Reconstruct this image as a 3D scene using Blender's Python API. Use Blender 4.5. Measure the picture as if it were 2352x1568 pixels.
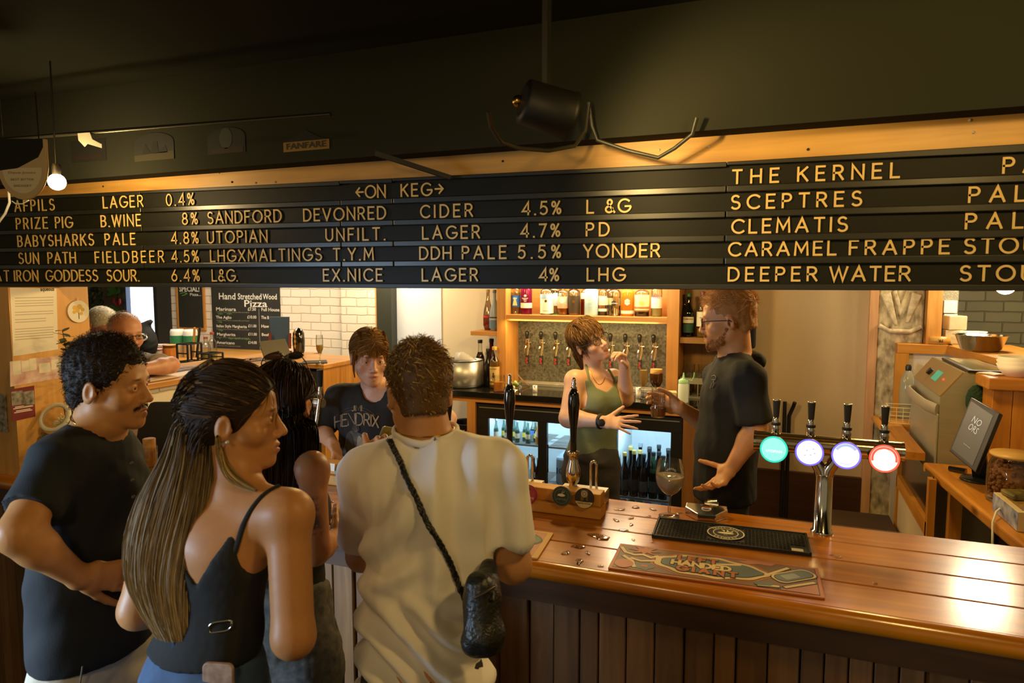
import bpy, bmesh, math, random
import numpy as np
from mathutils import Vector, Matrix
random.seed(7); np.random.seed(7)
for o in list(bpy.data.objects): bpy.data.objects.remove(o, do_unlink=True)
SC = bpy.context.scene; COL = SC.collection
R = math.radians; PI = math.pi
# ---------------------------------------------------------------- camera
F = 1568.; YAW = R(21.4); PIT = math.atan(139/1568.); H = 1.95
FW = (-math.sin(YAW)*math.cos(PIT), math.cos(YAW)*math.cos(PIT), -math.sin(PIT))
RT = (math.cos(YAW), math.sin(YAW), 0.)
UPV = (-math.sin(YAW)*math.sin(PIT), math.cos(YAW)*math.sin(PIT), math.cos(PIT))
def P(u, v, X=None, Y=None, Z=None, D=None):
    """measured point: the photograph's line of sight (u,v) cut by a real plane of the room"""
    a = (u-1176)/F; b = (784-v)/F
    r = [FW[i]+a*RT[i]+b*UPV[i] for i in range(3)]
    t = X/r[0] if X is not None else Y/r[1] if Y is not None else (Z-H)/r[2] if Z is not None else D
    return Vector((t*r[0], t*r[1], H+t*r[2]))
cd = bpy.data.cameras.new('camera'); cam = bpy.data.objects.new('camera', cd); COL.objects.link(cam)
cd.sensor_width = 36; cd.lens = 24; cd.clip_start = .05; cd.clip_end = 60
cam.location = (0, 0, H); cam.rotation_euler = (PI/2-PIT, 0, YAW)
cd.dof.use_dof = True; cd.dof.focus_distance = 3.0; cd.dof.aperture_fstop = 4.5
SC.camera = cam
# ---------------------------------------------------------------- world, exposure
SC.view_settings.view_transform = 'Standard'; SC.view_settings.look = 'None'
SC.view_settings.exposure = 0.0; SC.view_settings.gamma = 1.0; SC.view_settings.use_curve_mapping = False
wd = bpy.data.worlds.new('world'); SC.world = wd; wd.use_nodes = True
wb = wd.node_tree.nodes['Background']; wb.inputs[0].default_value = (1, .82, .46, 1); wb.inputs[1].default_value = .21
# ---------------------------------------------------------------- lights
def light(kind, loc, energy, color, target=None, **kw):
    l = bpy.data.lights.new(kw.pop('name', 'lamp_light'), kind); l.energy = energy; l.color = color
    for k, v in kw.items(): setattr(l, k, v)
    o = bpy.data.objects.new(l.name, l); COL.objects.link(o); o.location = loc
    if target is not None:
        o.rotation_euler = (Vector(target)-Vector(loc)).to_track_quat('-Z', 'Y').to_euler()
    return o
WARM = (1, .68, .25); AMBER = (1, .64, .2); NEUT = (1, .8, .5); COOL = (.55, .75, 1)
# daylight through the windows of the room on the left and of the kitchen
light('AREA', (-3.3, -.5, 1.35), 13, COOL, (-1.75, 1.2, 1.0), shape='RECTANGLE', size=1.0, size_y=1.3, spread=R(42), name='window_light_left')
light('AREA', (-7.9, 6.2, 1.75), 18, (.7, .85, 1), (-4, 3.4, 1.4), shape='RECTANGLE', size=.9, size_y=1.4, name='window_light_kitchen')
# kitchen ceiling light, unseen lamps over the serving side, strips in the shelf unit
light('AREA', (-4.2, 4.0, 2.6), 35, (1, .88, .68), (-4.3, 4.3, 0), size=.9, name='kitchen_ceiling_light')
light('POINT', (-2.2, 3.4, 2.14), 34, WARM, shadow_soft_size=.08, name='unseen_bar_lamp')
light('POINT', (-.95, 3.2, 2.14), 38, WARM, shadow_soft_size=.08, name='unseen_bar_lamp')
light('POINT', (.45, 3.3, 2.14), 27, AMBER, shadow_soft_size=.08, name='unseen_bar_lamp')
light('AREA', (-1.33, 4.78, 1.985), 9, NEUT, (-1.33, 4.9, 1.6), shape='RECTANGLE', size=1.1, size_y=.05, name='shelf_strip_light')
light('AREA', (-1.33, 4.70, 1.655), 7, WARM, (-1.33, 4.86, 1.2), shape='RECTANGLE', size=1.1, size_y=.04, name='tap_strip_light')
light('POINT', (-.93, 4.4, 2.1), 13, NEUT, shadow_soft_size=.09, name='unseen_bar_lamp')  # unseen lamp added to lay a sheen on the bar top
light('AREA', (-3.05, 4.7, 2.3), 14, NEUT, (-2.8, 5.2, 1.2), size=.4, name='corner_light')
# track spot aimed at the letter board, unseen fill lights added over the drinkers
light('SPOT', tuple(P(1262, 252, Y=1.56)), 72, WARM, tuple(P(1720, 420, Y=2.15)), spot_size=R(100), spot_blend=.9, shadow_soft_size=.04, name='spot_light')
light('POINT', (1.22, 4.85, 2.2), 42, (1, .8, .5), shadow_soft_size=.14, name='unseen_kitchen_lamp')  # unseen lamp added for the glare on the right end of the bar
light('POINT', (.6, 1.1, 2.6), 36, AMBER, shadow_soft_size=.1, name='room_fill')
light('POINT', (-.7, -.6, 2.6), 26, (1, .66, .26), shadow_soft_size=.15, name='room_fill')
# ---------------------------------------------------------------- materials
def lin(c):
    if isinstance(c, str): c = tuple(int(c[i:i+2], 16) for i in (0, 2, 4))
    return tuple(((x/255.)/12.92 if x/255. <= .04045 else ((x/255.+.055)/1.055)**2.4) for x in c)
_mats = {}
def nd(nt, t, **kw):
    n = nt.nodes.new(t)
    for k, v in kw.items(): setattr(n, k, v)
    return n
def M(name, col, rough=.5, metal=0., var=0., vs=8., stretch=(1, 1, 1), bump=0., bs=60., emit=None, es=1., coat=0., attr=False, col2=None, trans=0., ior=1.45, spec=.5, detail=4., sss=0., aniso=0.):
    """principled material, optional noise between two albedos, optional noise bump"""
    if name in _mats: return _mats[name]
    m = bpy.data.materials.new(name); m.use_nodes = True; _mats[name] = m
    nt = m.node_tree; b = nt.nodes['Principled BSDF']; L = nt.links
    c = lin(col); b.inputs['Base Color'].default_value = (*c, 1)
    b.inputs['Roughness'].default_value = rough; b.inputs['Metallic'].default_value = metal
    b.inputs['Specular IOR Level'].default_value = spec
    if coat: b.inputs['Coat Weight'].default_value = coat; b.inputs['Coat Roughness'].default_value = .08
    if trans: b.inputs['Transmission Weight'].default_value = trans; b.inputs['IOR'].default_value = ior
    if sss: b.inputs['Subsurface Weight'].default_value = sss; b.inputs['Subsurface Radius'].default_value = (.012, .004, .002); b.inputs['Subsurface Scale'].default_value = 1.
    if emit: b.inputs['Emission Color'].default_value = (*lin(emit), 1); b.inputs['Emission Strength'].default_value = es
    tc = mp = None
    if var or bump or attr:
        tc = nd(nt, 'ShaderNodeTexCoord'); mp = nd(nt, 'ShaderNodeMapping'); mp.inputs['Scale'].default_value = stretch
        L.new(tc.outputs['Object'], mp.inputs['Vector'])
    src = None
    if attr:
        a = nd(nt, 'ShaderNodeAttribute', attribute_name='Col'); src = a.outputs['Color']
    if var:
        n = nd(nt, 'ShaderNodeTexNoise'); n.inputs['Scale'].default_value = vs; n.inputs['Detail'].default_value = detail
        L.new(mp.outputs[0], n.inputs['Vector'])
        rp = nd(nt, 'ShaderNodeValToRGB'); rp.color_ramp.elements[0].position = .5-.28; rp.color_ramp.elements[1].position = .5+.28
        c2 = lin(col2) if col2 else tuple(x*(1-var) for x in c)
        if src is not None:
            mx = nd(nt, 'ShaderNodeMix', data_type='RGBA', blend_type='MULTIPLY'); mx.inputs[0].default_value = 1
            k = 1-var; rp.color_ramp.elements[0].color = (k, k, k, 1); rp.color_ramp.elements[1].color = (1, 1, 1, 1)
            L.new(src, mx.inputs[6]); L.new(rp.outputs[0], mx.inputs[7]); src = mx.outputs[2]
        else:
            rp.color_ramp.elements[0].color = (*c2, 1); rp.color_ramp.elements[1].color = (*c, 1); src = rp.outputs[0]
        L.new(n.outputs['Fac'], rp.inputs[0])
    if src is not None: L.new(src, b.inputs['Base Color'])
    if bump:
        n2 = nd(nt, 'ShaderNodeTexNoise'); n2.inputs['Scale'].default_value = bs; n2.inputs['Detail'].default_value = 3
        L.new(mp.outputs[0], n2.inputs['Vector'])
        bp = nd(nt, 'ShaderNodeBump'); bp.inputs['Strength'].default_value = bump; bp.inputs['Distance'].default_value = .01
        L.new(n2.outputs['Fac'], bp.inputs['Height']); L.new(bp.outputs[0], b.inputs['Normal'])
    return m
def WOOD(name, c1, c2, axis='X', scale=1., rough=.35, coat=0., knots=True, planks=None, vary=.0, bump=.12):
    """timber: stretched grain noise, growth bands, knots; planks = width across the grain"""
    if name in _mats: return _mats[name]
    m = bpy.data.materials.new(name); m.use_nodes = True; _mats[name] = m
    nt = m.node_tree; b = nt.nodes['Principled BSDF']; L = nt.links
    b.inputs['Roughness'].default_value = rough
    if coat: b.inputs['Coat Weight'].default_value = coat; b.inputs['Coat Roughness'].default_value = .16
    tc = nd(nt, 'ShaderNodeTexCoord'); mp = nd(nt, 'ShaderNodeMapping')
    s = {'X': (1, 14, 14), 'Y': (14, 1, 14), 'Z': (14, 14, 1)}[axis]
    mp.inputs['Scale'].default_value = tuple(x*scale for x in s)
    L.new(tc.outputs['Object'], mp.inputs['Vector'])
    n = nd(nt, 'ShaderNodeTexNoise'); n.inputs['Scale'].default_value = 2.2; n.inputs['Detail'].default_value = 7; n.inputs['Distortion'].default_value = .6
    L.new(mp.outputs[0], n.inputs['Vector'])
    n2 = nd(nt, 'ShaderNodeTexNoise'); n2.inputs['Scale'].default_value = 3.; n2.inputs['Detail'].default_value = 2
    L.new(tc.outputs['Object'], n2.inputs['Vector'])
    add = nd(nt, 'ShaderNodeMath', operation='MULTIPLY_ADD'); add.inputs[1].default_value = .65; L.new(n.outputs['Fac'], add.inputs[0])
    sc = nd(nt, 'ShaderNodeMath', operation='MULTIPLY'); sc.inputs[1].default_value = .35; L.new(n2.outputs['Fac'], sc.inputs[0]); L.new(sc.outputs[0], add.inputs[2])
    rp = nd(nt, 'ShaderNodeValToRGB'); rp.color_ramp.elements[0].position = .3; rp.color_ramp.elements[1].position = .68
    rp.color_ramp.elements[0].color = (*lin(c2), 1); rp.color_ramp.elements[1].color = (*lin(c1), 1); L.new(add.outputs[0], rp.inputs[0])
    out = rp.outputs[0]
    if knots:
        v = nd(nt, 'ShaderNodeTexVoronoi'); v.inputs['Scale'].default_value = 1.
        mk = nd(nt, 'ShaderNodeMapping'); k = {'X': (2.2, 5, 5), 'Y': (5, 2.2, 5), 'Z': (5, 5, 2.2)}[axis]; mk.inputs['Scale'].default_value = k
        L.new(tc.outputs['Object'], mk.inputs['Vector']); L.new(mk.outputs[0], v.inputs['Vector'])
        kr = nd(nt, 'ShaderNodeValToRGB'); kr.color_ramp.elements[0].position = .05; kr.color_ramp.elements[1].position = .13
        kr.color_ramp.elements[0].color = (.16, .1, .07, 1); kr.color_ramp.elements[1].color = (1, 1, 1, 1); L.new(v.outputs['Distance'], kr.inputs[0])
        mx = nd(nt, 'ShaderNodeMix', data_type='RGBA', blend_type='MULTIPLY'); mx.inputs[0].default_value = .85
        L.new(out, mx.inputs[6]); L.new(kr.outputs[0], mx.inputs[7]); out = mx.outputs[2]
    if vary:
        oi = nd(nt, 'ShaderNodeAttribute', attribute_name='shade')
        mx = nd(nt, 'ShaderNodeMix', data_type='RGBA', blend_type='MULTIPLY'); mx.inputs[0].default_value = vary
        L.new(out, mx.inputs[6]); L.new(oi.outputs['Color'], mx.inputs[7]); out = mx.outputs[2]
    L.new(out, b.inputs['Base Color'])
    bp = nd(nt, 'ShaderNodeBump'); bp.inputs['Strength'].default_value = bump; bp.inputs['Distance'].default_value = .004
    L.new(n.outputs['Fac'], bp.inputs['Height']); L.new(bp.outputs[0], b.inputs['Normal'])
    return m
def GLASS(name, tint='f4f6f2', rough=.0, gloss=.10):
    """thin clear glass: tinted see-through plus a fresnel reflection"""
    if name in _mats: return _mats[name]
    m = bpy.data.materials.new(name); m.use_nodes = True; _mats[name] = m
    nt = m.node_tree; nt.nodes.remove(nt.nodes['Principled BSDF']); L = nt.links; out = nt.nodes['Material Output']
    t = nd(nt, 'ShaderNodeBsdfTransparent'); t.inputs[0].default_value = (*lin(tint), 1)
    g = nd(nt, 'ShaderNodeBsdfGlossy'); g.inputs['Roughness'].default_value = max(rough, .03)
    lw = nd(nt, 'ShaderNodeLayerWeight'); lw.inputs[0].default_value = .22
    mr = nd(nt, 'ShaderNodeMath', operation='MULTIPLY_ADD'); mr.inputs[1].default_value = .75; mr.inputs[2].default_value = gloss*.5
    L.new(lw.outputs['Fresnel'], mr.inputs[0])
    mx = nd(nt, 'ShaderNodeMixShader'); L.new(mr.outputs[0], mx.inputs[0]); L.new(t.outputs[0], mx.inputs[1]); L.new(g.outputs[0], mx.inputs[2])
    L.new(mx.outputs[0], out.inputs[0]); return m
def LIQ(name, col, rough=.1):
    """coloured drink: part see-through, part diffuse"""
    if name in _mats: return _mats[name]
    m = bpy.data.materials.new(name); m.use_nodes = True; _mats[name] = m
    nt = m.node_tree; b = nt.nodes['Principled BSDF']; L = nt.links; out = nt.nodes['Material Output']
    b.inputs['Base Color'].default_value = (*lin(col), 1); b.inputs['Roughness'].default_value = rough
    t = nd(nt, 'ShaderNodeBsdfTransparent'); t.inputs[0].default_value = (*lin(col), 1)
    mx = nd(nt, 'ShaderNodeMixShader'); mx.inputs[0].default_value = .5; L.new(t.outputs[0], mx.inputs[1]); L.new(b.outputs[0], mx.inputs[2]); L.new(mx.outputs[0], out.inputs[0])
    return m
def BRICK(name, c1, c2, mortar, plane='XZ', bw=.215, bh=.075, rough=.6, bump=.6):
    if name in _mats: return _mats[name]
    m = bpy.data.materials.new(name); m.use_nodes = True; _mats[name] = m
    nt = m.node_tree; b = nt.nodes['Principled BSDF']; L = nt.links; b.inputs['Roughness'].default_value = rough
    tc = nd(nt, 'ShaderNodeTexCoord'); sp = nd(nt, 'ShaderNodeSeparateXYZ'); cb = nd(nt, 'ShaderNodeCombineXYZ')
    L.new(tc.outputs['Object'], sp.inputs[0]); L.new(sp.outputs['X' if plane == 'XZ' else 'Y'], cb.inputs[0]); L.new(sp.outputs['Z'], cb.inputs[1])
    wn = nd(nt, 'ShaderNodeTexNoise'); wn.inputs['Scale'].default_value = 9; L.new(tc.outputs['Object'], wn.inputs['Vector'])
    ma = nd(nt, 'ShaderNodeMix', data_type='RGBA', blend_type='LINEAR_LIGHT'); ma.inputs[0].default_value = .008
    L.new(cb.outputs[0], ma.inputs[6]); L.new(wn.outputs['Color'], ma.inputs[7])
    t = nd(nt, 'ShaderNodeTexBrick'); t.inputs['Color1'].default_value = (*lin(c1), 1); t.inputs['Color2'].default_value = (*lin(c2), 1); t.inputs['Mortar'].default_value = (*lin(mortar), 1)
    t.inputs['Scale'].default_value = 1; t.inputs['Brick Width'].default_value = bw; t.inputs['Row Height'].default_value = bh; t.inputs['Mortar Size'].default_value = .006; t.inputs['Mortar Smooth'].default_value = .6
    L.new(ma.outputs[2], t.inputs['Vector']); L.new(t.outputs['Color'], b.inputs['Base Color'])
    ad = nd(nt, 'ShaderNodeMath', operation='MULTIPLY_ADD'); ad.inputs[1].default_value = .35; L.new(wn.outputs['Fac'], ad.inputs[0])
    iv = nd(nt, 'ShaderNodeMath', operation='SUBTRACT'); iv.inputs[0].default_value = 1; L.new(t.outputs['Fac'], iv.inputs[1]); L.new(iv.outputs[0], ad.inputs[2])
    bp = nd(nt, 'ShaderNodeBump'); bp.inputs['Strength'].default_value = bump; bp.inputs['Distance'].default_value = .012; L.new(ad.outputs[0], bp.inputs['Height']); L.new(bp.outputs[0], b.inputs['Normal'])
    return m
CHROME = M('chrome', 'd8d4cc', .12, 1.); STEEL = M('brushed_steel', 'bdb9b0', .38, .75, var=.12, vs=3, stretch=(1, 1, 30))
BLACK = M('black_plastic', '1c1b18', .4); MATTE = M('matte_black', '1d1c18', .75); WHITE = M('white_card', 'e8e0d0', .6); BRASS = M('brass', 'c79a45', .25, 1.)
RUBBER = M('black_rubber', '191916', .55); PAPER = M('paper', 'e9dfcc', .7)
PINE = WOOD('pine', 'd9a052', 'a86a26', 'Z', rough=.35); PINEX = WOOD('pine_x', 'd9a052', 'b0732c', 'X', rough=.35); PINEY = WOOD('pine_y', 'd9a052', 'b0732c', 'Y', rough=.35)
OAKX = WOOD('oak_x', 'cf9550', 'b5793a', 'X', rough=.4, knots=False); OAKZ = WOOD('oak_z', 'cf9550', 'b5793a', 'Z', rough=.4, knots=False)
GL = GLASS('clear_glass'); GGREEN = GLASS('green_glass', '7fa07a'); GDARK = GLASS('dark_glass', '2d2c22', gloss=.2)
# ---------------------------------------------------------------- mesh building
class MB:
    def __init__(s): s.v = []; s.f = []; s.sm = []
    def add(s, vs, fs, smooth=False):
        k = len(s.v); s.v += [tuple(x) for x in vs]; s.f += [tuple(i+k for i in f) for f in fs]; s.sm += [smooth]*len(fs); return s
    def box(s, c, d, rot=None):
        d = Vector(d)/2; vs = []
        for z in (-1, 1):
            for y in (-1, 1):
                for x in (-1, 1):
                    q = Vector((x*d.x, y*d.y, z*d.z)); q = rot @ q if rot is not None else q; vs.append(q+Vector(c))
        return s.add(vs, [(0, 2, 3, 1), (4, 5, 7, 6), (0, 1, 5, 4), (2, 6, 7, 3), (0, 4, 6, 2), (1, 3, 7, 5)])
    def mm(s, a, b): return s.box([(a[i]+b[i])/2 for i in range(3)], [abs(b[i]-a[i]) for i in range(3)])
    def bar(s, a, b, w, h, up=(0, 0, 1)):
        a = Vector(a); b = Vector(b); d = (b-a); L = d.length; d.normalize(); up = Vector(up)
        x = d.cross(up)
        if x.length < 1e-4: x = d.cross(Vector((1, 0, 0)))
        x.normalize(); y = x.cross(d); return s.box((a+b)/2, (w, L, h), Matrix((x, d, y)).transposed())
    def ring(s, path, radii, n=12, cap=True, smooth=True, squash=None):
        """tube through points with a radius at each; squash=(side vector, factor) flattens it"""
        path = [Vector(p) for p in path]; m = len(path); vs = []; prev = None
        for i, p in enumerate(path):
            t = (path[min(i+1, m-1)]-path[max(i-1, 0)]); t.normalize()
            if prev is None:
                a = Vector((0, 0, 1)) if abs(t.z) < .9 else Vector((1, 0, 0)); x = t.cross(a).normalized()
            else:
                x = prev-t*prev.dot(t); x.normalize()
            prev = x; y = t.cross(x); r = radii[i] if hasattr(radii, '__len__') else radii
            for k in range(n):
                q = (x*math.cos(2*PI*k/n)+y*math.sin(2*PI*k/n))*r
                if squash: sv = Vector(squash[0]).normalized(); q = q-sv*q.dot(sv)*(1-squash[1])
                vs.append(p+q)
        fs = [(i*n+k, i*n+(k+1) % n, (i+1)*n+(k+1) % n, (i+1)*n+k) for i in range(m-1) for k in range(n)]
        s.add(vs, fs, smooth)
        if cap:
            s.add(vs[:n], [tuple(range(n))[::-1]]); s.add(vs[-n:], [tuple(range(n))])
        return s
    def cyl(s, a, b, r, r2=None, n=24): return s.ring([a, b], [r, r if r2 is None else r2], n)
    def lathe(s, prof, c=(0, 0, 0), n=28, axis=None, cap=True, scale=(1, 1)):
        """prof: (radius, height) pairs spun about the axis through c"""
        c = Vector(c); ax = Vector(axis).normalized() if axis is not None else Vector((0, 0, 1))
        x = ax.cross(Vector((0, 1, 0))) if abs(ax.y) < .9 else ax.cross(Vector((1, 0, 0))); x.normalize(); y = ax.cross(x)
        if axis is None: x = Vector((1, 0, 0)); y = Vector((0, 1, 0))
        vs = [c+ax*h+(x*math.cos(2*PI*k/n)*scale[0]+y*math.sin(2*PI*k/n)*scale[1])*r for r, h in prof for k in range(n)]
        m = len(prof); fs = [(i*n+k, i*n+(k+1) % n, (i+1)*n+(k+1) % n, (i+1)*n+k) for i in range(m-1) for k in range(n)]
        s.add(vs, fs, True)
        if cap:
            if prof[0][0] > 1e-4: s.add(vs[:n], [tuple(range(n))[::-1]])
            if prof[-1][0] > 1e-4: s.add(vs[-n:], [tuple(range(n))])
        return s
    def prism(s, poly, o, x, y, th):
        """2D outline extruded; o origin, x,y plane axes, th along x cross y (from -th to 0)"""
        o = Vector(o); x = Vector(x).normalized(); y = Vector(y).normalized(); z = x.cross(y); n = len(poly)
        A = [o+x*p[0]+y*p[1] for p in poly]; B = [q-z*th for q in A]
        s.add(A+B, [tuple(range(n)), tuple(range(2*n-1, n-1, -1))]+[(i, i+n, (i+1) % n+n, (i+1) % n) for i in range(n)]); return s
    def ball(s, c, r, n=14, sc=(1, 1, 1), rot=None):
        vs = []; m = n//2
        for i in range(m+1):
            t = PI*i/m
            for k in range(n):
                q = Vector((math.sin(t)*math.cos(2*PI*k/n)*sc[0], math.sin(t)*math.sin(2*PI*k/n)*sc[1], math.cos(t)*sc[2]))*r
                vs.append((rot @ q if rot is not None else q)+Vector(c))
        return s.add(vs, [(i*n+k, (i+1)*n+k, (i+1)*n+(k+1) % n, i*n+(k+1) % n) for i in range(m) for k in range(n)], True)
    def build(s, name, mat, parent=None, bevel=0., seg=2, **pr):
        off = Vector((0, 0, 0)); q = parent
        while q is not None: off += q.location; q = q.parent
        me = bpy.data.meshes.new(name); me.from_pydata([tuple(Vector(v)-off) for v in s.v], [], s.f); me.validate()
        if len(me.polygons) == len(s.sm): me.polygons.foreach_set('use_smooth', s.sm)
        me.update(); o = bpy.data.objects.new(name, me); COL.objects.link(o); me.materials.append(mat)
        if parent is not None: o.parent = parent
        if bevel:
            b = o.modifiers.new('bevel', 'BEVEL'); b.width = bevel; b.segments = seg; b.limit_method = 'ANGLE'; b.angle_limit = R(50)
        for k, v in pr.items(): o[k] = v
        return o
def tag(o, label, cat, group=None, kind=None):
    o['label'] = label; o['category'] = cat
    if group: o['group'] = group
    if kind: o['kind'] = kind
    return o
def thing(name, label, cat, loc=(0, 0, 0), group=None):
    o = bpy.data.objects.new(name, None); COL.objects.link(o); o.location = loc; o.empty_display_size = .05
    return tag(o, label, cat, group)
def struct(name, mb, mat, **kw): return mb.build(name, mat, kind='structure', **kw)
def dup(root, loc, label=None, rz=None, group=None, scale=None):
    r = root.copy(); COL.objects.link(r); r.location = loc
    if rz is not None: r.rotation_euler = (0, 0, rz)
    if scale: r.scale = scale
    if label: r['label'] = label
    if group: r['group'] = group
    def rec(a, b):
        for ch in list(a.children):
            c = ch.copy(); COL.objects.link(c); c.parent = b; rec(ch, c)
    rec(root, r); return r
# ---------------------------------------------------------------- lettering
def arc(cx, cy, rx, ry, a0, a1, n=14): return [(cx+rx*math.cos(R(a0+(a1-a0)*i/n)), cy+ry*math.sin(R(a0+(a1-a0)*i/n))) for i in range(n+1)]
G = {'A': (.82, [[(0, 0), (.41, 1), (.82, 0)], [(.14, .33), (.68, .33)]]),
 'B': (.6, [[(0, 0), (0, 1)], [(0, 1)]+arc(.3, .76, .25, .24, 90, -90)+[(0, .52)], [(0, .52)]+arc(.32, .26, .28, .26, 90, -90)+[(0, 0)]]),
 'C': (.82, [arc(.5, .5, .5, .5, 45, 315, 20)]), 'D': (.75, [[(0, 0), (0, 1)]+arc(.28, .5, .47, .5, 90, -90)+[(0, 0)]]),
 'E': (.55, [[(.55, 0), (0, 0), (0, 1), (.55, 1)], [(0, .52), (.48, .52)]]), 'F': (.53, [[(0, 0), (0, 1), (.53, 1)], [(0, .5), (.45, .5)]]),
 'G': (.9, [arc(.5, .5, .5, .5, 45, 345, 22)+[(.95, .45), (.55, .45)]]), 'H': (.7, [[(0, 0), (0, 1)], [(.7, 0), (.7, 1)], [(0, .5), (.7, .5)]]),
 'I': (.02, [[(0, 0), (0, 1)]]), 'J': (.4, [[(.4, 1), (.4, .25)]+arc(.2, .22, .2, .22, 0, -150)]), 'K': (.65, [[(0, 0), (0, 1)], [(.62, 1), (0, .42)], [(.2, .6), (.65, 0)]]),
 'L': (.52, [[(0, 1), (0, 0), (.52, 0)]]), 'M': (.88, [[(0, 0), (.06, 1), (.44, .25), (.82, 1), (.88, 0)]]), 'N': (.72, [[(0, 0), (0, 1), (.72, 0), (.72, 1)]]),
 'O': (1., [arc(.5, .5, .5, .5, 0, 360, 26)]), 'P': (.58, [[(0, 0), (0, 1)]+arc(.3, .74, .27, .26, 90, -90)+[(0, .48)]]),
 'Q': (1., [arc(.5, .5, .5, .5, 0, 360, 26), [(.62, .28), (.95, -.02)]]), 'R': (.62, [[(0, 0), (0, 1)]+arc(.3, .74, .27, .26, 90, -90)+[(0, .48)], [(.3, .48), (.62, 0)]]),
 'S': (.6, [arc(.3, .76, .26, .24, 35, 250, 12)+arc(.3, .26, .3, .26, 75, -145, 14)]), 'T': (.66, [[(0, 1), (.66, 1)], [(.33, 1), (.33, 0)]]),
 'U': (.68, [[(0, 1), (0, .33)]+arc(.34, .33, .34, .33, 180, 360)+[(.68, 1)]]), 'V': (.78, [[(0, 1), (.39, 0), (.78, 1)]]),
 'W': (1.15, [[(0, 1), (.29, 0), (.575, .95), (.86, 0), (1.15, 1)]]), 'X': (.7, [[(0, 0), (.7, 1)], [(0, 1), (.7, 0)]]), 'Y': (.72, [[(0, 1), (.36, .45), (.72, 1)], [(.36, .45), (.36, 0)]]),
 'Z': (.62, [[(0, 1), (.62, 1), (0, 0), (.62, 0)]]), '0': (.62, [arc(.31, .5, .31, .5, 0, 360, 22)]), '1': (.25, [[(0, .8), (.25, 1), (.25, 0)]]),
 '4': (.64, [[(.5, 0), (.5, 1), (0, .27), (.64, .27)]]), '5': (.56, [[(.52, 1), (.1, 1), (.05, .56)]+arc(.25, .32, .31, .32, 110, -140)]), '6': (.6, [arc(.3, .3, .3, .3, 0, 360, 18), [(.02, .38), (.42, 1)]]),
 '7': (.56, [[(0, 1), (.56, 1), (.16, 0)]]), '8': (.58, [arc(.29, .76, .24, .24, 0, 360, 16), arc(.29, .26, .29, .26, 0, 360, 18)]), '.': (.06, [[(0, 0), (.06, 0)]]),
 '%': (.72, [[(.62, 1), (.1, 0)], arc(.14, .78, .14, .2, 0, 360, 12), arc(.58, .22, .14, .2, 0, 360, 12)]),
 '&': (.74, [[(.74, 0), (.2, .68)]+arc(.34, .8, .18, .2, 200, -40, 12)+[(.1, .38)]+arc(.3, .24, .28, .24, 140, 380, 14)]),
 '<': (.72, [[(0, .5), (.72, .5)], [(.34, .86), (0, .5), (.34, .14)]]), '>': (.72, [[(0, .5), (.72, .5)], [(.38, .86), (.72, .5), (.38, .14)]]), '-': (.3, [[(0, .45), (.3, .45)]]), ' ': (.35, [])}
def strokes(text, h, width=None, gap=.24):
    """single-line lettering: polylines in metres, letter gaps spread to fill width"""
    ws = [G[c][0]*h for c in text]; k = 1.
    g = gap*h
    if width is not None and len(text) > 1:
        g = (width-sum(ws))/(len(text)-1)
        if g < .1*h: k = (width-.1*h*(len(text)-1))/sum(ws); g = .1*h
    x = 0; out = []
    for c, w in zip(text, ws):
        out += [[(x+p[0]*h*k, p[1]*h) for p in pl] for pl in G[c][1]]; x += w*k+g
    return out
def ribbon(mb, pls, o, x, y, t, e):
    """flat raised strokes of width t and height e standing on plane (o,x,y)"""
    o = Vector(o); x = Vector(x).normalized(); y = Vector(y).normalized(); z = x.cross(y); cnt = 0
    for pl in pls:
        pl = [q for i, q in enumerate(pl) if i == 0 or abs(q[0]-pl[i-1][0])+abs(q[1]-pl[i-1][1]) > 1e-5]
        if len(pl) < 2: continue
        cnt += 1; p = [Vector((q[0], q[1])) for q in pl]; n = len(p); closed = (p[0]-p[-1]).length < 1e-6; ee = e*(1+.03*(cnt % 7))
        if not closed: p[0] = p[0]+(p[0]-p[1]).normalized()*t*.35; p[-1] = p[-1]+(p[-1]-p[-2]).normalized()*t*.35
        L = []; Rr = []
        for i in range(n):
            d0 = (p[i]-p[i-1]) if i else ((p[-1]-p[-2]) if closed else (p[1]-p[0])); d1 = (p[i+1]-p[i]) if i < n-1 else ((p[1]-p[0]) if closed else (p[-1]-p[-2])); d0.normalize(); d1.normalize()
            n0 = Vector((-d0.y, d0.x)); n1 = Vector((-d1.y, d1.x)); m = n0+n1; m = m.normalized() if m.length > .2 else n0; k = t/2/max(m.dot(n1), .38); L.append(p[i]+m*k); Rr.append(p[i]-m*k)
        vs = [o+x*q.x+y*q.y+z*h for h in (0, ee) for S_ in (L, Rr) for q in S_]; fs = []
        for i in range(n-1): fs += [(2*n+i, 3*n+i, 3*n+i+1, 2*n+i+1), (i, 2*n+i, 2*n+i+1, i+1), (n+i+1, 3*n+i+1, 3*n+i, n+i)]
        if not closed: fs += [(0, n, 3*n, 2*n), (n-1, 3*n-1, 4*n-1, 2*n-1)]
        mb.add(vs, fs)
_tc = {}
def text2d(s, bold=0.):
    k = (s, bold)
    if k not in _tc:
        cu = bpy.data.curves.new('t', 'FONT'); cu.body = s; cu.size = 1; cu.resolution_u = 2; cu.offset = bold
        ob = bpy.data.objects.new('t', cu); me = ob.to_mesh(); _tc[k] = ([v.co.xy[:] for v in me.vertices], [tuple(p.vertices) for p in me.polygons])
        ob.to_mesh_clear(); bpy.data.objects.remove(ob); bpy.data.curves.remove(cu)
    return _tc[k]
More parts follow.
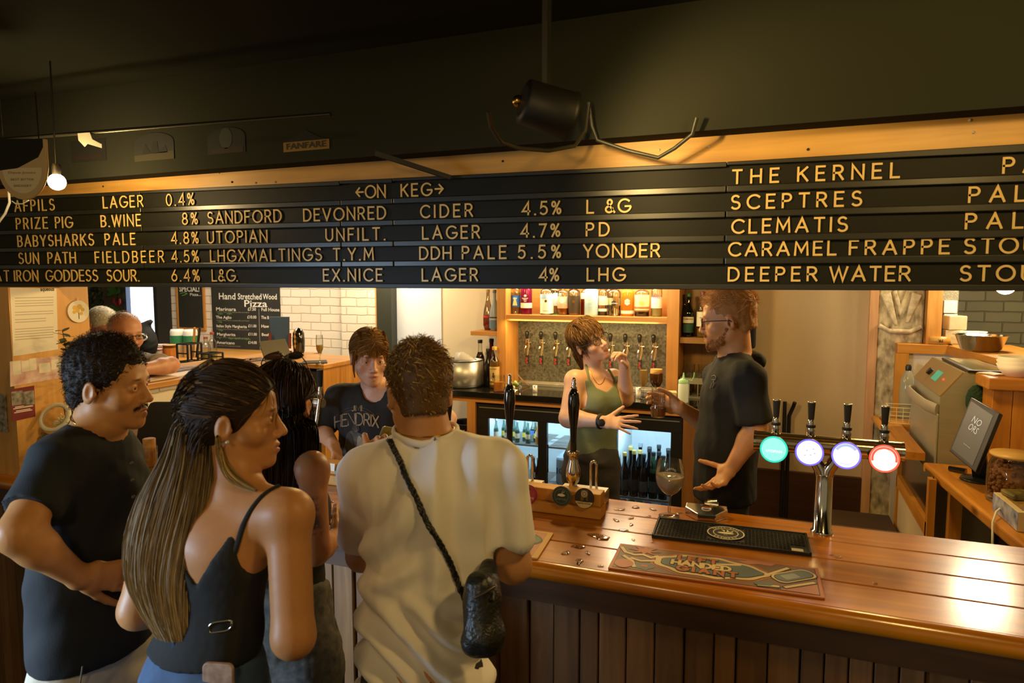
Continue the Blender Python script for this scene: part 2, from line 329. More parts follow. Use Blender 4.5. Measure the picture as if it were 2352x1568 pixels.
def words(mb, s, o, x, y, h, lift=.0006, width=None, bold=.0, center=False):
    """printed or chalked words on plane (o,x,y); h about the capital height"""
    vs, fs = text2d(s, bold)
    if not vs: return mb
    o = Vector(o); x = Vector(x).normalized(); y = Vector(y).normalized(); z = x.cross(y); k = h/.72; w = max(v[0] for v in vs); kx = width/w if width else k
    dx = -w*kx/2 if center else 0
    return mb.add([o+x*(v[0]*kx+dx)+y*v[1]*k+z*lift for v in vs], fs)
def disc(r, n=40, a0=0): return [(r*math.cos(2*PI*i/n+a0), r*math.sin(2*PI*i/n+a0)) for i in range(n)]
def annulus(mb, o, x, y, r0, r1, lift, n=40, a0=0, a1=360):
    o = Vector(o); x = Vector(x).normalized(); y = Vector(y).normalized(); z = x.cross(y); vs = []
    for i in range(n+1):
        a = R(a0+(a1-a0)*i/n)
        for r in (r0, r1): vs.append(o+(x*math.cos(a)+y*math.sin(a))*r+z*lift)
    return mb.add(vs, [(2*i, 2*i+1, 2*i+3, 2*i+2) for i in range(n)])
def arctext(mb, s, o, x, y, r, h, a0, a1, lift=.001, bold=.0, inside=False):
    o = Vector(o); x = Vector(x).normalized(); y = Vector(y).normalized()
    for i, ch in enumerate(s):
        if ch == ' ': continue
        a = R(a0+(a1-a0)*(i+.5)/len(s)); rd = x*math.cos(a)+y*math.sin(a); tg = (x*math.sin(a)-y*math.cos(a))
        if inside: words(mb, ch, o+rd*(r+h/2), -tg, -rd, h, lift, bold=bold, center=True)
        else: words(mb, ch, o+rd*(r-h/2), tg, rd, h, lift, bold=bold, center=True)
Z3 = Vector((0, 0, 1)); Y3 = Vector((0, 1, 0)); X3 = Vector((1, 0, 0))
def blob(cx, cy, rx, ry, k=0, m=9, n=60, ph=0): return [(cx+(rx+k*math.cos(m*2*PI*i/n+ph))*math.cos(2*PI*i/n)*(1 if math.cos(2*PI*i/n) < 0 else 1-.25*math.sin(2*PI*i/n)**2), cy+(ry+k*math.cos(m*2*PI*i/n+ph))*math.sin(2*PI*i/n)) for i in range(n)]
def star(cx, cy, r0, r1, n, ph=0): return [(cx+(r0 if i % 2 else r1)*math.cos(PI*i/n+ph), cy+(r0 if i % 2 else r1)*math.sin(PI*i/n+ph)*.8) for i in range(2*n)]
def rot2(pts, cx, cy, a): c, s = math.cos(a), math.sin(a); return [(cx+p[0]*c-p[1]*s, cy+p[0]*s+p[1]*c) for p in pts]
def rrect(w, h, r, n=6): return [(sx*(w/2-r)+r*math.cos(R(a0+90*i/n)), sy*(h/2-r)+r*math.sin(R(a0+90*i/n))) for sx, sy, a0 in ((1, 1, 0), (-1, 1, 90), (-1, -1, 180), (1, -1, 270)) for i in range(n+1)]
# ---------------------------------------------------------------- room shell
CREAM = M('cream_paint', 'e6d6b8', .75, var=.08, vs=2.5, bump=.05, bs=40)
TANW = M('stained_dimmed_cream', 'cdb48a', .8, var=.22, vs=1.6, stretch=(1.6, 1, .5), bump=.05, bs=40)  # real stains; the tan base puts dim warm light into the same cream
WBRICK = BRICK('white_painted_brick', 'ece2d2', 'e4d8c4', 'cdbfa8'); WBRICKY = BRICK('white_painted_brick_side', 'e9dfcf', 'ddd0bc', 'c8baa4', 'YZ')
GBRICK = BRICK('grey_green_painted_brick', 'aaa482', '9e9878', '8f896a', bw=.26, bh=.085, bump=.9)
DARKC = M('black_ceiling_paint', '2a2b24', .95, spec=.05); DARKF = WOOD('dark_floorboards', '4a3420', '2c1e12', 'X', rough=.5, knots=False)
struct('floor', MB().mm((-11, -3.5, -.06), (4.5, 9, 0)), DARKF)
struct('ceiling', MB().mm((-11, -1.2, 2.75), (4.5, 9, 2.85)), DARKC)
struct('trim_1', MB().mm((-5, .2, 2.62), (2.6, .42, 2.75)), DARKC)          # joists under the ceiling
struct('trim_2', MB().mm((-5, 1.05, 2.64), (2.6, 1.2, 2.75)), DARKC)
struct('wall_back', MB().mm((-5.67, 5.12, 0), (-3.60, 5.3, 2.75)), WBRICK)
struct('wall_back_pier', MB().mm((-3.60, 5.06, 0), (-3.2, 5.3, 2.75)), WBRICK)
struct('wall_back_bar', MB().mm((-2.63, 5.1, 0), (-.62, 5.25, 2.75)), CREAM)
struct('wall_back_right', MB().mm((-.62, 5.1, 0), (.62, 5.25, 2.75)), TANW)
struct('wall_back_header', MB().mm((-3.2, 5.12, 2.3), (-2.63, 5.25, 2.75)), CREAM)
struct('wall_far_left', MB().mm((-11, 6.8, 0), (-8.32, 6.95, 2.75)).mm((-7.78, 6.8, 0), (-5.5, 6.95, 2.75)).mm((-8.32, 6.8, 0), (-7.78, 6.95, 1.1)).mm((-8.32, 6.8, 2.15), (-7.78, 6.95, 2.75)),
       M('bare_plaster', 'a08a68', .85, var=.4, vs=3, bump=.2, bs=20))
struct('wall_far_right', MB().mm((.3, 6.6, 0), (4.5, 6.75, 2.75)), GBRICK)
struct('wall_right', MB().mm((3.2, -1, 0), (3.35, 6.6, 2.75)), GBRICK)
struct('floor_bar', MB().mm((-3.0, 2.6, 0), (.62, 5.05, .15)), DARKF)
struct('baseboard_back', MB().mm((-.5, 5.06, 0), (.6, 5.1, .62)), WOOD('dark_red_wood', '4a2c1c', '351e12', 'X', rough=.45, knots=False))
# window of the kitchen, frosted door behind the bar
w = struct('window_1', MB().mm((-8.36, 6.76, 1.06), (-8.30, 6.86, 2.19)).mm((-7.80, 6.76, 1.06), (-7.74, 6.86, 2.19)).mm((-8.3, 6.76, 1.06), (-7.8, 6.86, 1.1)).mm((-8.3, 6.76, 2.15), (-7.8, 6.86, 2.19)), M('blue_grey_frame', '5a6478', .5))
MB().mm((-8.3, 6.83, 1.1), (-7.8, 6.84, 2.15)).build('pane', M('daylight_pane', 'e8f0ff', .3, emit='e6efff', es=2.6), w)
FR = M('dark_green_door_paint', '33352c', .4)
d = struct('door_1', MB().mm((-3.2, 5.0, 0), (-3.055, 5.14, 2.3)).mm((-3.055, 5.04, 2.2), (-2.63, 5.12, 2.3)), FR)
MB().mm((-3.055, 5.09, 0.05), (-2.63, 5.10, 2.2)).build('pane', M('frosted_pane', 'd6d9dc', .4, emit='ccd4e0', es=.22), d)
MB().mm((-3.225, 5.02, 0), (-3.2, 5.08, 2.3)).build('door_stop', PINE, d)
# ---------------------------------------------------------------- long bar
BT = 1.10
bar = thing('bar_counter', 'long varnished wooden bar with dark vertical boards along its front', 'bar counter', (-.9, 2.2, 0))
BARW = WOOD('varnished_bar_wood', 'cc7c0c', '844602', 'X', scale=.9, rough=.27, coat=.4, vary=.6, bump=.1)
mb = MB(); ys = [1.905, 2.08, 2.245, 2.41, 2.575]
for a, b in zip(ys[:-1], ys[1:]): mb.mm((-3.4, a+.0008, 1.045), (1.9, b-.0008, BT))
top = mb.build('worktop', BARW, bar, bevel=.005, seg=2)
at = top.data.attributes.new('shade', 'FLOAT_COLOR', 'POINT'); at.data.foreach_set('color', [c for i in range(4) for _ in range(8) for c in ((1, .9, .97, .84)[i],)*3+(1,)])
MB().ring([(-3.4, 1.905, 1.0725), (1.9, 1.905, 1.0725)], .0275, 16).build('nosing', WOOD('varnished_nosing', 'cc7c0c', '8c4e06', 'X', rough=.25, coat=.6), bar)
MB().mm((-3.4, 1.945, .95), (1.9, 1.97, 1.045)).build('apron', WOOD('dark_apron', '5a3a20', '3c2512', 'X', rough=.4), bar)
mb = MB(); x = -3.4; sh = []
while x < 1.9:
    wv = random.choice((.06, .085, .1)); rec = random.choice((0, 0, .012)); mb.mm((x+.002, 1.965+rec, .02), (x+wv-.002, 1.995, .95)); sh += [random.uniform(.45, 1)]*8; x += wv
fp = mb.build('front_boards', WOOD('dark_front_boards', '8f683c', '5f3f20', 'Z', rough=.5, vary=.9), bar, bevel=.003, seg=1)
at = fp.data.attributes.new('shade', 'FLOAT_COLOR', 'POINT'); at.data.foreach_set('color', [c for s in sh for c in (s, s*.93, s*.85, 1)])
MB().mm((-3.3, 2.0, .0), (1.9, 2.04, 1.04)).mm((-3.3, 2.5, .15), (1.9, 2.53, 1.04)).build('carcass', M('dark_carcass', '2a1d12', .7), bar)
# ---------------------------------------------------------------- partition, hatch sill, back counters
struct('wall_left_post', MB().mm((-3.35, 1.93, BT), (-3.06, 2.29, 1.922)), WOOD('pale_pine_panel', 'e0ab5c', 'c88c3e', 'Z', rough=.4))
struct('wall_left_hatch', MB().mm((-3.35, 2.60, 0), (-3.09, 3.62, 1.384)), WBRICKY)
sill = MB().mm((-3.62, 2.292, 1.384), (-3.055, 3.62, 1.416)).build('hatch_sill', PINEY, None, bevel=.004)
tag(sill, 'thick pale pine sill of the pizza kitchen hatch', 'counter')
kc = thing('kitchen_counter', 'pine topped counter end with black fridge below the menu board', 'counter', (-3.0, 3.9, 0))
MB().mm((-3.6, 3.62, 1.384), (-2.72, 4.15, 1.412)).build('worktop', PINEX, kc, bevel=.003)
MB().mm((-2.76, 3.63, 0), (-2.73, 4.15, 1.384)).mm((-3.05, 3.66, 0), (-3.02, 4.1, 1.384)).build('side_panel', PINE, kc)
f = MB().mm((-3.015, 3.68, .1), (-2.765, 4.1, 1.36)).build('fridge_body', BLACK, kc, bevel=.006)
MB().mm((-2.90, 3.672, 1.22), (-2.84, 3.68, 1.25)).build('badge', M('grey_badge', '8a8a80', .5), kc)
BCT = 1.15
GRAN = M('black_granite', '23221c', .12, var=.6, vs=90, col2='0d0d0b', coat=.4, detail=3)
GRANL = M('speckled_granite', '7d796c', .4, var=.8, vs=75, col2='1d1b17', detail=6, bump=.1, bs=80)
bc = thing('back_counter', 'black granite back bar counter with an oak edge strip under it', 'counter', (-1.2, 4.75, 0))
MB().mm((-2.42, 4.46, BCT-.045), (-.2, 5.08, BCT)).build('worktop', GRAN, bc, bevel=.004)
MB().mm((-2.40, 4.48, 1.072), (-.2, 4.50, BCT-.045)).build('edge_strip', OAKX, bc)
MB().mm((-2.11, 4.48, 0), (-2.045, 5.05, 1.072)).build('side_panel', OAKZ, bc); MB().mm((-.56, 4.48, 0), (-.48, 5.05, 1.072)).build('side_panel', WOOD('oak_z_dark', '9a6a38', '7a5028', 'Z', knots=False), bc)
mb = MB().mm((-2.38, 4.6, .6), (-2.12, 5.05, .62)).mm((-2.38, 4.6, .2), (-2.12, 5.05, .22)).mm((-2.12, 4.5, .15), (-2.11, 4.52, .9)); mb.build('shelf', OAKX, bc)
# shelf unit with the stone back panel
su = thing('shelf_unit', 'oak wall unit with a lit bottle shelf over a grey stone panel', 'shelf unit', (-1.3, 4.9, BCT))
MB().mm((-1.975, 4.73, BCT+.001), (-1.905, 5.08, 2.3)).build('post', OAKZ, su); MB().mm((-.715, 4.73, BCT+.001), (-.635, 5.08, 2.3)).build('post', OAKZ, su)
MB().mm((-1.905, 4.74, 1.655), (-.715, 5.0, 1.70)).build('shelf', OAKX, su, bevel=.003); MB().mm((-1.905, 4.74, 2.0), (-.715, 5.08, 2.05)).build('shelf', OAKX, su)
MB().mm((-1.905, 5.0, 1.70), (-.715, 5.03, 2.0)).build('back_panel', OAKX, su)
MB().mm((-1.905, 5.0, BCT+.001), (-.72, 5.03, 1.655)).build('stone_panel', GRANL, su)
MB().mm((-1.88, 4.765, 1.985), (-.74, 4.785, 1.999)).build('led_strip', M('led_strip', 'fff0d0', .4, emit='ffe2b0', es=16), su)
MB().mm((-2.2, 4.74, 1.535), (-1.975, 5.06, 1.568)).build('side_shelf', OAKX, su, bevel=.003)
MB().mm((-1.99, 4.98, BCT+.001), (-1.975, 5.02, 1.535)).build('bracket', OAKZ, su)
cb = thing('side_cabinet', 'darker oak open cabinet of bottles and glasses behind the ginger bartender', 'cabinet', (-.4, 4.9, BCT))
OAKD = WOOD('dark_oak_panel', '9a7340', '7f5a2e', 'Z', knots=False); OAKDX = WOOD('dark_oak_shelf', 'a87c42', '8a6230', 'X', knots=False)
MB().mm((-.632, 5.02, BCT+.001), (-.21, 5.08, 2.3)).build('back_panel', OAKD, cb); MB().mm((-.632, 4.76, 1.525), (-.24, 5.02, 1.565)).build('shelf', OAKDX, cb, bevel=.002)
MB().mm((-.24, 4.76, BCT+.001), (-.2, 5.08, 2.3)).build('post', OAKD, cb)
# ---------------------------------------------------------------- letter board, timber, fascia
BY = 2.15
BX0, BX1 = -3.62, 1.0
lb = thing('letter_board', 'long dark green letter board of beers in gold slot-in letters above the bar', 'menu board', (-1.3, BY+.02, 1.925))
BGREEN = M('dark_green_board', '1a190b', .55, spec=.2, var=.2, vs=14, bump=.03, bs=200); BFRAME = M('board_frame_paint', '1d1c14', .5); RAILM = M('satin_rail', '1b1a0c', .33, spec=.6)
bk_ = MB()
MB().mm((BX0, BY-.012, 1.924), (BX1, BY+.03, 1.940)).build('frame_rail', BFRAME, lb, bevel=.002); 
XL = P(36, 500, Y=BY).x; XR = P(1680, 500, Y=BY).x
ZL = (2.268, 2.187, 2.106, 2.027, 1.946); ZR = (2.233, 2.159, 2.088, 2.021, 1.947)
def rowz(i, x): t = (x-XL)/(XR-XL); return ZL[i]+(ZR[i]-ZL[i])*t
def ztop(x): return 2.300+(ZL[0]-rowz(0, XR)+.002)*(1-(x-XL)/(XR-XL)) if x < XR else 2.300
sb0 = None
seams = [BX0]+[P(u, 550, Y=BY).x for u in (330, 785, 905, 1665)]+[BX1]
def sb(a, b, za0, za1, zb0, zb1, y0, y1, m=None):
    m = m or MB(); return m.add([(a, y0, za0), (b, y0, zb0), (b, y0, zb1), (a, y0, za1), (a, y1, za0), (b, y1, zb0), (b, y1, zb1), (a, y1, za1)], [(0, 1, 2, 3), (7, 6, 5, 4), (0, 4, 5, 1), (1, 5, 6, 2), (2, 6, 7, 3), (3, 7, 4, 0)])
sb(BX0, XR, 1.925, ztop(BX0)-.002, 1.925, 2.299, BY+.006, BY+.026, bk_); sb(XR, BX1, 1.925, 2.299, 1.925, 2.299, BY+.006, BY+.026, bk_).build('backing', BGREEN, lb)
for a, b in zip(seams[:-1], seams[1:]):
    for i in range(4):
        z0 = rowz(i, a)-.001; z1 = rowz(i, b)-.001
        sb(a+.0015, b-.0015, z0-.021, z0, z1-.021, z1, BY-.006, BY+.01).build('rail', RAILM, lb, bevel=.003)
    sb(a+.001, b-.001, min(rowz(0, a)+.057, ztop(a)-.008), ztop(a), min(rowz(0, b)+.052, ztop(b)-.008), ztop(b), BY-.008, BY+.03).build('frame_rail', BFRAME, lb, bevel=.002)
GOLD = M('gold_letter', 'e8c474', .45, spec=.5)
ROWS = ["AFPILS 35 131|LAGER 238 335|0.4% 383 452|<ON 817 889|KEG> 920 1021|THE 1676 1786|KERNEL 1825 2061|PALE 2292 2470",
 "PRIZE 36 113|PIG 126 170|B.WINE 231 328|8% 418 458|SANDFORD 476 650|DEVONRED 696 889|CIDER 964 1088|4.5% 1197 1290|L 1345 1368|&G 1387 1448|SCEPTRES 1675 1977|PALE 2218 2400",
 "BABYSHARKS 37 217|PALE 238 313|4.8% 391 458|UTOPIAN 474 616|UNFILT. 746 887|LAGER 968 1104|4.7% 1194 1288|PD 1344 1401|CLEMATIS 1678 1947|PALE 2214 2400",
 "SUN 37 88|PATH 104 173|FIELDBEER 213 377|4.5% 390 457|LHGXMALTINGS 479 740|T.Y.M 762 859|DDH 961 1038|PALE 1059 1165|5.5% 1188 1290|YONDER 1338 1518|CARAMEL 1672 1924|FRAPPE 1950 2184|STOUT 2214 2430",
 "AT -20 17|IRON 24 84|GODDESS 97 222|SOUR. 238 318|6.4% 388 457|L&G. 481 545|EX.NICE 738 879|LAGER 966 1099|4% 1237 1286|LHG 1347 1438|DEEPER 1673 1882|WATER 1907 2097|STOUT 2208 2430"]
for i, row in enumerate(ROWS):
    for wd_ in row.split('|'):
        s, a, b = wd_.split(); xa = P(float(a)+3, 550, Y=BY).x; xb = P(float(b)-3, 550, Y=BY).x
        t = min(1, max(0, (xa-XL)/(XR-XL))); h = .048+(.038-.048)*t; z = rowz(i, xa)+.001; mb = MB()
        ribbon(mb, strokes(s, h, xb-xa), (xa, BY+.003, z+.003), (1, 0, (rowz(i, xb)-rowz(i, xa))/(xb-xa)), (0, 0, 1),   .0058, .003); mb.build('lettering', GOLD, lb)
TIMB = WOOD('worn_timber', 'e6b25c', 'ac7a30', 'X', scale=.7, rough=.45, vary=0, bump=.25)
tb = MB().mm((BX0-.6, BY+.031, 2.29), (2.2, BY+.2, 2.52)).build('trim_3', TIMB, None, kind='structure', bevel=.004)
struct('trim_4', MB().mm((BX0-.6, BY-.06, 2.384), (2.2, BY+.029, 2.75)), M('black_fascia', '34352c', .95, spec=.05))
# ---------------------------------------------------------------- things on the bar
BROWN = M('mat_orange', 'b5672f', .5); CREAMR = M('mat_cream', 'd9bc84', .5); SLATE = M('mat_slate', '5f6a6a', .5); NAVY = M('mat_dark', '2b2a26', .5); PINK = M('mat_pink', 'b8765c', .5)
WOODB = WOOD('trough_wood', 'dca244', 'b07a2a', 'X', rough=.5)
tr = thing('pump_trough', 'stepped wooden trough carrying the pump badges along the bar', 'trough', (-1.3, 2.36, BT))
MB().mm((-2.25, 2.318, BT+.001), (-.57, 2.40, 1.142)).build('lower_step', WOODB, tr, bevel=.003); MB().mm((-2.25, 2.336, 1.142), (-.575, 2.40, 1.188)).build('upper_step', WOODB, tr, bevel=.003)
def clip(o, r, base, label, draw):
    t = thing('pump_clip', label, 'pump badge', o, 'round pump badges on the trough')
    x = X3; y = Vector((0, .12, 1)).normalized(); n = x.cross(y)
    MB().prism(disc(r), o, x, y, .005).build('badge', base, t, bevel=.001, seg=1); draw(t, Vector(o), x, y, n); return t
def put(t, name, mat, fn): mb = MB(); fn(mb); return mb.build(name, mat, t)
WH = M('print_white', 'e6dfcc', .6); TEAL = M('print_teal', '2f7f80', .55); YEL = M('print_yellow', 'd8b548', .55); BLK = M('print_black', '24231d', .6); RED = M('print_red', 'b02a25', .55)
def d1(t, o, x, y, n):
    put(t, 'artwork', M('print_orange', 'c9562a', .55, var=.7, vs=40, col2='8f2036'), lambda m: m.prism(disc(.031), o+y*.002+n*.0012, x, y, .001))
    put(t, 'emblem', BLK, lambda m: m.prism([(-.010, .016), (.010, .016), (.010, .022), (.004, .028), (-.004, .028), (-.010, .022)], o+n*.002, x, y, .0006))
    put(t, 'lettering', WH, lambda m: (words(m, 'CLEMATIS', o-y*.016+n*.0016, x, y, .008, center=True, bold=.01), words(m, 'PALE ALE', o-y*.025+n*.0016, x, y, .004, center=True)))
clip((-.841, 2.305, 1.168), .036, M('clip_magenta', 'a8285a', .5), 'round magenta and orange CLEMATIS pump badge', d1)
def d2(t, o, x, y, n):
    put(t, 'ring', M('print_sage', '8b9a86', .6), lambda m: (annulus(m, o, x, y, .0255, .0265, .0012), annulus(m, o, x, y, .034, .0348, .0012)))
    put(t, 'emblem', WH, lambda m: (m.prism([(.014*math.cos(a)*1.0, .005*math.sin(a)+.004) for a in [2*PI*i/18 for i in range(18)]], o+n*.0016, x, y, .0006), m.prism([(-.011, .002), (-.017, -.001), (-.011, .005)], o+n*.0016, x, y, .0006), ribbon(m, [[(.0, .010), (.006, .020)], [(.003, .010), (.012, .018)]], o+n*.0012, x, y, .0012, .0006)))
    put(t, 'lettering', M('print_sage', '', .6), lambda m: words(m, 'SCEPTRES', o-y*.014+n*.0016, x, y, .0065, center=True))
clip((-.712, 2.306, 1.176), .036, M('clip_dark_green', '2f4038', .5), 'round dark green SCEPTRES pump badge with a pale animal', d2)
def d3(t, o, x, y, n):
    put(t, 'artwork', M('print_dusk', '6b5638', .6), lambda m: m.prism([(-.013, -.012), (.013, -.012), (.013, .030), (-.013, .030)], o+n*.001, x, y, .0006))
    put(t, 'ring', WH, lambda m: (annulus(m, o+y*.016, x, y, .010, .0115, .0022), annulus(m, o+y*.016, x, y, .006, .0075, .0022), annulus(m, o+y*.016, x, y, .0, .003, .0022)))
    put(t, 'emblem', BLK, lambda m: m.prism([(-.016, -.012), (.018, -.012), (.008, -.007), (.005, .004), (.001, .004), (-.002, -.007)], o+n*.0025, x, y, .0006))
    put(t, 'banner', M('print_straw', 'd5c48c', .6), lambda m: m.prism([(.0345*math.cos(a), .0345*math.sin(a)) for a in [R(200)+R(140)*i/16 for i in range(17)]], o+n*.0018, x, y, .0006))
    put(t, 'lettering', BLK, lambda m: words(m, 'DEEPER WATER', o-y*.020+n*.0022, x, y, .005, center=True))
clip((-.627, 2.306, 1.178), .036, M('clip_black', '2a261e', .5), 'round black and straw DEEPER WATER pump badge at the trough end', d3)
def d4(t, o, x, y, n):
    put(t, 'artwork', M('print_skyline', '8fb0a4', .6), lambda m: m.prism([(-.02, .002), (-.02, .010), (-.012, .010), (-.012, .016), (-.004, .016), (-.002, .026), (.002, .026), (.004, .014), (.012, .014), (.012, .008), (.02, .008), (.02, .002)], o+n*.001, x, y, .0006))
    put(t, 'banner', M('print_straw', '', .6), lambda m: m.prism([(.0345*math.cos(a), .0345*math.sin(a)) for a in [R(208)+R(124)*i/16 for i in range(17)]], o+n*.001, x, y, .0006))
    put(t, 'lettering', BLK, lambda m: words(m, 'UTOPIAN', o-y*.011+n*.0018, x, y, .0095, center=True, bold=.015))
clip((-1.653, 2.305, 1.168), .037, M('clip_teal', '2f8a90', .5), 'round teal UTOPIAN pump badge left of the man in white', d4)
# beer engines
def engine(x, y, z0, label):
    t = thing('beer_pump', label, 'beer pump', (x, y, z0), 'hand pulled beer pumps')
    MB().lathe([(.034, 0), (.034, .006), (.016, .018), (.014, .026), (.024, .04), (.0285, .062), (.027, .085), (.018, .115), (.016, .135), (.021, .147), (.024, .152), (.012, .156)], (x, y, z0)).build('vase', CHROME, t)
    MB().lathe([(.011, .152), (.0125, .16), (.012, .20), (.0145, .25), (.020, .30), (.0225, .335), (.020, .37), (.012, .392), (.008, .396)], (x, y, z0)).build('handle', M('gloss_black', '121210', .08, coat=.8), t)
    MB().lathe([(.008, .392), (.013, .396), (.007, .404), (.0095, .412), (.006, .419), (.0085, .426), (.006, .433), (.0, .436)], (x, y, z0), n=18).build('finial', CHROME, t); return t
def box_engine(x, y, label):
    t = thing('drip_box', label, 'pump box', (x, y, BT), 'steel pump boxes with swan necks')
    MB().mm((x-.06, y-.045, BT+.001), (x+.12, y+.075, 1.148)).build('body', STEEL, t, bevel=.003); MB().mm((x-.058, y-.043, 1.148), (x+.118, y+.073, 1.152)).build('top_plate', M('pale_steel', 'd2cdc2', .35, .6), t)
    mb = MB(); q = Vector((x+.05, y+.06, 1.15)); mb.ring([q, q+Z3*.09]+[q+Vector((.011*(1-math.cos(a)), 0, .09+.013*math.sin(a))) for a in [PI*i/8 for i in range(1, 9)]]+[q+Vector((.022, 0, .0))], .0055, 12); mb.build('swan_neck', CHROME, t); return t
box_engine(-.712, 2.47, 'steel pump box with curved swan neck at the trough end'); engine(-.712, 2.455, 1.153, 'tall black hand pump nearest the wine glass end of the trough')
box_engine(-.975, 2.47, 'steel pump box with swan neck beside the white tee shoulder'); engine(-.972, 2.455, 1.153, 'tall black hand pump just right of the white tee shoulder')
box_engine(-1.243, 2.47, 'steel pump box behind the man in white'); engine(-1.243, 2.455, 1.153, 'black hand pump showing beside the head of the man in white')
# lager font with four lit lenses
fx, fy = .158, 2.485
ft = thing('beer_font', 'chrome T-shaped lager font with four glowing round lenses', 'beer font', (fx, fy, BT))
MB().lathe([(.036, .001), (.036, .006), (.029, .010), (.028, .20)], (fx, fy, BT)).build('column', CHROME, ft)
for s in (-1, 1): MB().ring([(fx+s*.004, fy, BT+.17), (fx+s*.012, fy, BT+.215), (fx+s*.03, fy, BT+.25), (fx+s*.055, fy, BT+.275), (fx+s*.09, fy, BT+.285)], .021, 16).build('branch', CHROME, ft)
MB().cyl((-.065, fy, 1.398), (.385, fy, 1.398), .033, n=28).build('cross_tube', M('bronze_chrome', 'c9b79a', .16, 1.), ft)
for xx in (-.065, .385): MB().lathe([(.034, -.004), (.034, .004)], (xx, fy, 1.398), axis=(1, 0, 0)).build('end_cap', CHROME, ft)
LENS = (('7fd6c8', '1fae98', 'green'), ('f2f2f6', '5f58c8', 'white'), ('e2ebfa', '6a5fd0', 'pale blue'), ('fff0ea', 'e0503c', 'red and white'))
for i, (c1, c2, nm) in enumerate(LENS):
    x = -.003+.1103*i; o = Vector((x, fy-.052, 1.383)); yy = Vector((0, .10, 1)).normalized(); n = X3.cross(yy)
    MB().cyl((x, fy-.046, 1.386), (x, fy-.02, 1.392), .02).build('lens_stem', CHROME, ft)
    b = MB().prism(disc(.0455), o, X3, yy, .012).build('lens', M('lens_case', '1d2330', .3), ft, bevel=.002)
    put(b, 'rim_light', M('lens_rim_'+nm.split()[0], c2, .4, emit=c2, es=1.6), lambda m: annulus(m, o, X3, yy, .0385, .0445, .0008))
    put(b, 'face', M('lens_face_'+nm.split()[0], c1, .3, emit=c1, es=1.35), lambda m: m.prism(disc(.0388), o+n*.0009, X3, yy, .0005))
    if i == 0: put(b, 'lettering', M('lens_print', 'd4f4ec', .5, emit='e8fffa', es=1.6), lambda m: words(m, 'UTOPIAN', o-yy*.010+n*.0012, X3, yy, .0085, center=True))
    if i == 3: put(b, 'crescent', M('lens_red', 'e2604a', .5, emit='e2604a', es=1.0), lambda m: (annulus(m, o, X3, yy, .031, .038, .0016, a0=-15, a1=195), annulus(m, o+yy*.012, X3, yy, .019, .020, .0016, a0=20, a1=160)))
    if i == 2: put(b, 'crescent', M('lens_blue', '9fb4e8', .5, emit='a4b6ea', es=1.0), lambda m: (annulus(m, o, X3, yy, .029, .038, .0016, a0=35, a1=150), annulus(m, o, X3, yy, .028, .030, .0016, a0=230, a1=310)))
    if i == 1: put(b, 'specks', M('lens_speck', 'b8bccc', .5, emit='b8bccc', es=.9), lambda m: [m.prism([(p[0]+q[0]*.003, p[1]+q[1]*.002) for q in ((-1, -1), (1, -1), (1.4, 1), (-1, 1))], o+n*.0014, X3, yy, .0002) for p in ((-.008, .006), (.012, .012), (.004, -.008), (.016, -.002), (-.014, -.01))])
    hx = x+.004
    mb = MB().lathe([(.012, .028), (.0125, .034), (.0155, .045), (.0135, .058), (.0105, .07), (.012, .078), (.009, .085)], (hx, fy+.005, 1.398), n=20); tapb = mb.build('tap_body', CHROME, ft)
    MB().lathe([(.0145, .0), (.0155, .004), (.0145, .01)], (hx, fy+.005, 1.456), n=20).build('collar', BLACK, tapb)
    MB().lathe([(.0088, 0), (.0095, .005), (.0125, .055), (.0125, .059)], (hx, fy+.005, 1.483), n=16).build('tap_handle', MATTE, ft); MB().lathe([(.0128, 0), (.0128, .003), (.011, .0035)], (hx, fy+.005, 1.542), n=16).build('handle_cap', CHROME, ft)
# small lager tap on the left part of the bar
t = thing('beer_tap', 'single lager tap with a black handle left of the barmaid in black', 'beer tap', (-1.9, 2.5, BT))
MB().lathe([(.03, .001), (.03, .008), (.018, .012), (.018, .29)], (-2.0, 2.5, BT), n=18).build('column', CHROME, t); MB().cyl((-2.1, 2.5, 1.405), (-1.885, 2.5, 1.405), .02, n=18).build('cross_tube', STEEL, t)
MB().lathe([(.010, 0), (.014, .015), (.012, .035), (.009, .06)], (-1.893, 2.49, 1.425), n=18).build('tap_body', CHROME, t); MB().cyl((-1.893, 2.485, 1.425), (-1.9, 2.46, 1.30), .010, .008, 14).build('spout', CHROME, t)
MB().lathe([(.011, 0), (.0145, .06), (.0145, .075)], (-1.893, 2.49, 1.482), n=16).build('tap_handle', MATTE, t)
t = thing('tap_nozzle', 'chrome tap mechanism behind the teal pump badge', 'tap', (-1.66, 2.47, BT)); MB().mm((-1.74, 2.43, BT+.001), (-1.60, 2.52, 1.15)).build('body', CHROME, t, bevel=.006)
MB().cyl((-1.70, 2.45, 1.15), (-1.70, 2.45, 1.19), .012).cyl((-1.64, 2.47, 1.15), (-1.64, 2.47, 1.20), .010).build('fittings', CHROME, t); MB().ring([(-1.63, 2.44, 1.19), (-1.56, 2.42, 1.2), (-1.5, 2.42, 1.19)], .006, 10).build('lever', CHROME, t)
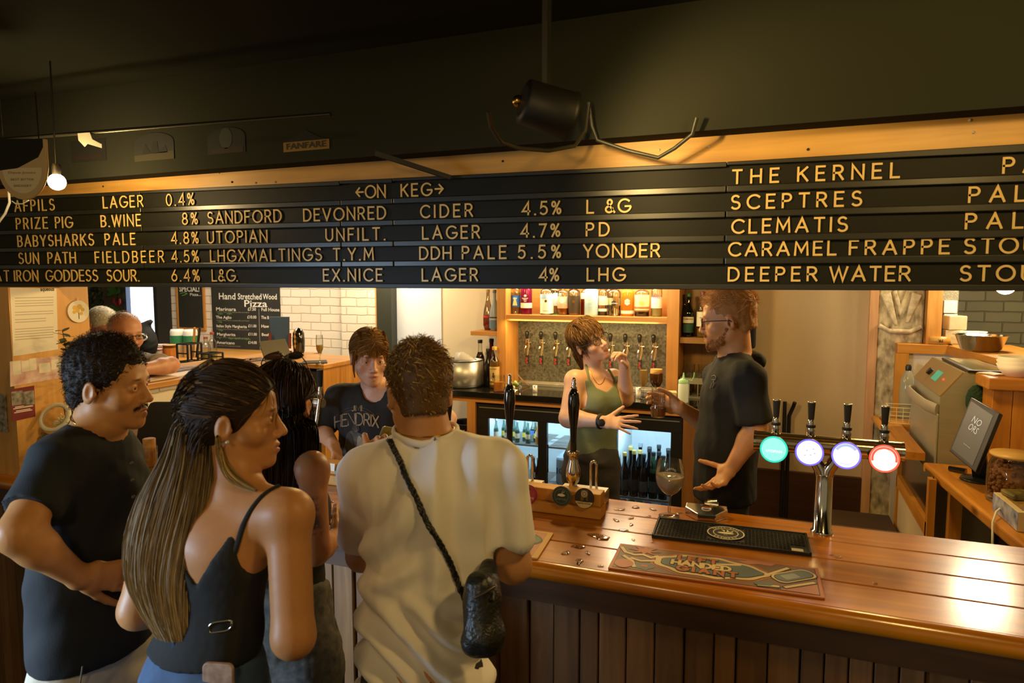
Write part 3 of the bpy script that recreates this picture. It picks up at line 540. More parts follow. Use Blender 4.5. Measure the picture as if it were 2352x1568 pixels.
# black rubber mat
def frame(a, b, c, z): A = Vector((*a, z)); B = Vector((*b, z)); C_ = Vector((*c, z)); x = (B-A); L = x.length; x.normalize(); y = (C_-A); y = y-x*y.dot(x); W = y.length; y.normalize(); return A, x, y, L, W
A, x, y, L, W = frame((-.371, 2.219), (.117, 2.242), (-.386, 2.401), BT)
t = thing('bar_mat', 'black ribbed rubber bar mat with a white round brewery logo', 'bar mat', A)
MB().prism([(0, 0), (L, 0), (L, W), (0, W)], A+Z3*.006, x, y, .0055).build('base', RUBBER, t); mb = MB()
for a, b in (((.0, 0), (L, .006)), ((0, W-.006), (L, W)), ((0, 0), (.006, W)), ((L-.006, 0), (L, W))): mb.prism([(a[0], a[1]), (b[0], a[1]), (b[0], b[1]), (a[0], b[1])], A+Z3*.011, x, y, .005)
mb.build('rim', RUBBER, t)
mb = MB(); nx, ny = 40, 12
for i in range(nx):
    for j in range(ny):
        px = .012+(L-.024)*(i+.5)/nx; py = .010+(W-.02)*(j+.5)/ny
        if abs(px-L*.475) < .062 and abs(py-W*.53) < .062: continue
        if px > L*.875 and py < W*.32: continue
        mb.prism([(px-.0045, py-.002), (px+.0045, py-.002), (px+.0045, py+.002), (px-.0045, py+.002)], A+Z3*.010, x, y, .0042)
mb.build('nubs', RUBBER, t, kind='stuff')
o = A+x*L*.475+y*W*.53; MB().prism(disc(.062), o+Z3*.0105, x, y, .004).build('logo_pad', RUBBER, t)
CRW = M('cream_print', 'd8cca4', .6); oz = o+Z3*.0106; lg = MB()
annulus(lg, oz, x, y, .056, .060, .0004); annulus(lg, oz, x, y, .038, .041, .0004); arctext(lg, 'BREWERY', oz, x, y, .0485, .009, 220, 320, .0005, bold=.02, inside=True); arctext(lg, 'CRAFT BEER', oz, x, y, .0485, .008, 150, 30, .0005, bold=.015)
lg.prism([(.026*math.cos(a), .008*math.sin(a)-.002) for a in [2*PI*i/20 for i in range(20)]], oz+Z3*.0005, x, y, .0002); lg.prism([(-.004, .008), (-.016, .030), (-.003, .022)], oz+Z3*.0005, x, y, .0002); lg.prism([(.002, .008), (.004, .032), (.012, .014)], oz+Z3*.0005, x, y, .0002); lg.prism([(.008, .006), (.024, .024), (.022, .010)], oz+Z3*.0005, x, y, .0002)
words(lg, 'EST.', oz-y*.022, x, y, .006, center=True); lg.build('logo', CRW, t)
lb2 = MB().prism([(L*.885, .012), (L*.955, .012), (L*.955, .038), (L*.885, .038)], A+Z3*.0075, x, y, .001).build('care_label', CRW, t)
# printed brewery mat
A, x, y, L, W = frame((-.448, 1.921), (.138, 1.942), (-.468, 2.121), BT)
t = thing('brewery_mat', 'orange printed bar mat lettered LEFT HANDED GIANT on the bar edge', 'bar mat', A)
MB().prism([(0, 0), (L, 0), (L, W), (0, W)], A+Z3*.006, x, y, .0055).build('base', BROWN, t, bevel=.001, seg=1)
def pan(name, mat, polys, z, th=.0006): mb = MB(); [mb.prism(p, A+Z3*z, x, y, th) for p in polys]; return mb.build(name, mat, t)
pan('field', NAVY, [[(.010, .010), (L-.010, .010), (L-.010, W-.010), (.010, W-.010)]], .0064); pan('ground', M('mat_taupe', '7a5a3c', .5), [[(.012, .012), (L-.012, .012), (L-.012, W-.012), (.012, W-.012)]], .0067)
pan('artwork', BROWN, [blob(.285, .098, .175, .083, .005)], .0072); pan('artwork', NAVY, [blob(.285, .098, .166, .078, .0048)], .0076); pan('artwork', CREAMR, [blob(.285, .098, .163, .075, .0046)], .008); pan('artwork', NAVY, [blob(.287, .099, .147, .061, .003)], .0084); pan('artwork', SLATE, [blob(.287, .100, .144, .058, .003)], .0088)
pan('artwork', CREAMR, [[(.30, .118), (.37, .135), (.375, .148), (.36, .146), (.30, .128)]], .0092)
pan('star', NAVY, [star(.085, .158, .022, .050, 8)], .0072); pan('star', BROWN, [star(.085, .160, .019, .045, 8)], .0078)
sw = [[(.012, .165), (.03, .13), (.06, .118), (.085, .128), (.11, .112), (.128, .13)], [(.055, .09), (.085, .078), (.125, .092)], [(.03, .10), (.06, .07), (.072, .03)]]
mb = MB(); ribbon(mb, sw, A+Z3*.0067, x, y, .016, .0006); mb.build('swoosh', NAVY, t); mb = MB(); ribbon(mb, sw, A+Z3*.0072, x, y, .011, .0006); mb.build('swoosh', CREAMR, t)
pan('artwork', SLATE, [blob(.10, .045, .028, .026, .003, 5)], .0075); pan('artwork', BROWN, [blob(.04, .045, .028, .032, 0), star(.10, .045, .008, .02, 4, R(45))], .0079)
pan('artwork', PINK, [[(.47, .012), (L-.013, .012), (L-.013, .08), (.53, .05)], [(.36, .175), (.39, .188), (.47, .188), (.455, .168), (.42, .172), (.39, .160)]], .0072)
for rr, mm_, zz, dw in ((0, NAVY, .0076, .012), (0, CREAMR, .008, .006), (0, NAVY, .0084, -.004), (0, SLATE, .0088, -.008)): pan('bottle_drawing', mm_, [rot2(rrect(.125+dw, .056+dw, .024), .515, .115, R(38))], zz)
pan('bottle_drawing', M('mat_slate_light', '8a938c', .5), [rot2(rrect(.05, .03, .006), .505, .105, R(38))], .0092); pan('bottle_drawing', SLATE, [rot2(rrect(.05, .026, .012), .432, .034, R(8))], .0086)
lines = [[(.44, .095), (.50, .165)], [(.49, .03), (.565, .085)], [(.47, .028), (.42, .022)]]
mb = MB(); ribbon(mb, lines, A+Z3*.0072, x, y, .018, .0006); mb.build('stripe', NAVY, t); mb = MB(); ribbon(mb, lines, A+Z3*.0078, x, y, .011, .0006); mb.build('stripe', CREAMR, t)
for s, px, py, w, m in (('LEFT', .192, .122, .11, BROWN), ('HANDED', .176, .083, .165, CREAMR), ('GIANT', .195, .046, .165, BROWN)):
    st = strokes(s, .030, w, .3)
    mb = MB(); ribbon(mb, st, A+x*px+y*py+Z3*.0090, x, y, .0155, .0006); mb.build('lettering', NAVY, t); mb = MB(); ribbon(mb, st, A+x*px+y*py+Z3*.0096, x, y, .0092, .0006); mb.build('lettering', m, t)
# second printed mat under the elbow of the man in white
A, x, y, L, W = frame((-1.25, 1.91), (-.664, 1.909), (-1.26, 2.13), BT)
t = thing('brewery_mat', 'yellow edged printed mat half hidden by the white tee elbow', 'bar mat', A)
MB().prism([(0, 0), (L, 0), (L-.02, W), (0, W)], A+Z3*.006, x, y, .0055).build('base', M('mat_yellow', 'c8922a', .5), t, bevel=.001, seg=1)
pan('artwork', PINK, [[(.01, .012), (L-.022, .012), (L-.038, W-.012), (.01, W-.012)]], .0066); pan('artwork', NAVY, [blob(L-.1, .13, .07, .06)], .0072); pan('artwork', M('mat_green', '4a6a52', .5), [blob(L-.1, .13, .063, .053)], .0078); pan('artwork', CREAMR, [[(L-.09, .03), (L-.04, .05), (L-.045, .065), (L-.10, .05)]], .0072)
# gin glass
def glass(name, label, cat, c, outer, wall=.0016, liquid=None, lm=None, group=None, n=28, gm=None):
    """outer: (r,z) profile of a drinking glass; liquid = (z0,z1) fill between heights"""
    t = thing(name, label, cat, c, group); prof = list(outer); k = next((i for i, p in enumerate(prof) if p[1] > outer[0][1]+.004 and p[0] > .012), 1)
    MB().lathe(prof, c, n, cap=False).build('glass', gm or GL, t)
    if liquid:
        z0, z1 = liquid; pts = [p for p in outer if z0 < p[1] < z1 and p[0] > .008]
        def rad(z):
            for a, b in zip(outer[:-1], outer[1:]):
                if a[1] <= z <= b[1] and b[1] > a[1]: return a[0]+(b[0]-a[0])*(z-a[1])/(b[1]-a[1])
            return outer[-1][0]
        lp = [(max(rad(z)-wall, .001), z) for z in [z0+(z1-z0)*i/8 for i in range(9)]]; MB().lathe(lp, c, n).build('drink', lm, t)
    return t
g = glass('gin_glass', 'balloon gin glass half full of clear drink by the black mat', 'glass', (-.348, 2.445, BT+.001), [(.001, 0), (.036, .001), (.037, .004), (.012, .010), (.005, .018), (.0045, .07), (.009, .08), (.03, .095), (.046, .118), (.0515, .145), (.050, .17), (.045, .198), (.043, .208)], liquid=(.083, .152), lm=LIQ('gin_drink', 'e0d0b8'))
mb = MB()
for i in range(7): a = i*2.4; mb.box((-.348+.024*math.cos(a), 2.445+.024*math.sin(a), BT+.138+.006*(i % 3)), (.018, .016, .014), Matrix.Rotation(i, 3, 'Z') @ Matrix.Rotation(i*.7, 3, 'X'))
mb.build('ice', GLASS('ice', 'eef0ea', rough=.2, gloss=.4), g, bevel=.002); mb = MB(); arctext(mb, 'VVVVVV', (-.338, 2.402, BT+.172), (1, .1, 0), (0, .05, 1), .018, .008, 150, 30, .001); mb.build('etching', WH, g)
# soda gun holster
pl = [(-.297, 2.53), (-.153, 2.535), (-.150, 2.505), (-.186, 2.447), (-.248, 2.44), (-.297, 2.492)][::-1]
t = thing('soda_dispenser', 'chrome angular soda holder with a small PEPSI badge', 'dispenser', (-.223, 2.49, BT))
mb = MB(); n = len(pl); cx, cy = -.223, 2.49; q = [(p[0], p[1], BT+.001) for p in pl]+[(p[0], p[1], BT+.026+.010*((p[1]-2.44)/.1)) for p in pl]; mb.add(q, [tuple(range(n)), tuple(range(2*n-1, n-1, -1))]+[(i+n, (i+1) % n+n, (i+1) % n, i) for i in range(n)]); mb.build('body', CHROME, t, bevel=.003)
ny_ = Vector((0, 1, .1)).normalized(); po = Vector((-.223, 2.492, BT+.0325)); MB().prism(disc(.017), po, X3, ny_, .002).build('badge', WH, t)
put(t, 'badge_colour', RED, lambda m: m.prism([(.0155*math.cos(a), .0155*math.sin(a)) for a in [R(20)+R(140)*i/12 for i in range(13)]], po+Z3*.0008, X3, ny_, .0004)); put(t, 'badge_colour', M('print_navy', '1c2c5a', .5), lambda m: m.prism([(.0155*math.cos(a), .0155*math.sin(a)) for a in [R(200)+R(140)*i/12 for i in range(13)]], po+Z3*.0008, X3, ny_, .0004))
put(t, 'lettering', BLK, lambda m: words(m, 'PEPSI', po-ny_*.003+Z3*.001, X3, ny_, .006, center=True, bold=.02)); MB().box((-.21, 2.548, BT+.03), (.05, .02, .02)).cyl((-.225, 2.55, BT+.04), (-.19, 2.55, BT+.045), .008).build('nozzle', CHROME, t)
# decorative drip grille on the serving side
t = thing('drip_tray', 'ornate black metal drip tray behind the lager font', 'drip tray', (.17, 2.70, 1.03)); MB().mm((-.08, 2.60, .98), (.44, 2.76, 1.03)).build('tray', BLACK, t, bevel=.003)
GR = M('worn_black_metal', '4a4638', .25, .9); mb = MB()
for a, b in (((-.07, 2.605), (.43, 2.605)), ((-.07, 2.755), (.43, 2.755)), ((-.07, 2.605), (-.07, 2.755)), ((.43, 2.605), (.43, 2.755)), ((.055, 2.605), (.055, 2.755)), ((.18, 2.605), (.18, 2.755)), ((.305, 2.605), (.305, 2.755))): mb.bar((*a, 1.038), (*b, 1.038), .007, .006)
for i in range(4):
    cx = -.0075+.125*i
    for r_ in (.028, .048): mb.ring([(cx+r_*math.cos(a)*1.1, 2.68+r_*math.sin(a), 1.038) for a in [2*PI*k/20 for k in range(21)]], .003, 6)
    mb.bar((cx-.055, 2.61, 1.037), (cx+.055, 2.75, 1.037), .005, .004); mb.bar((cx-.055, 2.75, 1.037), (cx+.055, 2.61, 1.037), .005, .004)
mb.build('grille', GR, t)
# spilled water
mb = MB(); random.seed(11)
def puddle(cx, cy, rx, ry, a=0):
    n = 26; ph = random.random()*6; c, s = math.cos(a), math.sin(a); pr = [(1, 0), (.97, .0011), (.88, .0019), (.5, .0022)]; vs = []
    for k, h in pr:
        for i in range(n):
            th = 2*PI*i/n; w_ = 1+.22*math.sin(2*th+ph)+.15*math.sin(3*th+2*ph)+.08*math.sin(7*th); px, py = rx*k*w_*math.cos(th), ry*k*w_*math.sin(th); vs.append((cx+px*c-py*s, cy+px*s+py*c, BT+.0006+h))
    mb.add(vs, [(j*n+i, j*n+(i+1) % n, (j+1)*n+(i+1) % n, (j+1)*n+i) for j in range(3) for i in range(n)]+[tuple(3*n+i for i in range(n))], True)
puddle(-.535, 2.165, .035, .026); puddle(-.575, 2.055, .022, .014, .5)
for px, py, r_ in ((1390, 1235, 0), (1450, 1190, .010), (1425, 1170, .014), (1500, 1170, .012), (1460, 1165, .016), (1432, 1218, .013), (1450, 1205, .009), (1455, 1240, .007), (1500, 1245, .007), (1512, 1205, .009), (1300, 1270, .014), (1330, 1290, .018), (1380, 1300, .009), (1350, 1270, .01), (1640, 1240, .005), (1560, 1180, .012), (1440, 1262, .008), (745, 1170, .02), (755, 1150, .02), (760, 1205, .016), (1490, 1185, .008), (1415, 1195, .01), (1910, 1275, .006), (1925, 1280, .008), (2010, 1340, .006)):
    if r_: q = P(px, py, Z=BT); puddle(q.x, q.y, r_*random.uniform(.8, 1.5), r_*.7, random.random()*3)
w_ = mb.build('spilled_water', GLASS('water', 'efe6d4', gloss=.5), None); tag(w_, 'splashes of spilled water across the varnished bar top', 'water', kind='stuff')
# things by the left post
t = thing('treat_jar', 'glass jar with paw print stickers and tilted open lid beside the pine post', 'jar', (-2.955, 2.03, BT))
MB().lathe([(.001, .001), (.072, .002), (.078, .012), (.078, .15), (.072, .168), (.058, .178), (.060, .188)], (-2.955, 2.03, BT), cap=False).build('glass', GL, t)
mb = MB(); random.seed(3)
for i in range(70): a, r_, z = random.random()*6.28, .062*math.sqrt(random.random()), .02+.12*random.random(); mb.ball((-2.955+r_*math.cos(a), 2.03+r_*math.sin(a), BT+z), .013, 8, (1, .8, .7))
mb.build('treats', M('biscuit_brown', '5a4426', .8, var=.4, vs=30), t, kind='stuff')
mb = MB(); lid = Matrix.Rotation(R(58), 3, (RT[0], RT[1], 0)); c0 = Vector((-2.99, 2.05, 1.345)); mb.ring([c0+lid @ Vector((.060*math.cos(a), .060*math.sin(a), 0)) for a in [2*PI*i/28 for i in range(29)]], .010, 10, squash=(lid @ Z3, .8)); mb.build('lid_ring', M('white_rubber', 'd8d2bc', .5), t)
MB().lathe([(.05, 0), (.048, .012), (.03, .02), (.0, .022)], c0, axis=lid @ Z3, cap=False).build('lid_glass', GL, t); MB().ring([c0+lid @ Vector((0, .06, 0)), Vector((-2.99, 2.10, 1.30)), Vector((-2.98, 2.095, 1.27))], .003, 8).build('wire_clasp', CHROME, t)
fd = Vector((.82, -.57, 0)); sx = Vector((.57, .82, 0))
mb = MB()
def onjar(a, z): d_ = Vector((math.sin(a)*.82+math.cos(a)*.57*0, 0, 0)); v = Matrix.Rotation(a, 3, 'Z') @ Vector((.35, -.94, 0)); return Vector((-2.955, 2.03, BT+z))+v*.0795, Vector((-v.y, v.x, 0))
for a, z, k in ((-.1, .055, 1.), (.55, .13, .7), (-.55, .135, .7)):
    o, tx = onjar(a, z); ribbon(mb, [[(p[0]*k, p[1]*k) for p in arc(cx, cy, r1, r2, 0, 360, 12)] for cx, cy, r1, r2 in ((0, -.006, .016, .013), (-.018, .014, .006, .008), (-.006, .022, .006, .008), (.008, .022, .006, .008), (.019, .012, .006, .008))], o, tx, Z3, .0032*k, .001)
o, tx = onjar(-.12, .105); words(mb, 'good dog', o-tx*.03+Z3*.0, tx, Z3, .012, bold=.03); words(mb, 'treats', o-tx*.02-Z3*.018, tx, Z3, .010, bold=.03); mb.build('stickers', WH, t)
t = thing('potted_eucalyptus', 'tall green eucalyptus stems in front of the pinned posters', 'plant', (-2.97, 2.16, BT)); st = [Vector((-2.97, 2.16, BT+.03)), P(168, 1000, X=-2.97), P(172, 920, X=-2.96), P(166, 850, X=-2.96), P(152, 800, X=-2.96), P(143, 758, X=-2.97)]
MB().lathe([(.035, .001), (.045, .09), (.04, .09), (.038, .06)], (-2.97, 2.16, BT), n=20).build('pot', M('grey_pot', '5a564c', .6), t); MB().ring(st, [.004, .004, .003, .003, .002, .0015], 8).build('stem', M('stem_brown', '5a4a2a', .7), t)
mb = MB(); random.seed(5)
def leaf(mb, o, d_, w_, L_, up):
    d_ = d_.normalized(); s_ = d_.cross(up).normalized(); nn = s_.cross(d_); pr = [(0, 0), (.25, .8), (.5, 1), (.75, .72), (1, 0)]; vs = []
    for t_, k in pr:
        for q in (-1, 0, 1): vs.append(o+d_*L_*t_+s_*w_*k*q+nn*(-.12*L_*t_*t_+(.1*w_ if q else 0)))
    mb.add(vs, [(3*i+j, 3*i+j+1, 3*i+j+4, 3*i+j+3) for i in range(4) for j in range(2)], True)
for i in range(58):
    t_ = i/57*(len(st)-1.01); j = int(t_); o = st[j].lerp(st[j+1], t_-j)
    if t_ < .6: continue
    a = i*2.4; big = 1-.35*t_/5; leaf(mb, o, Vector((math.cos(a)*.5+.25, math.sin(a)*.9, random.uniform(-.2, .6))), (.021 if i > 25 else .016)*big, (.066 if i > 25 else .05)*big, Z3)
mb.build('foliage', M('eucalyptus_leaf', '3f5a34', .5, var=.4, vs=25, col2='25381e'), t, kind='stuff')
q = P(143, 972, X=-3.0); t = thing('pompom_flower', 'round white pompom flower behind the treat jar', 'flower', (q.x, q.y, BT)); mb = MB(); random.seed(9)
for i in range(150):
    u_ = random.uniform(-1, 1); a = random.random()*6.28; d_ = Vector((math.sqrt(1-u_*u_)*math.cos(a), math.sqrt(1-u_*u_)*math.sin(a), u_)); mb.ring([q, q+d_*.02, q+d_*.034], [.001, .004, .002], 5)
mb.build('petals', M('ivory_petals', 'e6dcb8', .8), t, kind='stuff'); MB().ring([q, q-Z3*.1, (q.x, q.y, BT+.001)], .003, 6).build('stem', M('stem_brown', '', .7), t)
# black bag, tall glass, cards
t = thing('black_bag', 'black bag with a round white emblem on the bar by the hatch', 'bag', (-2.72, 2.43, BT)); o = Vector((-2.75, 2.42, BT)); mb = MB(); prof = [(0, .13, .05), (.06, .135, .06), (.14, .12, .05), (.22, .085, .03), (.262, .06, .012), (.268, .045, .006)]; n = 24
rx_ = Vector((.92, .39, 0)); ry_ = Vector((-.39, .92, 0)); vs = [o+Z3*(z+.001)+rx_*(a*math.copysign(abs(math.cos(2*PI*i/n))**.6, math.cos(2*PI*i/n))+.25*z*-.1)+ry_*(b*math.copysign(abs(math.sin(2*PI*i/n))**.6, math.sin(2*PI*i/n))) for z, a, b in prof for i in range(n)]
mb.add(vs, [(j*n+i, j*n+(i+1) % n, (j+1)*n+(i+1) % n, (j+1)*n+i) for j in range(len(prof)-1) for i in range(n)]+[tuple(range(n))[::-1], tuple((len(prof)-1)*n+i for i in range(n))], True); mb.build('body', M('black_canvas', '1b1b17', .8, bump=.2, bs=60), t)
eo = P(362, 962, Y=2.40); ey = Vector((-.39*.25, .92*.25, 1)).normalized(); en = rx_.cross(ey); eo = eo+en*.012; mb = MB(); annulus(mb, eo, rx_, ey, .024, .026, .001); annulus(mb, eo, rx_, ey, .015, .017, .001); arctext(mb, 'OOOOOOOOOO', eo, rx_, ey, .0205, .004, 360, 0, .001); ribbon(mb, [[(-.009, -.002), (-.003, .005), (.003, -.003), (.009, .004)], [(-.006, -.007), (.006, -.007)]], eo, rx_, ey, .003, .001); mb.build('emblem', WH, t)
g = glass('tall_glass', 'tall glass with a pale wooden insert beside the black bag', 'glass', (-2.52, 2.13, BT+.001), [(.001, 0), (.026, .001), (.028, .02), (.033, .135)], liquid=(.006, .035), lm=LIQ('pale_lager', 'c8a83a')); MB().lathe([(.02, .05), (.024, .052), (.026, .17), (.022, .172)], (-2.52, 2.13, BT+.001), n=20).build('wooden_insert', M('cork_wood', 'c08a34', .6, var=.5, vs=40, col2='7a4c1a'), g)
g = glass('rocks_glass', 'small glass of amber drink behind the tall glass', 'glass', (-2.63, 2.22, BT+.001), [(.001, 0), (.03, .001), (.034, .09)], liquid=(.006, .05), lm=LIQ('amber_drink', 'c07a2a'))
for px, py, w_, h_, lab in ((350, 1052, .06, .045, 'white card lying on the bar by the tall glass'), (320, 1052, .05, .07, 'white menu card standing behind the tall glass')):
    q = P(px, py, Z=BT+.004); o = MB().box((q.x, q.y, BT+.0028), (w_, h_, .004), Matrix.Rotation(.5, 3, 'Z')).build('card', PAPER, None); tag(o, lab, 'card')
q = P(728, 1183, Z=BT+.004); o = MB().box((q.x, q.y, BT+.005), (.07, .14, .008), Matrix.Rotation(-1.0, 3, 'Z')).build('mobile_phone', BLACK, None, bevel=.003); tag(o, 'dark phone lying on the wet bar by the tattooed arm', 'phone')
q = P(757, 1072, Y=2.30); o = MB().box(q, (.05, .003, .03), Matrix.Rotation(-.15, 3, 'X')).build('price_card', PAPER, None); tag(o, 'small printed card leaning beside the teal badge', 'card')
# ---------------------------------------------------------------- bottles and back bar
LABELP = {}
def bottle(c, h, r, glass, label, kind='spirit', group=None, liq=None, lev=.6, lab=None, lab2=None, cap='1d1c18', caph=.06, txt=None, txtm=None, neck=.013, sq=None, tr=.5, emblem=None):
    """upright bottle: glass body, drink, label wrapped on the front, cap"""
    t = thing('bottle', label, 'bottle', c, group); c = Vector(c); sc = sq or (1, 1)
    P_ = {'spirit': [(.001, 0), (r*.93, 0), (r, .02*h), (r, .60*h), (r*.93, .66*h), (r*.62, .72*h), (neck*1.1, .77*h), (neck, .80*h), (neck, .94*h)],
          'wine': [(.001, 0), (r*.95, 0), (r, .02*h), (r, .52*h), (r*.9, .60*h), (r*.55, .70*h), (neck, .78*h), (neck, .96*h)],
          'small': [(.001, 0), (r*.93, 0), (r, .03*h), (r, .48*h), (r*.8, .58*h), (neck, .74*h), (neck, .95*h)],
          'tear': [(.001, 0), (r*.7, 0), (r, .12*h), (r*1.02, .3*h), (r*.85, .5*h), (r*.55, .66*h), (neck, .78*h), (neck, .95*h)],
          'squat': [(.001, 0), (r*.96, 0), (r, .02*h), (r, .66*h), (r*.95, .70*h), (r*.7, .745*h), (neck, .78*h), (neck, .92*h)]}[kind]
    gb = MB().lathe(P_, c, 24, cap=False, scale=sc).build('glass', glass, t)
    if liq is not None:
        k = [(p[0]*.95, p[1]+.002) for p in P_ if p[1] <= lev*h]+[(next((a[0]+(b[0]-a[0])*(lev*h-a[1])/(b[1]-a[1]) for a, b in zip(P_[:-1], P_[1:]) if a[1] <= lev*h < b[1]), r)*.95, lev*h)]
        MB().lathe(k, c, 24, scale=sc).build('drink', liq, t)
    if lab:
        z0, z1, m = lab; MB().lathe([(r*1.012, z0*h), (r*1.012, z1*h)], c, 24, cap=False, scale=sc).build('label', m, t)
    if lab2:
        z0, z1, m = lab2; MB().lathe([(r*1.02, z0*h), (r*1.02, z1*h)], c, 24, cap=False, scale=sc).build('label', m, t)
    fr = Vector((-c.x, -c.y, 0)).normalized() if False else Vector((-.25*math.copysign(1, c.x), -.97, 0)); fr = Vector((.15 if c.x < 0 else -.15, -.99, 0)).normalized(); tx = Vector((-fr.y, fr.x, 0))
    if emblem:
        z, poly, m = emblem; MB().prism(poly, c+Z3*z*h+fr*(r*1.03), tx, Z3, .001).build('emblem', m, t)
    if txt:
        for s, z, hh in txt: mb = MB(); words(mb, s, c+Z3*z*h+fr*(r*1.045), tx, Z3, hh, .001, center=True, bold=.02); mb.build('lettering', txtm or BLK, t)
    if cap: MB().lathe([(neck*1.18, .92*h-caph*0), (neck*1.22, h-.003), (neck*1.1, h)], c+Z3*0, 16).build('cap', M('cap_'+cap, cap, .4), t) if caph <= .06 else MB().lathe([(neck*1.15, h*.92-caph), (neck*1.15, h-.002), (neck, h)], c, 16).build('cap', M('cap_'+cap, cap, .4), t)
    return t
def hexa(r): return [(r*math.cos(R(90+60*i)), r*1.15*math.sin(R(90+60*i))) for i in range(6)]
SG = 'spirit bottles on the lit shelf'; sz = 1.7005
def sx_(u, y=4.86): return P(u, 725, Y=y).x
def rw(w, y=4.86, u=1340): return w*y/(.928+.365*(u-1176)/F)/F/2
LB = lambda n, c: M('label_'+n, c, .55)
amber = LIQ('amber_spirit', 'b56a1c'); orange = LIQ('orange_spirit', 'e08a1c'); ruby = LIQ('ruby_gin', '7a1038'); clear = GLASS('clear_drink', 'eef0ea'); dkrum = LIQ('dark_rum', '3a1a10')
bottle((sx_(1185), 4.86, sz), .27, rw(22), GL, 'clear spirit bottle with a blue label, leftmost on the lit shelf', 'squat', SG, clear, .6, (.2, .52, LB('blue', '1f5fa8')), cap='d8d4c8', txt=[('GIN', .42, .012)], txtm=WH, emblem=(.24, [(-.018, 0), (.018, 0), (.006, .05), (-.006, .05)], LB('sand', 'd2b878')))
bottle((sx_(1210), 4.85, sz), .275, rw(27), LIQ('ruby_glass', '8a1745'), 'ruby red gin bottle with a white band at its foot', 'squat', SG, ruby, .68, (.17, .31, LB('offwhite', 'efe6d8')), cap='caa2a8', neck=.018, txt=[('WHITLEY', .42, .008), ('NEILL', .385, .008), ('GIN', .34, .008)], txtm=WH, emblem=(.47, star(0, .01, .006, .015, 6), WH))
bottle((sx_(1268), 4.93, sz), .29, rw(30), GL, 'round clear bottle standing behind the white labelled one', 'spirit', SG, clear, .6, (.22, .55, LB('paleblue', 'cfe0e6')), cap='c8c4b8')
bottle((sx_(1258), 4.84, sz), .255, rw(31), GL, 'clear bottle with a white label and gold disc', 'squat', SG, clear, .6, (.04, .46, LB('white', 'f2ece0')), (.46, .6, LB('sky', '9fc0dc')), cap='e0dcd0', emblem=(.40, disc(.010, 20), BRASS), txt=[('TALENCE', .10, .007)])
bottle((sx_(1310), 4.93, sz), .265, rw(26), GL, 'clear bottle behind the green hill label', 'spirit', SG, clear, .5, cap='c8c4b8')
bottle((sx_(1294), 4.85, sz), .245, rw(26), GL, 'clear bottle of amber rum with a green hill label', 'squat', SG, amber, .2, (.20, .32, LB('peach', 'e2a07c')), (.32, .55, LB('hill', 'a9b89c')), cap='3a3a34', emblem=(.40, blob(0, .008, .02, .02), WH))
bottle((sx_(1338), 4.93, sz), .26, rw(20), GL, 'white necked bottle with an orange foot behind the pale blue one', 'spirit', SG, LIQ('orange_red', 'd0582c'), .45, (.45, .62, WH), cap='e8e4da')
bottle((sx_(1320), 4.845, sz), .25, rw(27), GL, 'clear stoppered bottle with an ornate dark brown label', 'squat', SG, amber, .1, (.06, .56, LB('brown', '38280f')), cap='d8d2c0', emblem=(.40, [(.012*math.cos(a), .012*math.sin(a)) for a in [2*PI*i/16 for i in range(16)]], BRASS))
bottle((sx_(1359), 4.845, sz), .26, rw(31), M('pale_blue_ceramic', 'a9cbd2', .35, var=.1), 'pale blue opaque gin bottle in the middle of the shelf', 'squat', SG, None, cap='d8e0dc', neck=.02, txt=[('SALCOMBE', .36, .009), ('GIN', .26, .007)], txtm=WH)
bottle((sx_(1384), 4.87, sz), .25, rw(22), GL, 'pink labelled bottle of dark spirit behind the black hexagon one', 'squat', SG, dkrum, .2, (.30, .56, LB('pink', 'e2c0b4')), (.12, .2, WH), cap='caa0a0')
bottle((sx_(1397), 4.88, sz), .255, rw(18), GL, 'pale green labelled bottle squeezed behind the black hexagon one', 'squat', SG, clear, .55, (.3, .5, LB('lime', 'd0dcae')), cap='a8b87a')
bottle((sx_(1412), 4.84, sz), .25, rw(29), GL, 'clear bottle with a black hexagon CAZCABEL label', 'squat', SG, clear, .55, None, cap='e4e0d6', emblem=(.36, hexa(.019), BLK), txt=[('CAZCABEL', .35, .0075)], txtm=WH)
bottle((sx_(1442), 4.845, sz), .25, rw(28), LIQ('orange_glass', 'e3942a'), 'orange bottle with a white hexagon CAZCABEL label', 'squat', SG, orange, .62, (.07, .16, WH), cap='e4e0d6', emblem=(.40, hexa(.021), WH), txt=[('CAZCABEL', .39, .0068)], txtm=LB('goldtext', 'b8862a'))
bottle((sx_(1475), 4.845, sz), .245, rw(32), GL, 'wide bottle with a cream and orange illustrated label', 'squat', SG, dkrum, .13, (.18, .62, LB('creamy', 'f0dca8')), (.22, .28, LB('orange', 'dd7238')), cap='d8d0b8', emblem=(.36, blob(0, .005, .02, .016), LB('straw', 'd6c46a')))
bottle((sx_(1508), 4.855, sz), .27, rw(24), GL, 'clear vodka bottle with blue lettering at the right end of the shelf', 'squat', SG, LIQ('pale_green', 'c9c888'), .2, (.22, .5, LB('white', '')), cap='d8d8d4', txt=[('ABSOLUT', .52, .011), ('VODKA', .47, .011)], txtm=LB('royal', '2a50a0'))
o = MB().lathe([(.03, 0), (.03, .008)], (sx_(1277), 4.90, sz)).build('green_coaster', M('coaster_green', '3f9a4c', .5), None); tag(o, 'small green disc lying on the lit shelf between bottles', 'coaster')
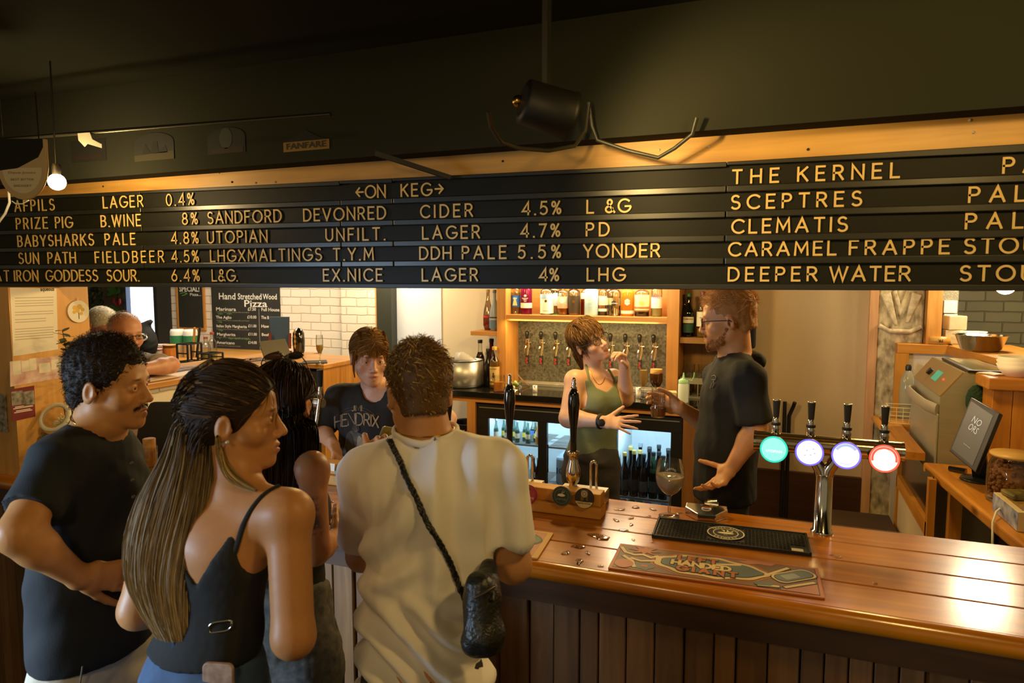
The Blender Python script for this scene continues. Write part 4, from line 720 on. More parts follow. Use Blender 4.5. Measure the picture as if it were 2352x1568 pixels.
# side shelf
bottle((P(1121, 757, Y=4.9).x, 4.9, 1.5685), .315, .038, GLASS('pale_bottle', 'd8c8b0', gloss=.2), 'pale bottle with a red band and orange foot on the small side shelf', 'tear', 'bottles on the side shelf', LIQ('coral', 'd8643c'), .25, (.26, .36, LB('red', 'c03c34')), cap='a88a60')
bottle((P(1136, 759, Y=4.84).x, 4.84, 1.5685), .315, .040, M('frosted_grey_bottle', '8c98a6', .35), 'frosted grey blue bottle with a black band on the small side shelf', 'tear', 'bottles on the side shelf', None, .25, (.26, .34, BLK), (.06, .26, LB('steelblue', '5a7490')), cap='5c5f68', txt=[("bruno's", .28, .009)], txtm=WH)
# right cabinet
CG = 'bottles in the side cabinet'
bottle((P(1580, 780, Y=4.84).x, 4.84, 1.5655), .30, .036, GGREEN, 'green bottle with a cream oval label beside the ginger bartender', 'wine', CG, GLASS('green_drink', '9aa45c'), .5, (.10, .30, LB('darkgreen', '24503c')), (.32, .46, LB('cream2', 'e0d8b4')), cap='2c6a34', txt=[('ZUBROWKA', .40, .008)])
bottle((P(1612, 780, Y=4.84).x, 4.84, 1.5655), .31, .038, GL, 'clear whisky bottle with a pale label behind the ginger bartender face', 'spirit', CG, LIQ('whisky', 'b0873c'), .2, (.24, .56, LB('cream2', '')), cap='6a2c22', txt=[('Famous', .42, .009)])
bottle((P(1628, 780, Y=4.93).x, 4.93, 1.5655), .31, .034, GL, 'dark red capped bottle at the back of the side cabinet', 'spirit', CG, amber, .4, None, cap='8a2a20')
bottle((P(1570, 780, Y=4.93).x, 4.93, 1.5655), .29, .030, GDARK, 'dim dark bottle at the left of the side cabinet', 'wine', CG, None, cap='5a5038')
# on the counter
CZ = BCT+.0005; BG = 'bottles behind the steel ice bucket'
bottle((P(1103, 860, Y=4.93).x, 4.93, CZ), .335, .036, GL, 'clear bottle with a tall black cap rising behind the ice bucket', 'wine', BG, dkrum, .7, None, cap='161612', caph=.05, neck=.016)
bottle((P(1129, 860, Y=4.95).x, 4.95, CZ), .345, .036, LIQ('wine_red', '5a1a2a'), 'red wine coloured bottle with a tall black cap', 'wine', BG, None, cap='161612', caph=.06, neck=.016)
bottle((P(1118, 880, Y=4.86).x, 4.86, CZ), .25, .032, GL, 'short clear bottle with a pink label and cork behind the bucket', 'spirit', BG, clear, .5, (.3, .55, LB('pink', '')), cap='a8875a')
bottle((P(1121, 890, Y=4.76).x, 4.76, CZ), .285, .030, M('black_glass', '151512', .15), 'all black slim bottle right of the ice bucket', 'wine', BG, None, cap='151512')
bottle((P(1136, 895, Y=4.69).x, 4.69, CZ), .31, .037, GL, 'rum bottle with a yellow cap and tan printed label beside the orange mug', 'spirit', BG, LIQ('spiced_rum', 'a8752c'), .63, (.16, .52, LB('tan', 'cba86a')), (.08, .14, LB('mustard', 'd0a234')), cap='c9952e', caph=.03, neck=.015, txt=[('SAILOR JERRY', .46, .0065)], emblem=(.32, [(-.006, -.02), (.004, -.022), (.008, -.006), (.004, .002), (.007, .014), (.0, .02), (-.006, .012), (-.004, .0), (-.009, -.008)], LB('ink', '3a2a22')))
t = thing('ice_bucket', 'wide brushed steel ice bucket with a scoop on the back counter', 'ice bucket', (-2.44+.02, 4.75, BCT)); bx = P(1066, 870, Y=4.72).x
MB().lathe([(.15, .001), (.15, .015), (.156, .02), (.156, .2), (.15, .2), (.148, .03), (.0, .03)], (bx, 4.70, BCT), 40, cap=False).build('bucket', STEEL, t); MB().lathe([(.157, .195), (.160, .20), (.150, .203)], (bx, 4.70, BCT), 40, cap=False).build('rim', BLACK, t)
MB().lathe([(.154, 0), (.158, .0), (.158, .014), (.154, .014)], (bx, 4.70, BCT), 40).build('foot', BLACK, t); MB().lathe([(.148, .150), (.10, .175), (.0, .19)], (bx, 4.70, BCT), 30, cap=False).build('ice', M('ice_white', 'dfe4e4', .35, bump=.6, bs=40), t, kind='stuff')
o = thing('ice_scoop', 'pale plastic scoop lying in the steel ice bucket', 'scoop', (bx, 4.7, BCT+.2)); q = Vector((bx-.03, 4.66, BCT+.205)); mb = MB(); n = 12; L0 = []
for i, (k, w_, hh) in enumerate(((0, .045, .055), (.05, .05, .06), (.10, .045, .035), (.15, .03, .012))):
    for j in range(n+1): a = PI*j/n; L0.append(q+Vector((k, w_*math.cos(a), hh*math.sin(a))))
mb.add(L0, [(i*(n+1)+j, i*(n+1)+j+1, (i+1)*(n+1)+j+1, (i+1)*(n+1)+j) for i in range(3) for j in range(n)], True); b_ = mb.build('scoop', M('clear_plastic', 'd8d0c4', .35, trans=.3), o); b_.modifiers.new('s', 'SOLIDIFY').thickness = .003
g = glass('beer_mug', 'glass mug of cloudy orange drink on the back counter', 'mug', (P(1147, 897, Y=4.56).x, 4.56, CZ), [(.001, 0), (.040, .001), (.043, .012), (.041, .03), (.040, .115)], liquid=(.008, .068), lm=LIQ('cloudy_orange', 'e0a04a'))
c_ = P(1147, 897, Y=4.56).x; MB().ring([(c_-.03, 4.53, CZ+.09), (c_-.05, 4.51, CZ+.085), (c_-.052, 4.51, CZ+.04), (c_-.034, 4.53, CZ+.03)], .005, 8).build('handle', GL, g)
t = thing('lime_pot', 'small clear pot of cut limes next to the orange mug', 'garnish', (P(1178, 895, Y=4.60).x, 4.60, CZ)); lx = P(1178, 895, Y=4.60).x; MB().lathe([(.001, .001), (.035, .001), (.042, .06)], (lx+.02, 4.62, CZ), 18, cap=False).build('pot', GL, t)
for i, (dx, dy, dz) in enumerate(((-.03, -.03, .035), (-.005, -.02, .05), (.02, 0, .06), (-.035, -.0, .02), (.01, -.03, .025), (.03, .01, .045))):
    MB().ball((lx+dx, 4.60+dy, CZ+dz), .02, 12, (1, .7, .9), Matrix.Rotation(i, 3, 'Z')).build('lime_wedge', M('lime_green' if i % 2 else 'lime_pale', '7a9a2c' if i % 2 else 'c6cc7a', .4, var=.3, vs=60), t)
tr_ = thing('drip_channel', 'long steel drip tray under the wall taps', 'drip tray', (-1.33, 4.9, CZ)); MB().mm((-1.89, 4.87, CZ), (-.76, 4.985, CZ+.010)).mm((-1.89, 4.87, CZ+.010), (-.76, 4.874, CZ+.022)).mm((-1.89, 4.98, CZ+.010), (-.76, 4.985, CZ+.022)).build('tray', STEEL, tr_, bevel=.001, seg=1)
o = MB().ring([P(1188, 858, Y=4.9), P(1200, 872, Y=4.87), P(1216, 886, Y=4.83)], [.004, .006, .004], 8).build('bar_tongs', CHROME, None); tag(o, 'steel tongs leaning at the left end of the drip channel', 'tongs')
for u, y, lab in ((1229, 4.60, 'small steel jigger alone at the left of the barmaid'), (1466, 4.62, 'taller steel jigger beside the champagne flute')):
    c_ = P(u, 903, Y=y).x; h_ = .05 if u < 1300 else .075; o = MB().lathe([(.0185, 0), (.0185, h_), (.016, h_), (.016, .005)], (c_, y, CZ), 20).build('jigger', STEEL, None); tag(o, lab, 'jigger', 'jiggers on the back counter')
glass('champagne_flute', 'slender flute of pale sparkling wine on the back counter', 'glass', (P(1477, 918, Y=4.60).x, 4.60, CZ), [(.001, 0), (.030, .001), (.005, .006), (.0035, .065), (.01, .078), (.026, .12), (.029, .16), (.026, .21)], liquid=(.085, .198), lm=LIQ('sparkling', 'd8b878'))
glass('stemmed_glass', 'round glass of dark stout with a tan head below the last taps', 'glass', (P(1507, 900, Y=4.78).x, 4.78, CZ), [(.001, 0), (.034, .001), (.006, .008), (.005, .05), (.03, .068), (.044, .10), (.046, .135), (.040, .185)], liquid=(.06, .175), lm=LIQ('stout', '7a4216'))
q = P(1507, 880, Y=4.78); MB().lathe([(.0425, .155), (.0415, .186)], (q.x, 4.78, CZ), 24).build('beer_foam', M('tan_foam', 'd8a866', .7), None); tag(bpy.context.scene.objects['beer_foam'], 'tan foam head on the round glass of stout', 'foam')
t = thing('napkin_stack', 'stack of yellow cream napkins at the right of the back counter', 'napkins', (P(1538, 915, Y=4.62).x, 4.62, CZ)); q = P(1538, 915, Y=4.62)
for i in range(6): MB().box((q.x+.003*(i % 2), 4.62, CZ+.008+.0095*i), (.085, .08, .009), Matrix.Rotation(.1*(i % 3), 3, 'Z')).build('napkin', M('napkin_cream', 'd9bf84', .8), t, bevel=.003)
t = thing('squeeze_bottle', 'translucent squeeze bottle with a pale green cap and cord', 'squeeze bottle', (P(1569, 918, Y=4.55).x, 4.55, CZ)); q = Vector((P(1569, 918, Y=4.55).x, 4.55, CZ)); MB().lathe([(.001, 0), (.032, 0), (.034, .01), (.034, .12), (.03, .135)], q, 22).build('body', M('milky_plastic', 'dce4d4', .4), t); MB().lathe([(.033, .132), (.033, .152), (.02, .158), (.008, .165), (.004, .20)], q, 20).build('cap', M('mint_cap', '9ccb92', .4), t); MB().ring([q+Z3*.155+X3*.03, q+Z3*.15+X3*.055, q+Z3*.175+X3*.065, q+Z3*.205+X3*.068], .003, 8).build('cap_cord', M('mint_cap', '', .4), t)
t = thing('glass_rack', 'grey plastic rack of upturned glasses under the side cabinet shelf', 'glass rack', (-.42, 4.87, CZ)); RK = M('rack_grey', '8f8a72', .5)
MB().mm((-.62, 4.74, CZ), (-.27, 5.0, CZ+.012)).mm((-.62, 4.74, CZ+.10), (-.27, 4.752, CZ+.14)).mm((-.62, 4.99, CZ+.10), (-.27, 5.0, CZ+.14)).mm((-.62, 4.752, CZ+.10), (-.608, 4.99, CZ+.14)).build('frame', RK, t)
mb = MB(); [mb.mm((-.62+.058*i, 4.741, CZ+.012), (-.614+.058*i, 4.751, CZ+.10)) for i in range(7)]; mb.build('bars', RK, t)
GLG = 'glasses in the grey rack'
for i in range(4):
    for j in range(2):
        c_ = (-.575+.085*i, 4.81+.12*j, CZ+.014); glass('drinking_glass', 'clear glass standing in the grey glass rack', 'glass', c_, [(.001, 0), (.026, .001), (.031, .15), (.033, .20)] if j else [(.001, 0), (.028, .001), (.033, .17)], group=GLG)
# wall taps
tap0 = thing('wall_tap', '', 'beer tap', (0, 0, 0), 'black handled taps on the stone panel')
MB().cyl((0, .05, 0), (0, 0, 0), .014, .012, 16).lathe([(.010, -.03), (.013, -.015), (.012, .01), (.009, .03)], (0, -.004, 0), 14).ring([(0, -.01, -.01), (0, -.03, -.03), (-.004, -.036, -.05), (-.006, -.038, -.085)], [.008, .008, .007, .006], 10).ring([(.012, -.012, 0), (.03, -.02, -.004), (.04, -.022, .0)], [.006, .010, .006], 8).build('tap_body', CHROME, tap0)
MB().lathe([(.009, .026), (.011, .032), (.0165, .066), (.015, .082), (.0, .09)], (0, -.006, 0), 16).build('tap_handle', BLACK, tap0)
TW = M('twine', 'b89a62', .8); MB().ring([(.02, -.02, .03), (.022, -.03, -.01), (.015, -.032, -.06), (.010, -.03, -.10)], .0016, 6).ring([(.022, -.02, 0), (.028, -.03, -.03), (.018, -.032, -.08), (.010, -.03, -.10)], .0016, 6).build('twine', TW, tap0)
tg = MB().mm((-.006, -.026, -.165), (.026, -.022, -.098)).build('hanging_tag', MATTE, tap0)
RP = M('tag_red', 'b8372e', .6)
mb = MB(); [mb.mm((-.002+.002*(i % 2), -.0275, -.160+.0095*i), (.016-.004*(i % 3), -.0262, -.155+.0095*i)) for i in range(5)]; mb.build('tag_print', RP, tap0)
TU = (1211, 1243, 1276, 1306, 1338, 1370, 1402, 1436, 1469, 1501)
ordn = ['leftmost wall tap on the stone panel', 'second wall tap from the left', 'third wall tap from the left', 'fourth wall tap, just left of the barmaid', 'fifth wall tap, behind the barmaid head', 'sixth wall tap, behind the barmaid face', 'seventh wall tap, behind the raised hand', 'eighth wall tap, right of the raised hand', 'ninth wall tap with its white printed tag', 'tenth wall tap at the right end, above the stout']
for i, u in enumerate(TU):
    q = P(u, 792, Y=4.95); loc = (q.x, 4.95, 1.478)
    t = tap0 if i == 0 else dup(tap0, loc, ordn[i]); t.location = loc; t['label'] = ordn[i]+' with hanging tag'
# fridges
def fridge(name, x0, x1, doors, label, zs=(.77, .47)):
    t = thing(name, label, 'fridge', ((x0+x1)/2, 4.75, .15)); IN = M('fridge_inside', 'dfe6ea', .5)
    MB().mm((x0, 4.50, .151), (x1, 4.53, .29)).build('kick_plate', BLACK, t, bevel=.003); MB().mm((x0, 4.50, .955), (x1, 4.53, 1.06)).build('top_rail', BLACK, t, bevel=.003); MB().mm((x0+.02, 4.495, 1.03), (x1-.02, 4.50, 1.036)).build('trim_line', STEEL, t)
    MB().mm((x0, 4.53, .151), (x0+.02, 5.05, 1.06)).mm((x1-.02, 4.53, .151), (x1, 5.05, 1.06)).mm((x0, 5.03, .151), (x1, 5.05, 1.06)).mm((x0, 4.53, 1.04), (x1, 5.05, 1.06)).mm((x0, 4.53, .151), (x1, 5.05, .17)).build('cabinet', BLACK, t)
    MB().mm((x0+.021, 5.01, .17), (x1-.021, 5.029, 1.04)).mm((x0+.021, 4.54, .171), (x0+.03, 5.01, 1.04)).mm((x1-.03, 4.54, .171), (x1-.021, 5.01, 1.04)).build('liner', IN, t)
    ed = [x0]+[v for d_ in doors for v in d_]+[x1]
    for a, b in zip(ed[0::2], ed[1::2]): MB().mm((a, 4.50, .29), (b, 4.53, .955)).build('stile', BLACK, t)
    for a, b in doors:
        d_ = MB().mm((a, 4.512, .29), (b, 4.516, .955)).build('door_glass', GL, t); MB().mm((a+.004, 4.497, .60), (a+.012, 4.505, .80)).build('door_handle', BLACK, d_)
        for z_ in zs: sh_ = MB(); [sh_.mm((a-.01, y_, z_-.005), (b+.01, y_+.004, z_)) for y_ in [4.56+.03*i for i in range(14)]]; sh_.mm((a-.01, 4.555, z_-.01), (b+.01, 4.562, z_+.004)); sh_.build('wire_shelf', STEEL, t)
        light('AREA', ((a+b)/2, 4.60, 1.03), 4.6, (.52, .78, 1), ((a+b)/2, 4.82, .5), shape='RECTANGLE', size=b-a, size_y=.05, name='fridge_light')
    return t
f1 = fridge('bottle_fridge', -2.04, -1.03, [(-1.95, -1.565), (-1.50, -1.06)], 'black two door bottle fridge under the left of the back counter')
f2 = fridge('wine_fridge', -1.028, -.565, [(-1.0, -.64)], 'black single door wine fridge under the right of the back counter', (.47,))
FG = 'small bottles in the left fridge'; yl = LB('yellowl', 'd6c452')
for i in range(9):
    x = -1.93+.042*i; big = i in (7, 8)
    if i < 8: bottle((x, 4.60+.05*(i % 2), .7705), .165, .018, GLASS('pale_aqua_glass', 'c2dcd4', gloss=.3), ('small aqua bottle with a yellow label on the fridge shelf' if i % 2 else 'small aqua bottle with a white label on the fridge shelf'), 'small', FG, LIQ('tonic', 'b8cfc8'), .55, (.2, .42, yl if i % 2 else WH), cap='d0c890' if i % 2 else 'c8ccd0', neck=.008)
bottle((-1.59, 4.59, .7705), .175, .026, LIQ('juice_glass', 'e0b064'), 'orange juice bottle at the right of the left fridge shelf', 'small', FG, LIQ('juice', 'e0a240'), .6, (.35, .55, WH), cap='d8d0b8', neck=.013)
bottle((-1.655, 4.66, .7705), .178, .028, GL, 'clear bottle with a blue label behind the juice in the left fridge', 'small', FG, clear, .6, (.3, .5, LB('blue2', '5a86c8')), cap='d0d4da', neck=.012)
for i in range(7): bottle((-1.91+.052*i, 4.60+.05*(i % 2), .4705), .20, .023, GDARK, 'dark brown bottle on the lower shelf of the left fridge', 'small', 'brown bottles on the lower fridge shelf', dkrum, .5, (.2, .4, LB('silver', '9aa0a0') if i % 2 else LB('dkbrown', '4a3422')), cap='a8a49a', neck=.009)
mb = MB().mm((-1.47, 4.60, .475), (-1.30, 4.90, .70)); t = mb.build('ice_bag', M('ice_bag', '9fb8cc', .4, var=.3, vs=12, bump=.6, bs=18), None, bevel=.03, seg=3); tag(t, 'pale blue bag of ice in the middle fridge door', 'ice bag'); mb = MB(); words(mb, 'ICE', (-1.46, 4.597, .57), X3, Z3, .045, bold=.02); w_ = mb.build('lettering', LB('iceblue', '2a5a92'), t)
WG = 'wine bottles in the right fridge'; k = 0
for row, y, zz in ((0, 4.60, .4705), (1, 4.70, .4705), (2, 4.82, .4705)):
    for i in range(5):
        x = -.965+.066*i+.02*(row % 2); cp = ('b8a45a', 'b8a45a', '20242a', '20242a', '1a1c1c')[i] if row < 2 else ('a8b8b0', '8a98a4', '2a3440', '30343c', '202020')[i]
        bottle((x, y, zz), .30+.02*((i+row) % 2), .030, GDARK if i < 3 or row else GGREEN, ('wine bottle with gold foil' if cp == 'b8a45a' else 'wine bottle with dark foil' if cp < '35' else 'wine bottle with grey foil')+' '+('in the front', 'in the middle', 'in the back')[row]+' row of the wine fridge', 'wine', WG, M('dark_wine', '161a14', .3), .6, (.14, .38, LB('winelabel%d' % (i % 3), ('3a3f40', '23282a', '4a4c46')[i % 3])), cap=cp, caph=.045, neck=.0135)
MB().mm((-.99, 4.54, .30), (-.65, 4.95, .329)).build('base_tray', STEEL, f2)
for i, cc in enumerate(('d86a30', '2f8a3c', '3f9a44', '7a5a9a', 'd8d4cc', '4a78b8')):
    o = MB().lathe([(.022, 0), (.026, .006), (.026, .10), (.021, .112)], (-.965+.056*i, 4.58, .33), 18).build('drink_can', M('can_'+cc, cc, .3, .4), None); tag(o, ('orange', 'dark green', 'bright green', 'purple', 'white', 'blue')[i]+' can at the bottom of the wine fridge', 'can', 'cans at the bottom of the wine fridge')
# ---------------------------------------------------------------- pizza kitchen
KZ = 1.30; SZ = 1.4165
kw = thing('kitchen_worktop', 'kitchen work surface along the white brick wall', 'worktop', (-4.8, 4.6, 0)); MB().mm((-5.66, 4.2, 1.26), (-3.9, 5.11, KZ)).build('worktop', PINEX, kw); MB().mm((-5.6, 4.25, 0), (-3.95, 5.1, 1.26)).build('cupboard', M('grey_cupboard', '8a8478', .6), kw)
CH = M('chalkboard', '23241f', .75, var=.35, vs=6, col2='2e2f29'); CK = M('chalk_white', 'e8e4d8', .9); CKG = M('chalk_green', '6fae4a', .9)
WY = 5.118
x0 = P(489, 700, Y=WY).x; x1 = P(644, 700, Y=WY).x; zb = P(560, 812, Y=WY).z
mbd = thing('pizza_menu_board', 'large chalkboard pizza menu headed Hand Stretched Wood Pizza', 'chalkboard', ((x0+x1)/2, WY, zb)); MB().mm((x0, WY-.016, zb), (x1, WY-.001, 2.05)).build('board', CH, mbd)
def wv(u, v): return P(u, v, Y=WY-.017)
def chalk(s, u, v, u1, h, m=CK, par=None, bold=.012, shear=0): mb = MB(); a = wv(u, v); b = wv(u1, v); words(mb, s, a, X3, Z3, h*1.05, .0006, width=b.x-a.x, bold=bold); mb.build('chalk_lettering', m, par)
for s, u, v, u1, h in (('Hand', 502, 687, 541, .060), ('Stretched', 546, 687, 601, .055), ('Wood', 604, 687, 636, .05), ('Pizza', 560, 704, 614, .062), ('Marinara', 496, 713, 542, .032), ('£7.50', 569, 713, 588, .030), ('Full House', 600, 714, 642, .030), ('The Aglio', 496, 731, 532, .026), ('£10.00', 568, 731, 589, .028), ('The B', 600, 732, 618, .028), ('Italian Style Margherita', 497, 751, 567, .026), ('£11.00', 570, 751, 589, .026), ('Haw', 600, 752, 618, .028), ('Margherita', 498, 770, 541, .027), ('£11.00', 570, 770, 590, .026), ('Beef', 601, 771, 618, .026), ('Americano', 498, 789, 539, .028), ('£14.00', 570, 789, 590, .026), ('Add Jalapeños', 511, 808, 549, .018), ('£1.00', 569, 808, 581, .018)): chalk(s, u, v, u1, h, CK, mbd)
for v in (716, 735, 755, 774, 793): chalk('tomato base with mozzarella and basil', 497, v+1, 497+(75 if v != 793 else 55), .011, M('chalk_grey', '9a978a', .9), mbd, .0)
for u, v, s, u1 in ((500, 721, 'vegan', 512), (521, 721, 'vegan', 533), (500, 740, 'veg', 510), (502, 759, 'veg', 512), (503, 778, 'v', 507), (525, 778, 'vegan option on request', 576)): chalk(s, u, v, u1, .012, CKG, mbd, .005)
a = wv(594, 709); MB().mm((a.x, WY-.0175, zb+.03), (a.x+.004, WY-.016, a.z)).build('chalk_rule', M('chalk_grey', '', .9), mbd)
x0 = P(408, 700, Y=WY).x; x1 = P(473, 700, Y=WY).x; zb = P(440, 757, Y=WY).z
sp = thing('specials_board', 'narrow pine framed chalkboard reading SPECIAL! Pizza', 'chalkboard', ((x0+x1)/2, WY, zb)); MB().mm((x0+.02, WY-.012, zb+.02), (x1-.02, WY-.001, 2.0)).build('board', CH, sp); MB().mm((x0, WY-.02, zb), (x0+.022, WY-.001, 2.02)).mm((x1-.022, WY-.02, zb), (x1, WY-.001, 2.02)).mm((x0+.022, WY-.02, zb), (x1-.022, WY-.001, zb+.022)).build('frame', PINE, sp, bevel=.002)
chalk('SPECIAL!', 412, 669, 458, .048, CK, sp, .025); chalk('Pizza...', 436, 679, 462, .026, CK, sp); mb = MB(); ribbon(mb, [[(0, 0), (.05, .012), (.09, 0), (.06, -.012), (.02, -.02)]], wv(414, 674), X3, Z3, .006, .0006); mb.build('chalk_leaf', CKG, sp)
# dark window edge, plants and the alcove
struct('trim_5', MB().mm((-5.70, 4.95, 0), (-5.665, 5.12, 2.75)), M('black_edge', '1f1e1a', .7))
t = thing('hanging_plant', 'green trailing plant on the far plaster wall above the white haired man', 'plant', P(225, 690, Y=6.7)); mb = MB(); random.seed(21)
for i in range(70):
    o = P(random.uniform(203, 240), random.uniform(640, 700), Y=6.7); leaf(mb, o, Vector((random.uniform(-1, 1), -.3, random.uniform(-1.2, .1))), .018, .14, Y3)
mb.build('foliage', M('trailing_leaf', '4a5a30', .6, var=.4, vs=9, col2='2e3c1e'), t, kind='stuff')
t = thing('chilli_garland', 'string of red chillies and green leaves hung on the plaster wall', 'garland', P(268, 690, Y=6.75)); MB().ring([P(268, 640, Y=6.75), P(269, 715, Y=6.75)], .01, 6).build('string', M('stem_brown', '', .7), t)
for u, v, a in ((262, 693, .5), (275, 694, -.5), (268, 700, 0)):
    q = P(u, v, Y=6.72); MB().ring([q+Z3*.05, q, q-Z3*.05+X3*a*.05], [.012, .022, .004], 8).build('chilli', M('chilli_red', 'c02020', .3), t)
mb = MB()
for i in range(16): leaf(mb, P(268+random.uniform(-7, 7), random.choice((660, 668, 708, 712)), Y=6.72), Vector((random.uniform(-1, 1), -.2, random.uniform(-1, .5))), .03, .12, Y3)
mb.build('leaves', M('bright_leaf', '4f8a2c', .5), t, kind='stuff')
# items on the kitchen work surface
def kp(u, v, z=KZ): q = P(u, v, Z=z); return q
TB = 'plastic tubs on the kitchen work surface'
for u, v, w_, h_, cc, lc, lab in ((374, 822, .055, .11, 'd8c4b0', 'a83226', 'tub with a red sauce, left of the two green labelled tubs'), (391, 828, .05, .125, 'dca060', 'd87a24', 'orange tub of sauce in front of the green labelled tubs'), (360, 824, .045, .08, 'd8d0c8', 'b8a8a0', 'small pale tub nearest the grey tee elbow')):
    q = kp(u, v); t = thing('plastic_tub', lab, 'tub', q, TB); MB().lathe([(.001, .001), (w_*.9, .001), (w_, h_), (w_*1.05, h_), (w_*1.05, h_+.008), (.001, h_+.008)], q, 20).build('tub', M('tub_'+cc, cc, .35), t); MB().lathe([(w_*.96, h_*.25), (w_*1.01, h_*.85)], q, 20, cap=False).build('label', M('tubl_'+lc, lc, .5), t)
for u, v, lab in ((388, 800, 'upper green labelled tub nearest the glasses man'), (404, 800, 'taller white tub with a green band at the right of the tubs')):
    q = kp(u, 825); q = Vector((q.x-.05+(.05 if u > 400 else -.02), q.y+.16, KZ)); h_ = .24; t = thing('plastic_tub', lab, 'tub', q, TB); MB().lathe([(.001, .001), (.055, .001), (.058, h_-.02), (.05, h_), (.001, h_)], q, 20).build('tub', M('tub_white', 'e0dccc', .35), t); MB().lathe([(.0585, h_*.5), (.0592, h_*.78)], q, 20, cap=False).build('label', M('tub_green', '2f7a4a', .5), t)
WB = M('black_wire', '1c1b18', .5)
for u0, u1, v0, v1, lab in ((408, 442, 790, 832, 'tall black wire rack holding boards beside the tubs'), (455, 492, 812, 832, 'low black wire rack of oil bottles below the specials board')):
    a = kp(u0, v1); b = kp(u1, v1); b.y = a.y; h_ = P(u0, v0, Y=a.y).z-KZ; t = thing('wire_rack', lab, 'rack', a); mb = MB()
    for yy in (a.y, a.y+.14):
        for xx in (a.x, b.x): mb.bar((xx, yy, KZ), (xx, yy, KZ+h_), .012, .012)
        for zz in (KZ+.006, KZ+h_*.5, KZ+h_): mb.bar((a.x, yy, zz), (b.x, yy, zz), .010, .010, (0, 1, 0))
    for xx in (a.x, b.x):
        for zz in (KZ+.006, KZ+h_): mb.bar((xx, a.y, zz), (xx, a.y+.14, zz), .010, .010)
    mb.build('wire_frame', WB, t)
for u, h_, lab in ((459, .19, 'left clear oil bottle with a red stopper in the wire rack'), (474, .23, 'right clear oil bottle with a red stopper in the wire rack')):
    q = kp(u, 828); q.y += .07; bottle(q, h_, .035, GL, lab, 'spirit', 'oil bottles with red stoppers', LIQ('oil', 'c9c48a'), .3, cap='8a3020', neck=.014)
for u, m, lab, dx in ((428, PINE, 'pale wooden paddle handle standing in the wire rack', .03), (436, BLACK, 'dark handled knife standing in the wire rack', .05)):
    q = kp(u, 828); q.y += .07; o = MB().bar(q+Z3*.02, q+Vector((dx, 0, .27)), .02, .012).build('paddle_handle' if m is PINE else 'kitchen_knife', m, None, bevel=.004); tag(o, lab, 'utensil')
# things on the hatch sill
GRP = 'laminated menus on the sill'
def flat(name, cs, z, m, lab, cat, th=.003, group=None, fn=None):
    pts = [P(u, v, Z=z) for u, v in cs]; o = pts[0]; x = (pts[1]-pts[0]).normalized(); y = Z3.cross(x); poly = [((p-o).dot(x), (p-o).dot(y)) for p in pts]
    t = thing(name, lab, cat, (o.x, o.y, z), group); ar = sum(a[0]*b[1]-b[0]*a[1] for a, b in zip(poly, poly[1:]+poly[:1])); poly = poly if ar > 0 else poly[::-1]
    MB().prism(poly, o+Z3*th, x, y, th).build('sheet', m, t); fn and fn(t, o+Z3*th, x, y, poly); return t
def mosaic(t, o, x, y, poly):
    mb = MB(); us = [p[0] for p in poly]; vs_ = [p[1] for p in poly]; random.seed(4)
    for i in range(60):
        a, b = random.random(), random.random(); q = [poly[0][k]*(1-a)*(1-b)+poly[1][k]*a*(1-b)+poly[2][k]*a*b+poly[3][k]*(1-a)*b for k in (0, 1)]; mb.prism([(q[0]-.012, q[1]-.004), (q[0]+.01, q[1]-.006), (q[0]+.012, q[1]+.004), (q[0]-.01, q[1]+.006)], o+Z3*.0006, x, y, .0004)
    mb.build('print', M('menu_orange', 'c8823c', .5), t, kind='stuff')
flat('menu_sheet', [(345, 864), (455, 846), (440, 841), (345, 852)], SZ, M('menu_navy', '2a2e3c', .4), 'dark patterned menu under the forearm of the glasses man', 'menu', group=GRP, fn=mosaic)
flat('menu_sheet', [(345, 876), (480, 852), (468, 846), (345, 868)], SZ, PAPER, 'white menu at the near edge of the hatch sill', 'menu', group=GRP)
flat('menu_sheet', [(455, 838), (545, 833), (600, 824), (500, 828)], SZ, M('menu_pale', 'c8c4b4', .4), 'pale open menu in the middle of the hatch sill', 'menu', group=GRP)
flat('menu_sheet', [(560, 832), (612, 827), (598, 820), (548, 826)], SZ, M('menu_navy', '', .4), 'dark patterned menu near the tablet stand', 'menu', group=GRP, fn=mosaic)
def quad(name, cs, m, parent, th, lab=None, cat=None):
    pts = [Vector(c) for c in cs]; o = pts[0]; x = (pts[1]-o).normalized(); nn = x.cross(pts[3]-o).normalized(); y = nn.cross(x); poly = [((p-o).dot(x), (p-o).dot(y)) for p in pts]
    ob = MB().prism(poly, o, x, y, th).build(name, m, parent, bevel=.003)
    if lab: tag(ob, lab, cat)
    return ob
t = thing('tablet_stand', 'grey backed tablet leaning on a stand at the end of the sill', 'tablet', (-3.28, 3.72, SZ))
cs = [P(612, 837, Z=SZ+.001), P(676, 832, Z=SZ+.001)]; cs += [P(655, 777, Y=cs[1].y+.05), P(594, 784, Y=cs[0].y+.05)]; quad('tablet_back', cs, M('tablet_grey', '6a655a', .45, .3), t, .008); q_ = (cs[0]+cs[2])/2; MB().bar(q_+Y3*.008, (q_.x, q_.y+.09, SZ+.004), .03, .006).build('prop', BLACK, t)
cs = [P(624, 800, Y=4.05), P(664, 800, Y=4.05), P(664, 727, Y=4.08), P(618, 727, Y=4.08)]; t = thing('slate_board', 'blue grey blank board held upright by red clips', 'board', (cs[0].x, 4.05, SZ)); quad('board', cs, M('blue_slate', '3f5568', .6, var=.2, vs=8), t, .008); MB().mm((cs[0].x-.0, 4.03, SZ-.004), (cs[1].x, 4.08, SZ+.02)).build('foot', M('red_stain_wood', '7a2c20', .5), t)
